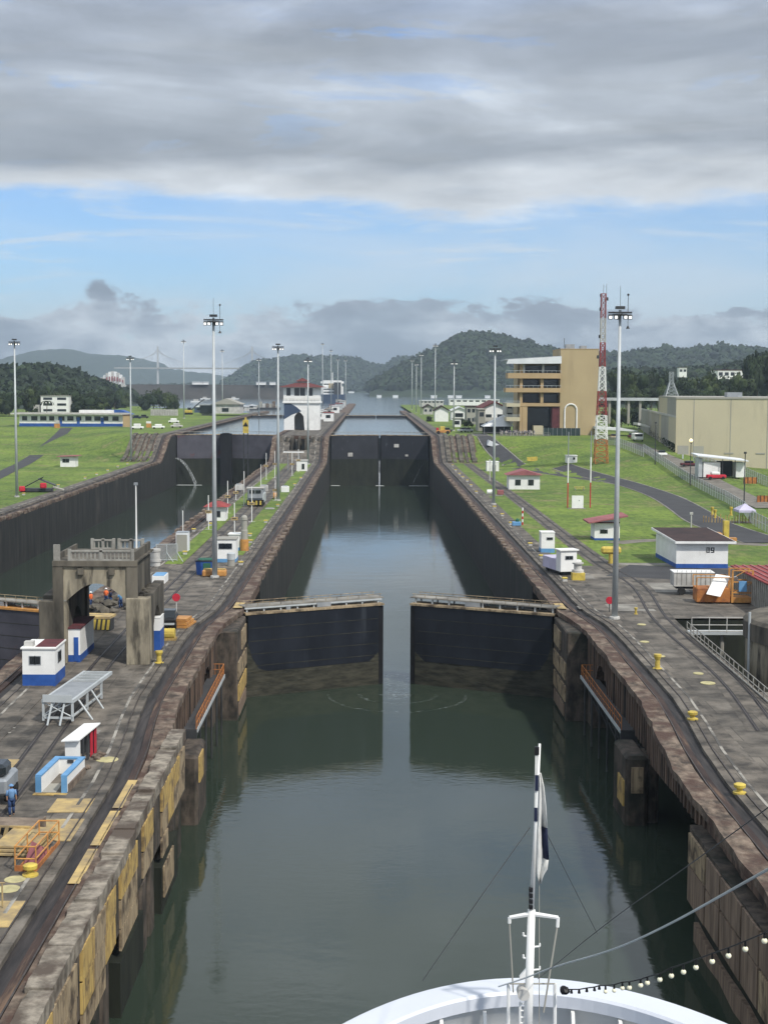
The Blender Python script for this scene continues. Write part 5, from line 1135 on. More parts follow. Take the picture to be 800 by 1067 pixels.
t = thing('excavator', 'yellow excavator with raised dark boom on the far bank', 'excavator', G(196, 432)); MB().box(-2.3, 2.3, 0, 2.6, 1.0, 2.5).build('body', 'yellow', t, bevel=.2); MB().box(-.2, 1.6, .2, 1.8, 2.5, 3.9).build('cab', 'glass', t); MB().box(-2.5, 2.6, .1, .8, 0, 1.0).build('track', 'rubber', t, bevel=.3); MB().box(-2.5, 2.6, 1.8, 2.5, 0, 1.0).build('track', 'rubber', t, bevel=.3)
MB().path([(1.5, 1.2, 2.3), (6.2, 1.2, 6.6), (9.2, 1.2, 8.6)], .32).build('boom', 'dgrey', t)
t = thing('hangar', 'white gabled hangar with an open dark side on the far bank', 'hangar', GY(233, 431, 800)); MB().box(-6, 9, 0, 22, 0, 5).build('wall', 'dwhite', t); MB().prism([(-7, 5), (10, 5), (1.5, 8.2)], 'y', -1, 23).build('roof', 'greyw', t); MB().box(-13, -6, 2, 22, 0, 4.4).build('side_bay', 'glass', t); MB().box(-13.5, -6, 1, 23, 4.4, 5).build('side_roof', 'grey', t); windows(t, -1, 3, 0, 1, 3, 1)
for x, y, ht, w, l in ((208, 430, 4.4, 6, 'blue and white cabin left of the hangar by the excavator'), (216, 433, 3.2, 6, 'white open stall before the hangar'), (252, 428, 3.6, 9, 'white work shed past the hangar on the far bank'), (262, 426, 3, 7, 'low white store at the end of the far bank')):
    p = G(x, y); t = thing('work_shed', l.replace('left of the hangar', 'next to the hangar'), 'shed', p, 0, 'small sheds on the far bank'); MB().box(-w/2, w/2, 0, 5, 0, ht*.75).build('wall', 'dwhite' if 'blue' not in l else 'steelblue', t); MB().prism([(-w/2-.5, ht*.75), (w/2+.5, ht*.75), (0, ht)], 'y', -.5, 5.5).build('roof', 'roofw', t); windows(t, -w*.3, w*.2, 0, ht*.3, ht*.6, 1)
# ---------------------------------------------------------------- control house
def control_house():
    Y = 549; a, b = GY(296, 448, Y), GY(333, 448, Y); c = (a+b)/2; w = b.x-a.x; z = ZU; zz = lambda py: GY(314, py, Y).z-z
    t = thing('control_house', 'white control house with red hipped roof on the centre island', 'control house', (c.x, Y, z)); w2 = w/2; D = 12
    e = zz(420); f = zz(412.2); g = zz(403.5)
    p = [(-w2, 0), (-w2*.42, 0)]+[(-w2*.42+w*.26*i/8, zz(434)+1.6*math.sin(math.pi*i/8)) for i in range(9)]+[(w2*.16, 0), (w2, 0), (w2, e), (-w2, e)]
    MB().prism(p, 'y', 0, .6).build('front_wall', 'white', t)
    MB().box(-w2, w2, .6, D, 0, e).build('rear_wall', 'dwhite', t) if False else None
    mb = MB(); mb.box(-w2, -w2+.5, .6, D, 0, e); mb.box(w2-.5, w2, .6, D, 0, e); mb.box(-w2+.5, w2-.5, D-.5, D, 0, e); mb.box(-w2+.5, w2-.5, .6, D-.5, e-.4, e); mb.box(w2*.16, w2*.2, .6, D-.5, 0, e-.4); mb.build('wall', 'white', t)
    # blue stair panel
    MB().prism([(-w2, zz(437)), (-w2*.55, zz(432)), (-w2*.02, zz(428.5)), (-w2*.3, zz(424)), (-w2*.62, e-.2), (-w2, e-.2)], 'y', -.07, 0).build('stair_panel', 'steelblue', t)
    MB().box(-w2-.5, w2+.5, -.6, D+.5, e, e+.6).build('balcony_slab', 'white', t)
    MB().box(-w2-.2, w2+.2, -.2, D+.2, e+.6, g).build('upper_wall', 'white', t)
    for x0, x1 in ((-.86, -.62), (-.42, -.12), (-.10, .2), (.36, .62)): windows(t, x0*w2, x1*w2, -.2, f, g-.3, 1)
    mb = MB(); mb.box(-w2-.45, w2+.45, -.6, -.5, e+1.5, e+1.6); [mb.box(x, x+.08, -.6, -.5, e+.6, e+1.5) for x in [-w2-.4+i*w/10 for i in range(11)]]; mb.build('balcony_rail', 'dwhite', t)
    R0 = zz(399.5)-.2; ov = 2.2
    cx0, cx1 = -w2*.25, w2*.25
    MB().add([(-w2-ov, -ov, g), (w2+ov, -ov, g), (w2+ov, D+ov, g), (-w2-ov, D+ov, g), (cx0, D*.4, R0+.6), (cx1, D*.4, R0+.6), (cx1, D*.6, R0+.6), (cx0, D*.6, R0+.6)], [(0, 1, 5, 4), (1, 2, 6, 5), (2, 3, 7, 6), (3, 0, 4, 7), (0, 3, 2, 1), (4, 5, 6, 7)]).build('roof', 'tile', t)
    MB().box(cx0-.3, cx1+.3, D*.35, D*.65, R0-.3, R0+1.0).build('cupola', 'dwhite', t)
    MB().add([(cx0-1, D*.3, R0+1.0), (cx1+1, D*.3, R0+1.0), (cx1+1, D*.7, R0+1.0), (cx0-1, D*.7, R0+1.0), (0, D*.5, R0+2.3)], [(0, 1, 4), (1, 2, 4), (2, 3, 4), (3, 0, 4), (0, 3, 2, 1)]).build('cupola_roof', 'tile', t)
control_house()
# stepped ramp block before the control house
t = thing('ramp_block', 'dark streaked concrete ramp wall with vertical bays below the control house', 'ramp wall', (-22.6, 474, 9.6))
MB().box(-6.9, 6.9, 14, 22, 0, 7.35).build('core', 'archd', t); mb = MB()
for x in (-6.6, -4.6, -2.9, -.6, 1.6, 3.9, 6.0): mb.box(x, x+.55, 3+abs(x)*.4, 14, 0, 7.2)
mb.build('ribs', 'archd', t); MB().box(-6.9, 6.9, 13.2, 14, 6.3, 7.4).build('lip', 'cope', t); mb = MB()
for x, y in ((-5.4, 2), (2.6, 4), (-1.7, 8)): mb.box(x, x+.9, 10, 13.9, 1.5, 6.2)
mb.build('streaks', 'bal', t); MB().box(-6.9, 6.9, 20, 22.3, -3, 0.01).build('foot', 'archd', t)
for x0, x1, l in ((24.2, 34, 'streaked concrete ramp ribs between the lawn and closed gates'), (-77.5, -69.2, 'streaked concrete ramp ribs on the grassy bank by the other lane gate')):
    t = thing('ramp_wall', l, 'ramp wall', ((x0+x1)/2, 458, 9.6)); w = x1-x0; vs = []
    mb = MB(); n = 5
    for i in range(n):
        xa = -w/2+i*w/n; mb.ribbon(xa, xa+w/n*(.5 if i % 2 else .7), [(y-458, h((x0+x1)/2 if abs(x0) < 60 else -70, y)-9.6+(.75 if i % 2 == 0 else .4), -1) for y in drange(460, 489, 3)])
    mb.build('rib_walls', 'archd', t)
    mb = MB(); mb.ribbon(-w/2, w/2, [(y-458, h(30 if x0 > 0 else -70, y)-9.6+.06, -1) for y in drange(459, 490, 3)]); mb.build('slope', 'cope', t)
t = thing('signal_arrow', 'yellow signal arrow standing in the other lane on dark poles', 'signal', (-40.2, 480, 0))
MB().box(-.9, .9, -.4, .4, 18.0, 22.3).build('arrow_board', 'yellow', t); MB().add([(-.9, -.45, 20.2), (.9, -.45, 20.2), (0, -.45, 21.6), (-.9, -.42, 20.2), (.9, -.42, 20.2), (0, -.42, 21.6)], [(0, 1, 2), (3, 4, 5), (0, 1, 4, 3), (1, 2, 5, 4), (2, 0, 3, 5)]).build('arrow', 'black', t)
mb = MB(); mb.tube((-.7, 0, -3), (-.7, 0, 18), .18); mb.tube((.7, 0, -3), (.7, 0, 18), .18); [mb.tube((-.7, 0, z), (.7, 0, z+2), .08) for z in range(1, 16, 3)]; mb.build('pole', 'dgrey', t); MB().cbox(0, 0, 22.3, .6, .5, .8).build('cap', 'yellow', t)
# ---------------------------------------------------------------- visitor centre
def visitor():
    Y = 505; s = F/Y; P = lambda px, py: GY(px, py, Y)
    o = P(582, 453); t = thing('visitor_centre', 'ochre and tan visitor building with open terraces over the lawn', 'visitor centre', (o.x, Y, o.z))
    X = lambda px: P(px, 430).x-o.x; Z = lambda py: P(600, py).z-o.z
    D = 22
    MB().box(X(583), X(622.5), 0, D, -3, Z(364)).build('tower_wall', 'tan', t)
    MB().box(X(583)-.1, X(622.5)+.1, -.1, D+.1, Z(364), Z(363.3)).build('tower_coping', 'orangew', t)
    # arch outline on the tan wall
    mb = MB(); r = (X(600.5)-X(588))/2; cx = (X(600.5)+X(588))/2; zt = Z(421)-r
    mb.path([(cx-r, -.15, 0), (cx-r, -.15, zt)]+[(cx+r*math.cos(math.pi-math.pi*i/12), -.15, zt+r*math.sin(math.pi*i/12)) for i in range(1, 12)]+[(cx+r, -.15, zt), (cx+r, -.15, 0)], .28, 6); mb.build('arch_frame', 'white', t)
    # core behind the terraces
    MB().box(X(541), X(583), 7, D, 0, Z(374)).build('core_wall', 'tan', t)
    for top, bot, x0 in ((389, 394.5, 528), (404.5, 409, 526)):
        MB().box(X(x0), X(583), -1.5, 7, Z(bot), Z(top)).build('terrace', 'orangew', t)
    MB().box(X(541), X(583), -.5, 7, Z(423.5), Z(420.2)).build('terrace', 'orangew', t)
    for top, bot, x0, x1 in ((420.5, 424, 527, 541), (435, 439, 527, 541)): MB().box(X(x0), X(x1), -1.5, 7, Z(bot), Z(top)).build('side_terrace', 'cream', t)
    for x0, x1, a, b in ((541, 543.8, 455, 374), (562.5, 565.5, 420, 389), (544, 549, 455, 420)): MB().box(X(x0), X(x1), -.4, 1.2, Z(a), Z(b)).build('column', 'orangew', t)
    MB().box(X(543.2), X(546), -.3, 1.2, Z(389), Z(380)).build('column', 'dwhite', t); MB().box(X(564), X(566), -.3, 1.2, Z(389), Z(380)).build('column', 'dwhite', t)
    for x0, x1, a, b in ((546, 562.5, 404, 395.5), (566, 582.5, 404, 395.5), (546, 562.5, 419.8, 410.5), (566, 582.5, 419.8, 410.5), (549, 575, 453, 425), (547, 582, 388.5, 381)):
        g = MB().box(X(x0), X(x1), 5.5, 5.8, Z(a), Z(b)).build('window', 'dgrey', t); MB().box(X(x0)+.2, X(x1)-.2, 5.4, 5.5, Z(a)+.2, Z(b)-.2).build('pane', 'glass', g)
    MB().box(X(575), X(583), 0, 4, 0, Z(424)).build('brown_bay', 'mroof', t)
    MB().box(X(556), X(566), .5, 5, 0, 3).build('entrance_box', 'cream', t)
    # winged white roof
    MB().prism([(X(525), Z(376)), (X(583), Z(372.5)+.0), (X(583), Z(371.2)), (X(583), Z(371)), (X(525), Z(374.5))], 'y', -2.5, D-6).build('roof_underside', 'grey', t)
    MB().prism([(X(526), Z(379.5)), (X(583), Z(379)), (X(583), Z(371.5)), (X(528), Z(375))], 'y', -2.7, -2.4).build('roof_fascia', 'roofw', t)
    for z, x0 in ((386.5, 526), (402, 526), (418, 527), (432.5, 527)):
        mb = MB(); n = 12; xa, xb = X(x0), X(583) if z < 410 else X(541)
        for i in range(n+1): mb.tube((xa+(xb-xa)*i/n, -1.4, Z(z+2.5)), (xa+(xb-xa)*i/n, -1.4, Z(z)), .05, n=4)
        mb.tube((xa, -1.4, Z(z)), (xb, -1.4, Z(z)), .07, n=4); mb.build('terrace_rail', 'lgrey', t)
    MB().box(X(564), X(604), -6, -5.6, -2.0, Z(446)).build('screen_fence', 'green', t) if False else None
    mb = MB(); mb.tube((X(588), 4, Z(364)), (X(588), 4, Z(352)), .08); mb.build('roof_aerial', 'dgrey', t)
    f = thing('screen_fence', 'dark green windscreen fence at the foot of the tan tower', 'fence', GY(584, 455, 499)); x0, x1 = (566-584)/(F/499), (604-584)/(F/499)
    MB().box(x0, x1, 0, .15, -.5, 2.9).build('cloth_panel', mat('dark green mesh cloth', (.03, .05, .052)), f); mb = MB(); [mb.tube((x0+i*(x1-x0)/8, -.08, -.5), (x0+i*(x1-x0)/8, -.08, 3.0), .07) for i in range(9)]; mb.build('posts', 'grey', f)
visitor()
vc = bpy.data.objects['visitor_centre']
for x, w, hh in ((3, 3.0, 1.6), (8, 2.2, 1.1)): MB().box(x, x+w, 8, 11, 29.0, 29.4+hh).build('roof_unit', 'grey', vc)
# marquee and shoreward buildings
t = thing('marquee', 'white peaked marquee beside the visitor building', 'marquee', GY(519, 452, 512)); s = F/512
w = 17/s
MB().add([(-w, -3, 2.6), (w*.9, -3, 2.6), (w*.9, 8, 2.6), (-w, 8, 2.6), (w*.35, 2.5, 6.6)], [(0, 1, 4), (1, 2, 4), (2, 3, 4), (3, 0, 4), (0, 3, 2, 1)]).build('canopy', 'roofw', t)
for x in (-w*.9, -w*.3, w*.3, w*.85): MB().tube((x, -2.8, 0), (x, -2.8, 2.6), .09).build('pole', 'grey', t)
MB().box(-w*.9, w*.85, 6, 6.3, 0, 2.5).build('back_curtain', 'dgrey', t)
def gabled(px0, px1, by, ey, ry, D, label, wall='white', roof='tile', Yf=None, band=None, wins=3, group=None, name='gabled_house'):
    Y = Yf or G((px0+px1)/2, by).y; a, b = GY(px0, by, Y), GY(px1, by, Y); w2 = (b.x-a.x)/2; z = a.z; e = GY(px0, ey, Y).z-z; r = GY(px0, ry, Y).z-z
    t = thing(name, label, 'building', ((a.x+b.x)/2, Y, z), 0, group)
    MB().box(-w2, w2, 0, D, -2, e).build('wall', wall, t); MB().prism([(-w2+.1, e), (w2-.1, e), (0, r-.4)], 'y', .1, D-.1).build('gable', wall, t)
    mb = MB(); mb.prism([(-w2-.8, e-.4), (-w2-.8, e), (0, r+.3), (0, r-.2)], 'y', -.8, D+.8); mb.prism([(w2+.8, e-.4), (w2+.8, e), (0, r+.3), (0, r-.2)], 'y', -.8, D+.8); mb.build('roof', roof, t)
    for i in range(wins): windows(t, -w2+2*w2*(i+.2)/wins, -w2+2*w2*(i+.75)/wins, 0, e*.35, e*.75, 1)
    return t
t = gabled(503, 527, 452, 425, 418.5, 30, 'white gabled building with red roof behind the marquee', Yf=560, wins=2); MB().box(-8, 7, -.6, 0, 4.6, 6.2).build('balcony', 'dwhite', t)
t = block_building(498, 505, 450, 427, 'narrow grey block before the red roofed gabled building', 2, 'greyw', cols=1, Yf=545)
gabled(453, 467, 438, 427.5, 423, 10, 'white gabled shed with a blank white front', Yf=690, wins=0, roof='broof'); 
t = gabled(470, 487, 438, 428, 424, 14, 'white shed with a black square opening', Yf=720, wins=1, roof='roofw')
gabled(441, 451, 431, 425, 421.5, 12, 'small dark roofed building nearest the lawn side guide wall', Yf=860, wins=2, wall='dwhite', roof='broof')
block_building(486, 500, 443, 424, 'dark open framed building with round roof before the gabled roofs', 2, 'greyw', cols=3, Yf=640, roof='broof')
block_building(472, 480, 446, 436.5, 'small white box building with a yellow window by the mast', 1, 'white', cols=1, Yf=600, D=5)
block_building(468, 520, 420, 416.5, 'long low white roof far behind the gabled sheds', 1, 'white', cols=8, Yf=1250, roof='roofw')
block_building(437, 462, 421, 417.5, 'long pale low warehouse at the water beyond the sheds', 1, 'dwhite', cols=6, Yf=1150, roof='roofw')
block_building(527, 542, 436, 421, 'cream annex joined to the terraces of the visitor building', 2, 'dwhite', cols=2, Yf=535)
t = thing('tractor', 'orange and yellow tractor at the top of the lawn side ramp', 'tractor', G(461.5, 452.5)); MB().box(-2.4, 2.4, 0, 2, .5, 1.4).build('chassis', 'orange', t, bevel=.1); MB().box(-1.0, .6, .3, 1.7, 1.4, 2.7).build('cab', 'yellow', t, bevel=.1); MB().cbox(-1.9, .9, 1.4, .9, 1.4, .8).build('engine', 'scarlet', t, bevel=.1)
for x in (-1.6, 1.6): MB().tube((x, -.1, .6), (x, .5, .6), .6, n=12).build('wheel', 'rubber', t)
for x, y, l, m in ((484, 449, 'white pickup near the top of the curved path', 'white'), (488, 448, 'silver car near the marquee', 'lgrey'), (466, 446, 'dark car by the white box building', 'dgrey')):
    t = thing('parked_vehicle', l, 'vehicle', GY(x, y, 530)+Vector((0, 0, -.1)), R(30)); t.location.z = ZU; MB().box(-2.2, 2.2, 0, 1.8, .35, 1.05).build('body', m, t, bevel=.15); MB().box(-1.1, 1.2, .1, 1.7, 1.05, 1.65).build('cab', 'glass', t, bevel=.2)
    for wx in (-1.4, 1.4): MB().tube((wx, -.03, .35), (wx, .2, .35), .35, n=8).build('wheel', 'rubber', t)
mb = MB(); random.seed(21)
def tinyperson(mb, x, y, z):
    mb.tube((x-.09, y, z), (x-.07, y, z+.8), .08, .1, 5); mb.tube((x+.09, y, z), (x+.07, y, z+.8), .08, .1, 5); mb.tube((x, y, z+.75), (x, y, z+1.45), .19, .2, 6); mb.ico((x, y, z+1.62), .13, 1)
    mb.tube((x-.2, y, z+1.4), (x-.28, y, z+.85), .06, .05, 4); mb.tube((x+.2, y, z+1.4), (x+.28, y, z+.85), .06, .05, 4)
for i in range(46): tinyperson(mb, GY(random.uniform(520, 556), 452, 506+random.uniform(-6, 3)).x, 503+random.uniform(-6, 2), ZU)
tag(mb.build('crowd', mat('mixed clothing', (.5, .45, .42), (.05, .05, .09), 1.2, lo=.45, hi=.55)), 'crowd of visitors at the foot of the ochre building', 'crowd', kind='stuff')
railing([(34, 492, ZU), (46, 492, ZU), (60, 493, ZU)], 'thin white railing along the lawn crest before the marquee', sp=2.4)
t = thing('yellow_board', 'small yellow board on the grass slope', 'board', G(554.5, 481)); MB().prism([(-1.5, .2), (1.5, .1), (1.4, 1.5), (-1.7, 1.3)], 'y', 0, .12).build('panel', 'yellow', t); MB().box(-.1, .1, .12, .2, 0, 1).build('stake', 'grey', t)
t = thing('grass_kerb_wall', 'pale curved kerb wall beside the top of the curved path', 'kerb wall', G(518, 464)); MB().prism([(-3.2, 0), (3.4, -1.5), (3.0, -.9), (-2.5, 1.6)], 'y', 0, 7).build('wall', 'roofw', t)
# ---------------------------------------------------------------- lattice tower
def lattice(px, by, ty, w0, w1, label, bands, name='lattice_tower', base=None, legm=.13):
    b = G(px, by) if base is None else base; H = GY(px, ty, b.y).z-b.z; t = thing(name, label, 'tower', b)
    n = len(bands)*4; 
    W = lambda z: lerp(w0, w1, z/H*1.6)/2
    for k, m in enumerate(bands):
        mb = MB()
        for j in range(4):
            z0, z1 = H*(k*4+j)/n, H*(k*4+j+1)/n; a, c = W(z0), W(z1)
            q0 = [(-a, -a, z0), (a, -a, z0), (a, a, z0), (-a, a, z0)]; q1 = [(-c, -c, z1), (c, -c, z1), (c, c, z1), (-c, c, z1)]
            for i in range(4):
                mb.tube(q0[i], q1[i], legm, n=4, caps=False); mb.tube(q0[i], q1[(i+1) % 4], legm*.6, n=4, caps=False); mb.tube(q0[(i+1) % 4], q1[i], legm*.6, n=4, caps=False); mb.tube(q1[i], q1[(i+1) % 4], legm*.6, n=4, caps=False)
        mb.build('lattice_section', m, t)
    return t, H
t, H = lattice(625.5, 483, 306, 3.6, 1.3, 'red and white lattice radio mast beside the tan building', ['rorange', 'white', 'scarlet' if False else 'red', 'white', 'red', 'dwhite', 'pink'], 'radio_mast', legm=.14)
mb = MB(); mb.tube((0, 0, H), (0, 0, H+2.5), .05); mb.tube((.8, 0, H-.5), (.8, 0, H+2.6), .05); 
for z, dx in ((.62, -1.5), (.74, -1.0), (.9, -.9), (.96, 1.2), (.98, -.8)): mb.cbox(dx*.9, 0, H*z, .5, .4, .9); mb.tube((0, 0, H*z), (dx*.9, 0, H*z+.4), .04)
mb.build('antennas', 'dgrey', t)
lattice(698.5, 417, 387.5, 6.5, 1.6, 'grey lattice pylon rising before the dark trees', ['grey', 'grey'], 'pylon', base=GY(698.5, 417, 640)+Vector((0, 0, 0)), legm=.22)
# ---------------------------------------------------------------- cream building
def cream():
    a = GY(703, 475, 430); e = GY(800, 487, 427); d = (e-a); d.z = 0; d.normalize(); a2 = a+d*(e-a).length*1.35
    n = Vector((-d.y, d.x, 0)); n = n if n.x > 0 else -n
    zb = 5.0
    zt = GY(703, 415.5, a.y).z
    t = thing('cream_warehouse', 'huge windowless cream building with a grey shaded end', 'warehouse', (a.x, a.y, zb))
    L = lambda p, z: (p.x-a.x, p.y-a.y, z-zb)
    def slab(name, pts, z0, z1, m):
        k = len(pts); MB().add([L(p, z0) for p in pts]+[L(p, z1) for p in pts], [tuple(range(k)), tuple(range(k, 2*k))]+[(i, (i+1) % k, k+(i+1) % k, k+i) for i in range(k)]).build(name, m, t)
    slab('wall', [a, a2, a2+n*60, a+n*60], zb, zt, 'cream')
    slab('parapet', [a-n*.2-d*.1, a2-n*.2, a2+n*60, a+n*60-d*.1], zt, zt+.5, 'greyw')
    f = GY(675, 457.5, 545); f.z = a.z
    zl = GY(676, 430, f.y).z; zl2 = GY(703, 433.5, a.y).z; zl = (zl+zl2)/2
    slab('end_wing', [a+d*.01-n*.3, f, f+n*50, a+n*50-d*.01], zb, zl, 'greyw'); slab('wing_coping', [a-n*.6, f-n*.3-d*.3, f+n*50, a+n*50-d*.3], zl, zl+.6, 'dwhite')
    g = a+(f-a)*.32; slab('roof_block', [a-n*.05-d*.02, g-n*.0, g+n*30, a+n*30], zl+.6, zt+.2, 'greyw')
    mb = MB()
    for i in range(10):
        p = a+d*(14+i*9); q = p+d*2.6; v = [p-n*.12, q-n*.12, q, p]
        mb.add([L(x, zb+9.2) for x in v]+[L(x, zb+9.6) for x in v], [(0, 1, 2, 3), (4, 5, 6, 7), (0, 1, 5, 4), (1, 2, 6, 5), (2, 3, 7, 6), (3, 0, 4, 7)])
    mb.build('vent_louvres', 'greyw', t)
    for i in range(9):
        p = a+d*(5+i*10.5); v = [p-n*.05, p+d*.22-n*.05, p+d*.22, p]
        MB().add([L(x, zb) for x in v]+[L(x, zt) for x in v], [(0, 1, 2, 3), (4, 5, 6, 7), (0, 1, 5, 4), (1, 2, 6, 5), (2, 3, 7, 6), (3, 0, 4, 7)]).build('wall_joint', 'greyw', t)
    for u in (18, 40, 66):
        p = a+d*u+n*14; x, y, z = L(p, zt+.5); MB().cbox(x, y, z, 4.5, 3.5, 1.4).build('roof_unit', 'grey', t)
    # hedge along the grey end
    hd = thing('hedge', 'clipped dark hedge at the foot of the grey end wall', 'hedge', (a.x, a.y, 0)); mb = MB(); random.seed(4)
    for i in range(900):
        u = random.random(); p = a+(f-a)*(u*.9+.02)-n*(1.6+random.uniform(-1.0, 1.0)); z = h(p.x, p.y)+random.uniform(0, 2.2); leafq(mb, (p.x-a.x, p.y-a.y, z), .5)
    mb.build('foliage', 'leaf', hd)
    wf = [p for p in (a+(f-a)*.95-n*14,)]
def leafq(mb, c, s):
    u = Vector((random.gauss(0, 1), random.gauss(0, 1), random.gauss(0, 1))).normalized(); v = u.orthogonal().normalized()*s; w = u.cross(v).normalized()*s*random.uniform(.5, 1); c = Vector(c)
    mb.add([c-v-w*.4, c+w, c+v-w*.3, c-w], [(0, 1, 2, 3)])
cream()
# fences
def fence(pix, label, H=2.4, m='mesh', sp=3.0, lean=True):
    P = [G(*p) for p in pix]; t = thing('fence', label, 'fence', P[0]); b0 = P[0]; Q = []
    for a, b in zip(P, P[1:]):
        n = max(1, round((b-a).length/sp))
        for i in range(n): q = a+(b-a)*i/n; Q.append(Vector((q.x, q.y, h(q.x, q.y))))
    Q.append(P[-1]); mb = MB()
    for q in Q: MB().tube(q-b0, q-b0+Vector((0, 0, H)), .07).build('post', 'lgrey', t)
    for k in (H, H*.5): mb.path([q-b0+Vector((0, 0, k)) for q in Q], .035, 4)
    mb.build('rails', 'lgrey', t); mb = MB()
    for a, b in zip(Q, Q[1:]): mb.add([a-b0, b-b0, b-b0+Vector((0, 0, H)), a-b0+Vector((0, 0, H))], [(0, 1, 2, 3)])
    mb.build('mesh_panel', m, t); return t
fence([(670, 471), (690, 485), (712, 500), (735, 513), (755, 523), (775, 536), (784, 547), (800, 556)], 'long grey chain link fence down the slope beside the park road')
fence([(618, 462), (640, 464), (656, 470), (670, 476)], 'dark chain link fence at the head of the slope by the radio mast', H=2.6)
fence([(722, 481), (745, 489), (770, 494), (800, 508)], 'pale wire fence at the foot of the cream building')
# open shed with white roof
def openshed():
    p = G(751, 497); s = F/p.y; t = thing('open_shed', 'open sided shed with a long white roof below the cream building', 'shed', p); w = 50/s
    MB().add([(-w/2-.5, -2, 5.1), (w/2, -3, 3.9), (w/2, 5, 4.1), (-w/2-.5, 6, 5.4), (-w/2-.5, -2, 5.35), (w/2, -3, 4.15), (w/2, 5, 4.35), (-w/2-.5, 6, 5.65)], [(0, 1, 2, 3), (4, 5, 6, 7), (0, 1, 5, 4), (1, 2, 6, 5), (2, 3, 7, 6), (3, 0, 4, 7)]).build('roof', 'roofw', t)
    for x0, x1 in ((-w*.4, -w*.05), (w*.28, w*.48)): MB().box(x0, x1, -1.2, 3, 0, 3.6).build('store_box', 'white', t)
    MB().box(-w*.5, -w*.42, -1, 3, 0, 4.6).build('end_wall', 'lgrey', t); MB().box(-w*.05, w*.28, 2.5, 3, 0, 3.8).build('back_wall', 'black', t)
    for x in (-w*.02, w*.24): MB().tube((x, -2, 0), (x, -2, 4.4), .1).build('post', 'dgrey', t)
    v = thing('pickup_truck', 'red and white pickup truck before the open shed', 'truck', G(746, 500)); MB().box(-2.2, 2.4, 0, 1.8, .4, 1.2).build('body', 'scarlet', v, bevel=.15); MB().box(-1.2, .8, .1, 1.7, 1.2, 1.9).build('cab', 'white', v, bevel=.15)
    for x in (-1.5, 1.6): MB().tube((x, -.05, .4), (x, .2, .4), .4, n=10).build('wheel', 'rubber', v)
    v = thing('parked_car', 'dark red car parked past the fence near the cream building corner', 'car', G(718, 486.5)); MB().box(-2.2, 2.2, 0, 1.8, .35, 1.0).build('body', 'mroof', v, bevel=.15); MB().box(-1.2, 1.1, .1, 1.7, 1.0, 1.6).build('cab', 'glass', v, bevel=.2)
    for x in (-1.5, 1.6): MB().tube((x, -.05, .4), (x, .2, .4), .36, n=10).build('wheel', 'rubber', v)
openshed()
for x0, x1, y, hh, l in ((774, 783, 504, 2.0, 'small orange barrier net beyond the open shed'), (788, 801, 524, 2.0, 'larger orange barrier net at the picture edge')):
    a, b = G(x0, y), G(x1, y); t = thing('barrier_net', l, 'barrier', a); MB().box(0, b.x-a.x, 0, .1, 0, hh*.75).build('net', 'rorange', t); mb = MB(); [mb.tube((k*(b.x-a.x)/3, -.05, 0), (k*(b.x-a.x)/3, -.05, hh*.8), .06) for k in range(4)]; mb.build('stakes', 'dgrey', t)
def pole(x, by, ty, label, m='dgrey', lamp=False, cap=None, grp=None):
    b = G(x, by); H = GY(x, ty, b.y).z-b.z; t = thing('lamp_post' if lamp else 'pole', label, 'lamp post' if lamp else 'pole', b, 0, grp); MB().tube((0, 0, 0), (0, 0, H), .13, .09, n=7).build('shaft', m, t)
    if lamp: MB().ico((0, 0, H+.25), .42, 2).build('globe', mat('lit lantern', (.9, .8, .6), emit=((1, .72, .35), 1.6)), t); MB().lathe([(.3, -.3), (.12, -.5)], 8, (0, 0, H)).build('collar', m, t)
    else: MB().cbox(0, 0, H-.35, .5, .35, .4).build('cap_box', m, t)
pole(682, 484, 440, 'thin dark pole inside the fence near the park road top'); pole(718.5, 506, 460, 'lamp post with a glowing orange globe', lamp=True); pole(774.5, 530, 471, 'thin dark pole before the orange barrier nets'); pole(719.5, 552, 534, 'short pale post at the road junction', m='dwhite'); pole(510, 501, 479, 'short white post beside the edge track', m='dwhite')
pole(542, 591-58, 524, 'x', m='scarlet') if False else None
t = thing('striped_post', 'red and white striped short post by the small pump', 'post', G(544, 547)); mb = MB(); mb2 = MB()
for k in range(6): MB().tube((0, 0, k*.5), (0, 0, k*.5+.5), .14).build('white_band' if k % 2 else 'red_band', 'white' if k % 2 else 'scarlet', t)
t = thing('small_pump', 'small green blue pump on the grass by the striped post', 'pump', G(539, 548)); MB().box(-.9, .6, 0, 1, 0, .7).build('base_box', 'lblue', t, bevel=.08); MB().ico((0, .5, .9), .4, 1).build('motor', 'green', t)
t = thing('cylinder_unit', 'white and maroon machine unit on the grass by the second lawn mast', 'machine', G(517, 517)); MB().box(-2.8, 1.4, 0, 1.4, 0, .3).build('slab', 'patch', t); MB().tube((-.6, .7, .9), (-2.0, .7, .9), .5, n=10).build('tank', 'white', t); MB().box(.2, 1.6, .1, 1.2, .3, 1.3).build('engine', 'pink', t, bevel=.1)
t = thing('tent', 'pale lilac pop up tent by the road at the fence', 'tent', G(778, 546)); s = F/t.location.y; w = 9/s
MB().add([(-w, 0, 2.0), (w, 0, 2.0), (w, 4, 2.0), (-w, 4, 2.0), (-w, 0, 2.4), (w, 0, 2.4), (w, 4, 2.4), (-w, 4, 2.4), (0, 2, 3.5)], [(0, 1, 5, 4), (1, 2, 6, 5), (2, 3, 7, 6), (3, 0, 4, 7), (4, 5, 8), (5, 6, 8), (6, 7, 8), (7, 4, 8)]).build('canopy', 'lilac', t)
for x in (-w+.1, w-.1):
    for y in (.1, 3.9): MB().tube((x, y, 0), (x, y, 2), .05).build('leg', 'grey', t)
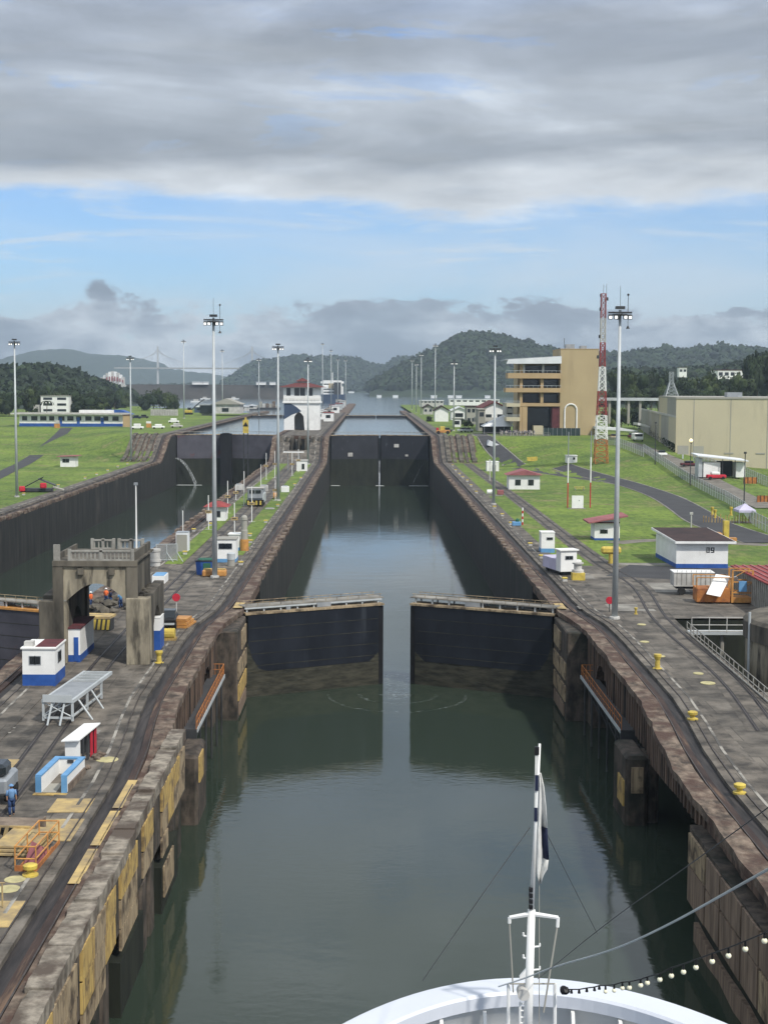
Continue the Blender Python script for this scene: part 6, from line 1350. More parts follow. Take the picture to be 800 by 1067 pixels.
t = thing('timber_row', 'row of upright pale stakes around a brown plot by the road', 'stakes', G(765, 545)); mb = MB(); random.seed(9)
for i in range(26): x = -5.6+i*.5; mb.box(x, x+.13, .3*math.sin(i), .3*math.sin(i)+.1, 0, random.uniform(.9, 1.7))
mb.build('stakes', 'ytimber', t); MB().box(-6, 8, -.3, 3.2, 0, .06).build('soil', 'path', t)
for x, y, l in ((741.5, 537, 'first yellow bollard at the road corner'), (744.5, 540, 'second yellow bollard at the road corner'), (761, 537, 'yellow bollard nearest the lilac tent')): bollard(x, y, 1.6, l, group='road corner bollards')
t = thing('yellow_digger', 'yellow digger parked just behind the large white shed', 'digger', G(750, 566)); MB().box(-1.9, .4, 0, 1.8, .5, 1.6).build('body', 'orange', t, bevel=.25); MB().box(.6, 1.4, .3, 1.2, .4, 3.4).build('mast', 'yellow', t); MB().tube((-1.2, -.1, .9), (-1.2, .3, .9), .8, n=14).build('wheel', 'yellow', t); MB().box(-.6, 2.6, .2, 1.2, .3, .8).build('arm', 'orange', t)
t = thing('dirt_pile', 'brown pile of soil and scrap behind the large white shed', 'heap', G(727, 561), kind='stuff'); mb = MB(); random.seed(14)
for i in range(30): mb.ico((random.gauss(0, 2), random.gauss(2, 1.5), random.uniform(0, .7)), random.uniform(.3, .9), 1, .3, .6)
mb.build('soil', 'rust', t)
t = thing('picnic_table', 'yellow green picnic table above the lawn board', 'table', G(603.5, 511)); MB().box(-1.2, 1.2, 0, .9, .7, .8).build('top', 'yellow', t); MB().box(-1.2, 1.2, -.7, -.35, .4, .46).build('bench', 'yellow', t); mb = MB(); [mb.box(x, x+.12, 0, .9, 0, .7) for x in (-1, .9)]; mb.build('legs', 'grey', t)
# covered walkway, white canopies, cars at the hill top
Yw = 520
t = thing('footbridge', 'long pale elevated walkway joining the tan tower and the cream building', 'footbridge', GY(655, 433, 545)); s = F/545
MB().box(-34/s, 44/s, 0, 3, GY(650, 417.5, 545).z-t.location.z, GY(650, 414.5, 545).z-t.location.z).build('deck_box', 'lgrey', t)
for x in (-20, 0, 12, 36): MB().box(x/s-.4, x/s+.4, .8, 2.0, -3, GY(650, 417.5, 545).z-t.location.z).build('column', 'greyw', t)
for x0, x1, y, Yc, l in ((620, 664, 447, 500, 'white flat canopy roof behind the radio mast'), (664, 677, 443, 530, 'small white canopy by the grey end wing')):
    a, b = GY(x0, y, Yc), GY(x1, y, Yc); zg = h(a.x, Yc); t = thing('canopy', l, 'canopy', (a.x, Yc, zg)); w = b.x-a.x; H = a.z-zg
    MB().prism([(0, H), (w, H-.9), (w, H-.5), (w*.7, H+.2), (0, H+.9)], 'y', 0, 9).build('roof', 'roofw', t)
    for k in range(3): MB().tube((w*(.05+.45*k), .4, 0), (w*(.05+.45*k), .4, H-.4), .12).build('post', 'grey', t)
t = thing('white_van', 'white van parked at the top of the park road', 'van', G(665, 460)); MB().box(-1.5, 1.5, 0, 5, .5, 2.6).build('body', 'white', t, bevel=.2); MB().box(-1.2, 1.2, -.06, 0, 1.6, 2.4).build('windscreen', 'glass', t)
for x in (-1.5, 1.2): MB().tube((x, 1, .45), (x+.3, 1, .45), .45, n=10).build('wheel', 'rubber', t)
for x, y, l, m in ((659, 457, 'dark red car next to the white van', 'mroof'), (640, 458, 'tan coloured kiosk wagon under the flat canopy', 'tan'), (690, 476, 'tiny white car on the park road by the hedge', 'white')):
    t = thing('parked_car', l, 'car', G(x, y)); MB().box(-1.3, 1.3, 0, 3.6, .35, 1.1).build('body', m, t, bevel=.15); MB().box(-1.0, 1.0, .8, 3, 1.1, 1.8).build('cab', 'glass', t, bevel=.2)
    for wx in (-1.3, 1.1): MB().tube((wx, .8, .35), (wx+.2, .8, .35), .35, n=8).build('wheel', 'rubber', t)
for x, y, l in ((711, 478, 'grey square notice frame beside the hedge end'), (727, 478, 'pale leaning panel at the foot of the cream wall')):
    t = thing('notice_frame', l, 'notice board', G(x, y)); MB().box(-1.5, 1.5, 0, .3, 1.2, 3.6).build('panel', 'greyw', t); MB().box(-.2, .2, 0, .3, 0, 1.2).build('post', 'lgrey', t)
t = block_building(747, 778, 404, 386, 'white house with brown tiled roofs among the hill trees', 2, 'white', cols=5, Yf=900, D=18, roof='tile'); w = 31/(F/900)
MB().prism([(-w/2-.5, 11), (w/2+2.5, 11), (w*.2, 14), (-w*.2, 14)], 'y', -1, 18).build('roof_slope', 'broof', t) if False else None
t = gabled(757, 771, 414, 400, 397, 16, 'white annex with a red gable below the hilltop house', Yf=860, wins=3); block_building(707, 715, 390, 383.5, 'tiny white house peeping from the trees behind the pylon', 1, 'white', cols=2, Yf=1000, D=6)

# ---------------------------------------------------------------- trees
def crown_mb(seed, H=1.0, n=420, lobes=9, sq=.75, q=.075):
    random.seed(seed); mb = MB(); L = [(Vector((random.uniform(-.33, .33), random.uniform(-.33, .33), random.uniform(.30, .82))), random.uniform(.15, .27)) for _ in range(lobes)]
    for c, r in L: mb.ico(c, r*.82, 2, .10, .85)
    for i in range(n):
        c, r = random.choice(L); d = Vector((random.gauss(0, 1), random.gauss(0, 1), random.gauss(0, 1)*.8+.25)).normalized(); p = c+d*r*random.uniform(.85, 1.18); leafq(mb, p, q*random.uniform(.35, .8))
    return mb
CR = [crown_mb(s, n=420+30*(s % 3), lobes=8+s % 5).build('crown', 'leaf' if s % 3 else 'leaf2') for s in range(7)]
TK = []
def trunk_mb(seed):
    random.seed(seed+50); mb = MB(); mb.tube((0, 0, -.1), (.01, 0, .45), .03, .018, 7); 
    for k in range(4): a = k*1.6+seed; mb.tube((.005, 0, .28+.05*k), (.22*math.cos(a), .22*math.sin(a), .55+.04*k), .014, .006, 5)
    return mb
TR = [trunk_mb(s).build('trunk', 'bark') for s in range(3)]
for o in CR+TR: C.objects.unlink(o)
def tree(x, y, z, H, W, label, group, seed, name='tree'):
    t = thing(name, label, 'tree', (x, y, z), random.uniform(0, 6.3), group); t.scale = (W, W, H)
    for src in (CR[seed % 7], TR[seed % 3]):
        c = src.copy(); C.objects.link(c); c.parent = t
    return t
def wood(specs, wh, grp):
    """specs: px, base py, top py, Y, width px"""
    for i, (px, by, ty, Y, w) in enumerate(sorted(specs)):
        random.seed(int(px*7)+i); b = GY(px, by, Y); s = F/Y; H = GY(px, ty, Y).z-b.z
        b.z -= H*.06; tree(b.x, Y, b.z, H*1.12, w/s*1.15, f'{od(i)} dark green tree {wh}', grp, i*3+int(px))
random.seed(31)
sp = []
for px in range(645, 762, 9): sp.append((px+random.uniform(-3, 3), 425, 391+random.uniform(-6, 5)+(4 if 690 < px < 700 else 0), 760+random.uniform(-60, 60), random.uniform(17, 24)))
for px in range(640, 760, 13): sp.append((px+random.uniform(-3, 3), 432, 405+random.uniform(-5, 5), 660+random.uniform(-30, 30), random.uniform(16, 22)))
wood(sp, 'behind the cream building, counted from the radio mast', 'trees behind the cream building')
sp = [(px+random.uniform(-2, 2), 420+random.uniform(-4, 6), 366+(810-px)*.75*(.35 if px < 790 else .4)+random.uniform(-3, 3)+(16 if px < 782 else 0), 700+random.uniform(-20, 60), random.uniform(18, 26)) for px in range(764, 822, 6)]
wood(sp, 'on the rise beside the hilltop house', 'trees on the rise beside the hilltop house')
sp = [(x, 447, 425+random.uniform(-2, 3), 570+random.uniform(-15, 30), w) for x, w in ((633, 14), (647, 15), (668, 15), (660, 12))]
wood(sp, 'low behind the canopies by the park road', 'trees behind the canopies')
sp = [(488, 448, 438, 590, 10), (481, 446, 436, 620, 8), (446.5, 441, 434, 690, 7), (494, 440, 427, 680, 12), (456, 431, 425, 900, 7), (535, 436, 424, 560, 10), (563-14, 440, 431, 540, 6)]
wood(sp, 'between the canal sheds, counted from the canal', 'trees between the canal sheds')
sp = []
for px in range(-20, 92, 8): sp.append((px+random.uniform(-3, 3), 436, 410+random.uniform(-8, 4), 800+random.uniform(-50, 40), random.uniform(17, 26)))
sp += [(88, 436, 408, 770, 26), (101, 432, 412, 820, 20)]
wood(sp, 'behind the pavilion, counted from the picture edge', 'trees behind the pavilion')
sp = [(px, 431, 408+random.uniform(-3, 4), 1000+random.uniform(-60, 60), random.uniform(13, 18)) for px in (110, 120, 130, 153, 160, 167, 174, 181)]
wood(sp, 'behind the white container, counted from the pavilion', 'trees behind the white container')
t = thing('palm_tree', 'single palm beside the pale three storey house', 'tree', GY(49, 436, 745)); MB().tube((0, 0, 0), (.3, 0, 8), .25, .16).build('trunk', 'bark', t); mb = MB()
for k in range(11):
    a = k*.571; P = [Vector((.3, 0, 8)), Vector((.3+1.6*math.cos(a), 1.6*math.sin(a), 8.8)), Vector((.3+3.0*math.cos(a), 3.0*math.sin(a), 8.0)), Vector((.3+3.6*math.cos(a), 3.6*math.sin(a), 6.6))]
    sd_ = Vector((-math.sin(a), math.cos(a), 0))*.35
    for p_, q_ in zip(P, P[1:]): mb.add([p_-sd_, p_+sd_, q_+sd_*.8, q_-sd_*.8], [(0, 1, 2, 3)])
mb.build('crown', 'leaf', t)

for o in CR+TR: bpy.data.objects.remove(o)
# ---------------------------------------------------------------- hills
def hill(name, prof, Yc, D, m='hill', base=ZW-1, amp=4.0, cell=22.0, step=None, front=.5, seed=0, kind='structure'):
    """prof: silhouette (px, py) at distance Yc; a ridge with real depth D before and behind it"""
    px = [p[0] for p in prof]; pz = [GY(p[0], p[1], Yc).z for p in prof]; xs_ = [GY(p[0], p[1], Yc).x for p in prof]
    step = step or max(5, Yc/350); xs = np.arange(xs_[0], xs_[-1]+step, step); top = np.interp(xs, xs_, pz)
    ys = np.linspace(-D*front, D*(1-front), int(max(16, min(80, D/step))))
    vs = []; 
    for y in ys:
        u = y/(D*front) if y < 0 else y/(D*(1-front))
        for i, x in enumerate(xs):
            k = math.cos(u*math.pi/2)**1.1 if abs(u) < 1 else 0
            e = min(1, (x-xs[0])/(D*.15+1), (xs[-1]-x)/(D*.15+1)); 
            n = noise.fractal(Vector((x/(D*.22)+seed, y/(D*.22), seed)), 1, 2, 4)
            zz = base+(top[i]-base)*k*(1+.20*n*(1-k)*2)
            c = noise.noise(Vector((x/cell*1.7, y/cell*1.7, seed+3)))*.6+noise.noise(Vector((x/cell*4, y/cell*4, seed)))*.5
            vs.append((x, Yc+y, zz+amp*c*min(1, k*4)*(.35+.65*k)))
    nx = len(xs); fs = [(j*nx+i, j*nx+i+1, (j+1)*nx+i+1, (j+1)*nx+i) for j in range(len(ys)-1) for i in range(nx-1)]
    o = MB().add(vs, fs).build(name, m, smooth=True); o['kind'] = kind; return o, xs, ys, vs
def trees_on(hl, name, n, r0, r1, seed, label, m='leaf', zmin=ZW+4, f=1):
    o, xs, ys, vs = hl; random.seed(seed); mb = MB(); nx = len(xs); k = 0
    while k < n:
        i = random.randrange(nx); j = random.randrange(int(len(ys)*.75)); v = vs[j*nx+i]
        k += 1
        if v[2] < zmin: continue
        r = random.uniform(r0, r1); mb.ico((v[0]+random.uniform(-3, 3), v[1]+random.uniform(-3, 3), v[2]+r*.15), r, 1, .22, .85)
        if f:
            for q in range(5 if f == 1 else f): d = Vector((random.gauss(0, 1), random.gauss(0, 1)-.5, abs(random.gauss(0, 1)))).normalized(); leafq(mb, (v[0]+d.x*r, v[1]+d.y*r, v[2]+r*.15+d.z*r*.9), r*.3)
    o2 = mb.build(name, m, smooth=False); tag(o2, label, 'forest', kind='stuff'); return o2
A = hill('distant_hills', [(-60, 385), (0, 379), (22, 371), (45, 365.5), (70, 364.5), (100, 370), (135, 372), (160, 377), (178, 386), (200, 388), (225, 391), (250, 396), (300, 402)], 7300, 2500, amp=16, cell=110, seed=1)
A2 = hill('distant_hills', [(540, 398), (565, 384), (600, 378), (640, 374), (665, 372), (690, 369), (705, 371), (730, 368), (757, 367), (785, 372), (840, 372), (900, 380)], 3000, 1500, amp=14, cell=70, seed=6)
trees_on(A2, 'forest', 2600, 8, 15, 5, 'hazy wooded ridge beyond the cream building and pylon', zmin=40)
Cc = hill('wooded_hill', [(235, 405), (246, 399), (256, 390), (270, 382), (290, 378.5), (308, 376), (330, 377), (352, 378), (372, 379), (388, 385), (400, 387), (412, 379), (425, 377), (440, 380), (480, 398)], 4700, 1500, amp=14, cell=80, seed=2)
trees_on(Cc, 'forest', 4200, 11, 19, 6, 'wooded hill across the lake behind the control house', zmin=32)
Dd = hill('wooded_hill', [(385, 406), (400, 396), (415, 388), (432, 379), (452, 370), (468, 360), (482, 354), (500, 353), (520, 355), (538, 361), (556, 365), (575, 371), (600, 380), (640, 398)], 2900, 1100, amp=11, cell=45, seed=3)
trees_on(Dd, 'forest', 5200, 7, 13, 7, 'tall wooded hill rising across the lake between masts and visitor building', zmin=27)
B = hill('wooded_hill', [(-80, 389), (-20, 391), (12, 394), (28, 391), (45, 390), (58, 394), (72, 402), (86, 409), (100, 412), (110, 418), (118, 426)], 1250, 620, amp=6, cell=25, base=ZW, seed=4)
trees_on(B, 'forest', 2600, 5, 9.5, 8, 'dark wooded hill behind the pale three storey house', zmin=20, f=12)
E = hill('wooded_hill', [(745, 410), (765, 400), (780, 388), (800, 379), (830, 372), (880, 374)], 1250, 600, amp=5, cell=25, base=ZW, seed=5)
trees_on(E, 'forest', 1300, 5, 9, 9, 'dark wooded hill at the picture edge behind the hilltop house', zmin=20, f=12)
F2 = hill('wooded_hill', [(590, 404), (620, 398), (660, 393), (700, 395), (740, 391), (770, 393), (800, 393)], 1450, 600, amp=6, cell=25, base=ZW, seed=8)
trees_on(F2, 'forest', 1900, 6, 10, 12, 'wood between the cream building and the hazy ridge', zmin=20)
# dam embankment across the lake head
b0 = GY(130, 404, 1900); b1 = GY(300, 404, 1900); o = MB().prism([(1880, 14), (1915, 34), (1925, 34), (1960, 14)], 'x', b0.x, b1.x).build('dam_embankment', 'dam'); tag(o, 'long dark embankment beyond the excavator bank with pale crest', 'embankment', kind='structure')
S0 = hill('far_shore', [(140, 404), (200, 403), (280, 404), (360, 404.5), (420, 405)], 3950, 300, amp=4, cell=35, seed=9); trees_on(S0, 'forest', 1400, 6, 10, 13, 'low wooded shore at the far side of the lake', zmin=18)
random.seed(17)
for i, (px, w, py) in enumerate(((206, 18, 408.3), (214, 10, 407), (272, 16, 407.5), (284, 10, 407), (300, 9, 407.8), (366, 10, 407), (395, 8, 407.4), (412, 9, 408), (452, 10, 407), (470, 11, 406.5), (478, 10, 405.8), (508, 9, 407))):
    Yb = 1906 if px < 300 else 3700 if px < 390 else 2290; p = GY(px, py, Yb); p.z = 34.0+2.2 if px < 300 else ZW+2.2; s = F/Yb; t = thing('shore_building', f'{od(i)} tiny white building on the far lake shore, counted from the dam', 'building', p, 0, 'white buildings on the far lake shore'); w_ = w/s
    hh_ = 1.0 if px < 300 else .8; w_ *= .6; MB().box(-w_/2, w_/2, 0, 8, -2.2, hh_).build('wall', 'white', t); MB().box(-w_/2-.5, w_/2+.5, -.5, 8.5, hh_, hh_+.6).build('roof', 'roofw', t)
# red and white building on the embankment
t = thing('red_white_building', 'clustered red and white building standing on the far embankment', 'building', GY(116, 400.5, 1700)); s = F/1700; random.seed(2)
for i in range(9): x = -12+i*3; hh = (6+9*math.sin(math.pi*(i+.6)/9.4)); MB().box(x, x+2.8, random.uniform(0, 2), 8, -2, hh).build('block', 'white' if i % 2 else 'dwhite', t); MB().box(x+.6, x+2.1, -.3, 0, hh*.25, hh*.62).build('red_front', 'pink', t)
mb = MB(); mb.box(-13, 16, -1, 9, -3, -1); mb.build('podium', 'dwhite', t)
# cable stayed bridge
def bridge():
    Y = 5000; t = thing('cable_stayed_bridge', 'long cable stayed bridge with two slim pylons crossing the distant valley', 'bridge', GY(210, 384, Y)); o = t.location.copy(); s = F/Y
    x0, x1 = (120-210)/s, (300-210)/s
    MB().box(x0, x1, -8, 8, -2, 3.0).build('deck', 'greyw', t)
    for px, top in ((165, 361), (262.5, 361)):
        x = (px-210)/s; zt = GY(px, top, Y).z-o.z; MB().prism([(x-3.6, GY(px, 401, Y).z-o.z-20), (x+3.6, GY(px, 401, Y).z-o.z-20), (x+2.2, zt), (x-2.2, zt)], 'y', -4, 4).build('pylon', 'dwhite', t); mb = MB()
        for k in range(1, 9):
            for sg in (-1, 1): mb.tube((x, 0, zt-2-k*2.5), (x+sg*(14*k+20), 0, 3), .30, n=4)
        mb.build('stay_cables', 'greyw', t)
bridge()
for x0, y0, l in ((538, 0, ''),): pass
# ---------------------------------------------------------------- vessels
def ship(px, by, Y, Wm, Lm, label, hull='steelblue'):
    p = GY(px, 400, Y); t = thing('cargo_ship', label, 'ship', (p.x, Y, ZW)); w = Wm/2
    MB().add([(-w*.9, 0, -1), (w*.9, 0, -1), (w, Lm, -1), (-w, Lm, -1), (-w, -2, 9), (w, -2, 9), (w, Lm, 9), (-w, Lm, 9)], [(0, 1, 5, 4), (1, 2, 6, 5), (2, 3, 7, 6), (3, 0, 4, 7), (4, 5, 6, 7), (0, 3, 2, 1)]).build('hull', hull, t)
    MB().box(-w*.95, w*.95, 6, 26, 9, 17).build('superstructure', 'white', t); MB().box(-w*.8, w*.8, 8, 22, 17, 23).build('bridge_deck', 'white', t); MB().box(-w*1.0, w*1.0, 9, 13, 20, 22).build('bridge_wing', 'white', t)
    for z in (10.5, 13.5, 18.5): windows(t, -w*.75, w*.75, 6 if z < 17 else 8, z, z+1.2, 6)
    MB().box(w*.15, w*.75, 0, 6, 9, 21).build('funnel', 'dgrey', t); MB().tube((0, 14, 23), (0, 14, 31), .35).build('mast', 'white', t); MB().box(-w*.3, w*.1, 5.5, 6, 15, 20).build('door_panel', 'tan', t)
ship(346, 408, 1480, 23, 150, 'blue hulled ship with white superstructure waiting beyond the control house')
def launch(x, y, label, L=9, m='white', grp='small craft on the lake'):
    p = Gz(x, y, ZW); t = thing('launch', label, 'boat', p, 0, grp); MB().add([(-L/2, -1.3, -.2), (L*.4, -1.2, -.2), (L*.4, 1.2, -.2), (-L/2, 1.3, -.2), (-L/2, -1.6, 1.3), (L*.45, -1.5, 1.3), (L*.45, 1.5, 1.3), (-L/2, 1.6, 1.3), (L*.62, 0, 1.5)], [(0, 1, 5, 4), (2, 3, 7, 6), (3, 0, 4, 7), (4, 5, 8, 6, 7), (0, 3, 2, 1), (1, 8, 5), (1, 2, 8), (2, 6, 8)]).build('hull', m, t); MB().box(-L*.25, L*.15, -.9, .9, 1.3, 3.0).build('cabin', 'dwhite' if m == 'white' else m, t)
launch(411, 411.5, 'dark low launch alone on the open lake', 26, 'dgrey')
for i, (x, y) in enumerate(((200, 414.5), (214, 416), (222, 413.5), (235, 414.5), (244, 416), (205, 419))): launch(x, y, f'{od(i)} white boat moored off the far bank, counted along the water from the hangar', 12)
def dredger():
    p = Gz(274, 427, ZW); t = thing('work_barge', 'low work barge crowded with machinery at the end of the other lane', 'barge', (p.x, p.y, ZW)); MB().box(-12, 12, 0, 14, -1, 1.6).build('hull', 'dgrey', t); random.seed(8)
    for i in range(9): x = -10+i*2.4; MB().box(x, x+1.9, 2, 7, 1.6, random.uniform(3, 6.5)).build('deck_machine', random.choice(['dwhite', 'greyw', 'dgrey', 'block']), t)
    MB().tube((0, 5, 2), (-4, 5, 12), .2).build('derrick', 'grey', t)
dredger()
# clutter on the far part of the island
random.seed(44)
for i in range(16):
    Y = 600+i*42; x = -22+random.uniform(-5, 3); m = random.choice(['white', 'dwhite', 'lgrey', 'white']); hh = random.uniform(2.5, 5); w = random.uniform(3, 5)
    t = thing('island_store', f'{od(i)} small pale hut along the far island beyond the control house', 'hut', (x, Y, ZU), 0, 'pale huts along the far island'); MB().box(-w/2, w/2, 0, 5, 0, hh).build('wall', m, t); MB().box(-w/2-.3, w/2+.3, -.3, 5.3, hh, hh+.3).build('roof', random.choice(['greyw', 'roofw', 'red']), t); windows(t, -w*.3, w*.2, 0, hh*.4, hh*.75, 1)
t = thing('guide_wall', 'long low guide wall carrying the island out into the lake', 'guide wall', (0, 0, 0)); MB().box(-19.5, -13.4, 911, 1380, 4, 17.0).build('wall', 'cope', t); MB().box(-31.7, -26, 911, 1290, 4, 17.0).build('wall', 'cope', t)
t = thing('guide_wall', 'guide wall end on the lawn side beyond the last gate line', 'guide wall', (0, 0, 0)); MB().box(20, 24, 911, 1000, 4, 16.9).build('wall', 'cope', t)
t = thing('guide_wall', 'guide wall of the other lane along the excavator bank', 'guide wall', (0, 0, 0)); MB().box(-69, -65.1, 911, 960, 4, 16.9).build('wall', 'cope', t)

# ---------------------------------------------------------------- people
def person(loc, rz, label, shirt='skyb', legs='jeans', hat=None, H=1.74, arm=(.1, .1)):
    t = thing('person', label, 'person', loc, rz); k = H/1.74
    # continuous body by skin modifier
    V = [(0, 0, .95), (0, 0, 1.15), (0, .01, 1.38), (0, .01, 1.50), (0, 0, 1.62), (0, -.02, 1.70),
         (.10, 0, .90), (.11, -.02+arm[0], .50), (.12, arm[0]*1.6, .08), (.12, arm[0]*1.6-.14, .03), (-.10, 0, .90), (-.11, -.02-arm[0], .50), (-.12, -arm[0]*1.6, .08), (-.12, -arm[0]*1.6-.14, .03),
         (.18, 0, 1.42), (.24, -.02, 1.15), (.25, -.12-arm[1], .92), (-.18, 0, 1.42), (-.24, 0, 1.15), (-.25, -.10-arm[1], .92)]
    E_ = [(0, 1), (1, 2), (2, 3), (3, 4), (4, 5), (0, 6), (6, 7), (7, 8), (8, 9), (0, 10), (10, 11), (11, 12), (12, 13), (2, 14), (14, 15), (15, 16), (2, 17), (17, 18), (18, 19)]
    Rr = [.14, .13, .15, .055, .09, .075, .095, .065, .045, .035, .095, .065, .045, .035, .06, .045, .03, .06, .045, .03]
    me = bpy.data.meshes.new('body'); me.from_pydata([(x*k, y*k, z*k) for x, y, z in V], E_, []); o = bpy.data.objects.new('body', me); C.objects.link(o); o.parent = t
    sk = o.modifiers.new('s', 'SKIN')
    for v, r in zip(me.skin_vertices[0].data, Rr): v.radius = (r*k, r*k)
    me.skin_vertices[0].data[0].use_root = True
    su = o.modifiers.new('d', 'SUBSURF'); su.levels = su.render_levels = 1
    me.materials.append(M['skin'])
    mb = MB(); mb.lathe([(.17*k, .92*k), (.165*k, 1.15*k), (.20*k, 1.36*k), (.17*k, 1.47*k), (.08*k, 1.52*k)], 12)
    for sx in (-1, 1): mb.tube((sx*.18*k, 0, 1.44*k), (sx*.25*k, 0, 1.13*k), .075*k, .06*k, 8)
    mb.build('shirt', shirt, t, smooth=True)
    mb = MB(); mb.lathe([(.165*k, .84*k), (.175*k, .97*k)], 12)
    for sx, a in ((1, arm[0]), (-1, -arm[0])): mb.tube((sx*.09*k, 0, .92*k), (sx*.11*k, (-.02+a)*k, .5*k), .115*k, .085*k, 8); mb.tube((sx*.11*k, (-.02+a)*k, .52*k), (sx*.12*k, a*1.6*k, .09*k), .085*k, .07*k, 8)
    mb.build('trousers', legs, t, smooth=True)
    mb = MB(); mb.ico((0, 0, 1.70*k), .115*k, 2, 0, .8); 
    if hat: mb.lathe([(.16*k, 1.68*k), (.12*k, 1.72*k)], 12)
    mb.build('helmet' if hat else 'hair', hat or 'black', t, smooth=True)
    return t
p_ = Gz(12.5, 847, zc(95)); t = person((p_.x, p_.y, zc(p_.y)), R(20), 'worker in light blue shirt and dark blue trousers with a backpack by the cart', hat='skyb', H=1.85)
MB().box(.12, .42, .02, .28, 1.08, 1.5).build('backpack', 'navy', t, bevel=.06)
for x, y, rz, l, sh in ((95, 634, 60, 'person in orange vest standing apart under the arch', 'hivis'), (111, 630, -20, 'person in orange vest and dark trousers beyond the rubble', 'hivis'), (115.5, 632, 120, 'person in dark jacket close to the orange vested pair', 'navy'), (126, 634, 10, 'person in blue overalls beside the right arch pillar'.replace('right ', ''), 'lblue')):
    person(G(x, y), R(rz), l, sh, 'jeans', hat='white' if sh == 'hivis' else None, arm=(.06, .15), H=1.8)

# ---------------------------------------------------------------- the ship's bow, foremast, cables
def bow():
    tip = Gz(545, 1018.5, 15.5); cx = tip.x; zr = 15.5
    t = thing('ship_bow', 'white rounded bow of the ship the picture was taken from', 'ship', (cx, tip.y, 0)); La, Wa = 24.6, 11.0
    def half(d, k=0.0):   # half width at distance d behind the tip for an inset k
        L_, W_ = La-k, Wa-k; u = (d-k)/L_
        return W_*math.sqrt(max(0, 1-(1-min(1, u))**2)) if u > 0 else 0
    def outline(k, z, tail=30, n=40):
        ds = [k+(La-k)*(1-math.cos(math.pi/2*i/n)) for i in range(n+1)]+[tail]
        return [(-half(d, k) if d <= La else -(Wa-k), -d, z) for d in reversed(ds)]+[(half(d, k) if d <= La else (Wa-k), -d, z) for d in ds[1:]]
    def band(lay, name, m, sm_=True):
        n = len(lay[0]); vs = [p for l in lay for p in l]; fs = [(j*n+i, j*n+i+1, (j+1)*n+i+1, (j+1)*n+i) for j in range(len(lay)-1) for i in range(n-1)]
        return MB().add(vs, fs).build(name, m, t, smooth=sm_)
    sl = lambda pts, f: [(x, y, f(x, y)) for x, y, z in pts]
    lay = [outline(0, zr-.25), outline(.03, zr), outline(.10, zr+.03), outline(1.25, zr+.10), outline(1.32, zr+.02), outline(1.30, zr-.35), outline(1.05, zr-.42), outline(.9, zr-1.6)]
    band(lay[:6], 'bulwark_cap', 'shipw', False)
    band([outline(1.30, zr-.35), outline(1.12, zr-.42), outline(.95, zr-1.7)], 'bulwark_inside', 'white')
    band([outline(0, zr-.25), outline(.5, zr-2.5), outline(1.8, 9), outline(3.0, 4), outline(3.6, -1)], 'hull', 'shipw')
    o2 = outline(.9, zr-1.62); MB().add(o2, [tuple(range(len(o2)))]).build('foredeck', mat('blue grey deck paint', (.10, .13, .17), (.07, .09, .13), .8), t)
    for dx in (-8.2, -6.6, -5.2, -3.9, -2.6, -1.3, 1.3, 2.6, 3.9, 5.2, 6.6, 8.2):
        # stanchion brackets under the cap
        d = next((d_ for d_ in np.arange(0, 24, .1) if half(d_, 1.2) > abs(dx)), 24); MB().prism([(-d-.0, zr-1.6), (-d-.7, zr-1.6), (-d-.15, zr-.4), (-d+.0, zr-.4)], 'x', dx-.05, dx+.05).build('stanchion', 'white', t)
    MB().box(-1.2, .9, -6.4, -4.4, zr-1.6, zr-1.15).build('hatch', 'navy', t); MB().lathe([(.3, 0), (.3, .7), (.4, .75), (.4, .9)], 12, (3.0, -4.6, zr-1.6)).build('bitt', 'white', t); MB().lathe([(.3, 0), (.3, .7), (.4, .75), (.4, .9)], 12, (-3.4, -4.8, zr-1.6)).build('bitt', 'white', t)
    return t, tip
bw, tip = bow()
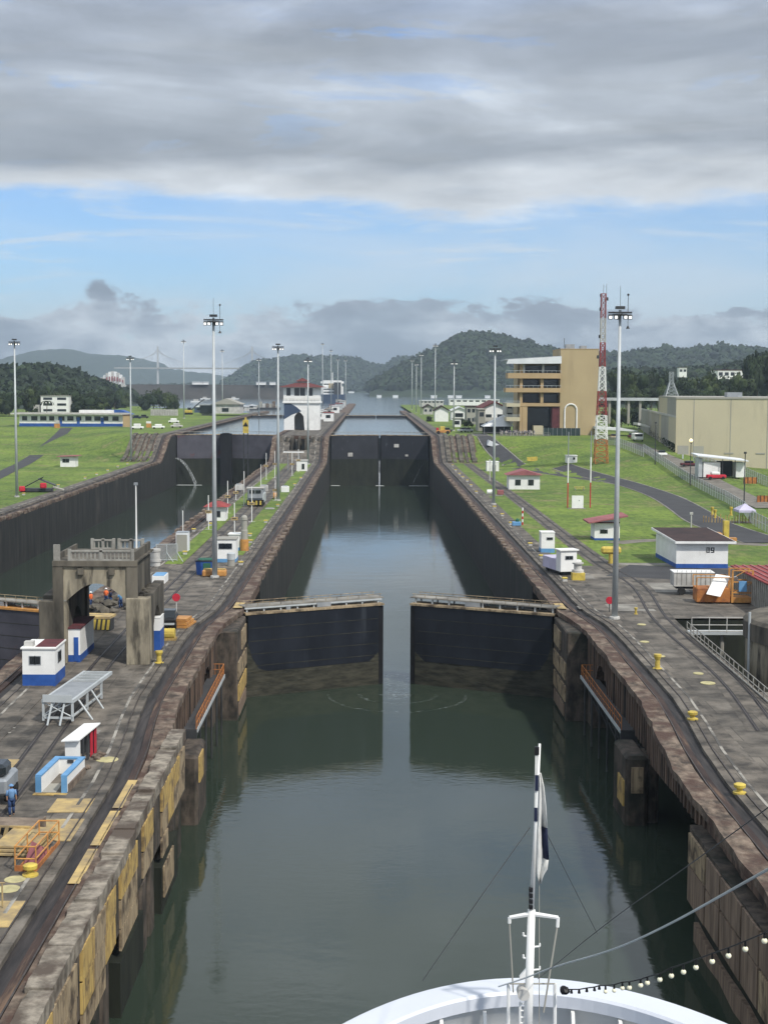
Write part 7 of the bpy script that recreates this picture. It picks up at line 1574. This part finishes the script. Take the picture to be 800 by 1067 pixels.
def foremast():
    Y = tip.y-3.0; zd = 13.9
    P = lambda px, py, dy=0: GY(px, py, Y+dy)
    b = P(549, 1067); b.z = zd; t = thing('foremast', 'slim white foremast with yardarm and rungs on the ship bow', 'mast', b); q = lambda v: Vector(v)-b
    tp = P(562, 775); md = P(553.5, 948)
    MB().tube(q(b), q(md), .135, .11, 12).build('lower_pole', 'white', t, smooth=True); MB().tube(q(md), q(tp)+Vector((0, 0, 0)), .075, .035, 10).build('upper_pole', 'white', t, smooth=True)
    yl, yr, yc = P(530.5, 956), P(581, 956), P(554, 952); mb = MB(); mb.tube(q(yl), q(yc), .055, .075); mb.tube(q(yc), q(yr), .075, .055); mb.tube(q(yl), q(P(530.5, 962)), .05); mb.tube(q(yr), q(P(580.5, 966)), .05); mb.build('yardarm', 'white', t)
    for a, z in ((545, 975), (562, 986), (545, 998), (562, 1010)):
        e = P(a, z); c = P(552.5, z+1); MB().tube(q(c), q(e), .028).tube(q(e), q(e)+Vector((0, 0, .09)), .028).build('rung', 'white', t)
    mb = MB(); mb.tube(q(P(530.5, 962)), q(P(534.5, 1034)), .022); mb.tube(q(P(580.5, 964)), q(P(566, 1055, -.3)), .026); mb.tube(q(P(561.5, 920)), q(P(561.5, 1067)), .012); mb.build('stays', 'greyw', t)
    mb = MB(); 
    for k in range(4): e = P(552.5, 926+k*6); mb.cbox(q(e).x, q(e).y-.05, q(e).z-.06, .10, .16, .11)
    mb.build('signal_lights', 'black', t)
    for px in (529.5, 578): MB().tube(q(P(px, 1025)), q((P(px, 1067).x, Y, zd)), .05).build('side_post', 'white', t)
    mb = MB(); mb.tube(q(P(529.5, 1025)), q(P(578, 1025)), .025); mb.build('cross_wire', 'greyw', t)
    mb = MB()
    for px in (541.5, 551): mb.tube(q(P(px, 1044)), q((P(px, 1067).x, Y-.0, zd)), .035)
    for z in (1046, 1053, 1060, 1066): mb.tube(q(P(541.5, z)), q(P(551, z)), .025)
    mb.build('ladder', 'white', t)
    e = q(P(544.5, 1034)); MB().tube(e+Vector((0, -.2, 0)), e+Vector((0, .2, 0)), .17, .17, 16).build('horn_drum', 'dwhite', t)
    v = [q(P(551, 1005)), q(P(541, 1017)), q(P(541, 1021)), q(P(551, 1019))]; MB().add([x+Vector((0, -.05, 0)) for x in v]+[x+Vector((0, .05, 0)) for x in v], [(0, 1, 2, 3), (4, 5, 6, 7), (0, 1, 5, 4), (1, 2, 6, 5), (2, 3, 7, 6), (3, 0, 4, 7)]).build('fin_plate', 'white', t)
    # flag hanging in folds
    f = thing('flag', 'limp white flag with navy patches hanging from the foremast', 'flag', P(559, 800)); o = P(559, 800); R0 = [(806, 560, 563), (820, 558, 566), (840, 557, 568), (862, 556, 569), (880, 556.5, 570), (895, 557, 571), (908, 557.5, 570), (915, 559.5, 566), (922, 561, 564)]
    vs = []; K = 8
    for r, (py, x0, x1) in enumerate(R0):
        for k in range(K+1): u = k/K; p = P(x0+(x1-x0)*u, py-(3*u if r > 5 else 0)); vs.append(p-o+Vector((0, .10*math.sin(u*9+r*.5), 0)))
    n = len(R0); fs = [(r*(K+1)+k, r*(K+1)+k+1, (r+1)*(K+1)+k+1, (r+1)*(K+1)+k) for r in range(n-1) for k in range(K)]
    navy = lambda f_: (f_[0] // (K+1) in (3, 4) and f_[0] % (K+1) >= 5)
    mb = MB(); mb.add(vs, [x for x in fs if not navy(x)]); w_ = mb.build('white_cloth', 'cloth', f, smooth=True); s_ = w_.modifiers.new('t', 'SOLIDIFY'); s_.thickness = .02
    mb = MB(); mb.add(vs, [x for x in fs if navy(x)]); w_ = mb.build('navy_patch', 'navy', f, smooth=True); s_ = w_.modifiers.new('t', 'SOLIDIFY'); s_.thickness = .02
    mb = MB()
    for y0, y1, x0 in ((808, 824, 557.5), (842, 856, 556.5)): a, c = P(x0, y0, -.08)-o, P(x0+3, y1, -.08)-o; mb.box(a.x, c.x, a.y, a.y+.06, c.z, a.z)
    mb.build('navy_band', 'navy', f); a, c = P(557.5, 788, -.08)-o, P(560.5, 868, -.0)-o; MB().box(a.x, c.x, -.03, .02, c.z, a.z).build('hoist_cloth', 'cloth', f)
    e = P(559, 786); MB().cbox(q(e).x, q(e).y, q(e).z, .12, .12, .22).build('masthead_light', 'black', t)
    # cables: running from the mast back to the upper decks of the ship
    def cable(name, pts, r, label, m, cat='cable'):
        P0 = [GY(*p) for p in pts]; P0 = smooth_pts(P0, 3); b_ = P0[0]; t_ = tag(MB().path([x-b_ for x in P0], r, 6).build(name, m), label, cat); t_.location = b_; return t_
    cable('mooring_rope', [(519, 1028, Y+.1), (548, 1019, Y-.4), (577, 1007, Y-1), (640, 990, Y-5), (700, 962, Y-10), (760, 928, Y-15), (812, 899, Y-19)], .024, 'pale grey rope rising from the foremast foot to the picture edge', 'lgrey', 'rope')
    cable('stay_wire', [(560, 1020, Y), (640, 955, Y-8), (700, 914, Y-13), (810, 834, Y-20)], .010, 'thin dark wire rising across the water to the apron side', 'dgrey')
    cable('stay_wire', [(552, 862, Y), (500, 935, Y-1.5), (440, 1022, Y-2.3)], .012, 'fine dark stay from the mast to the rail on the island side', 'dgrey')
    cable('stay_wire', [(566, 862, Y), (595, 920, Y), (622, 973, Y+.4)], .010, 'fine dark stay falling from the mast toward the arch side water', 'dgrey')
    # festoon lights
    B_ = [(589, 1036), (595, 1036), (603, 1036), (611, 1034.5), (619, 1033.5), (624, 1032), (630.5, 1032), (639.5, 1031), (648, 1028.5), (655.3, 1028), (667, 1025.5), (674, 1023), (687, 1019.5), (699, 1015.5), (711.6, 1011.5), (724.6, 1006.8), (741.5, 1000.5), (758.5, 994.5), (776, 987.5), (796, 979)]
    YY = lambda x: Y-.2-(x-585)/215*9.5
    fl = thing('festoon_lights', 'string of round pale bulbs on a black cable over the bow', 'string lights', GY(588, 1030, YY(588))); o = fl.location.copy()
    P0 = [GY(x, y-(7 if x > 690 else 5), YY(x))-o for x, y in B_]; P0 = [GY(586, 1028, YY(586))-o]+P0+[GY(815, 962, YY(815))-o]; MB().path(P0, .018, 5).build('cable', 'black', fl)
    for i, (x, y) in enumerate(B_):
        c = GY(x, y, YY(x))-o; r = .068 if i > 8 else .06
        if i > 5: bl = MB().ico(c+Vector((0, 0, -.03)), r, 2).build('bulb', 'bulb', fl, smooth=True)
        MB().tube(c+Vector((0, 0, .03)), P0[i+1], .032 if i > 5 else .045, .025).build('socket', 'black', fl)
    tag(MB().ico((0, 0, 0), .14, 2, .2).build('cable_knot', 'black'), 'black bundle of cable where the bulb string starts', 'cable bundle').location = GY(588, 1032, YY(588)-.1)
foremast()
# ---------------------------------------------------------------- haze
hz = MB().box(-6000, 6000, -400, 8200, -10, 330).build('haze', 'white'); hz['kind'] = 'stuff'; hz['label'] = 'pale humid haze over the whole valley'; hz['category'] = 'haze'
hm = bpy.data.materials.new('haze'); hm.use_nodes = True; hn = hm.node_tree; hn.nodes.clear(); pv = hn.nodes.new('ShaderNodeVolumePrincipled'); pv.inputs['Color'].default_value = (.70, .85, 1.0, 1); pv.inputs['Density'].default_value = .00011; pv.inputs['Anisotropy'].default_value = .2
oo = hn.nodes.new('ShaderNodeOutputMaterial'); hn.links.new(pv.outputs[0], oo.inputs['Volume']); hz.data.materials.clear(); hz.data.materials.append(hm)
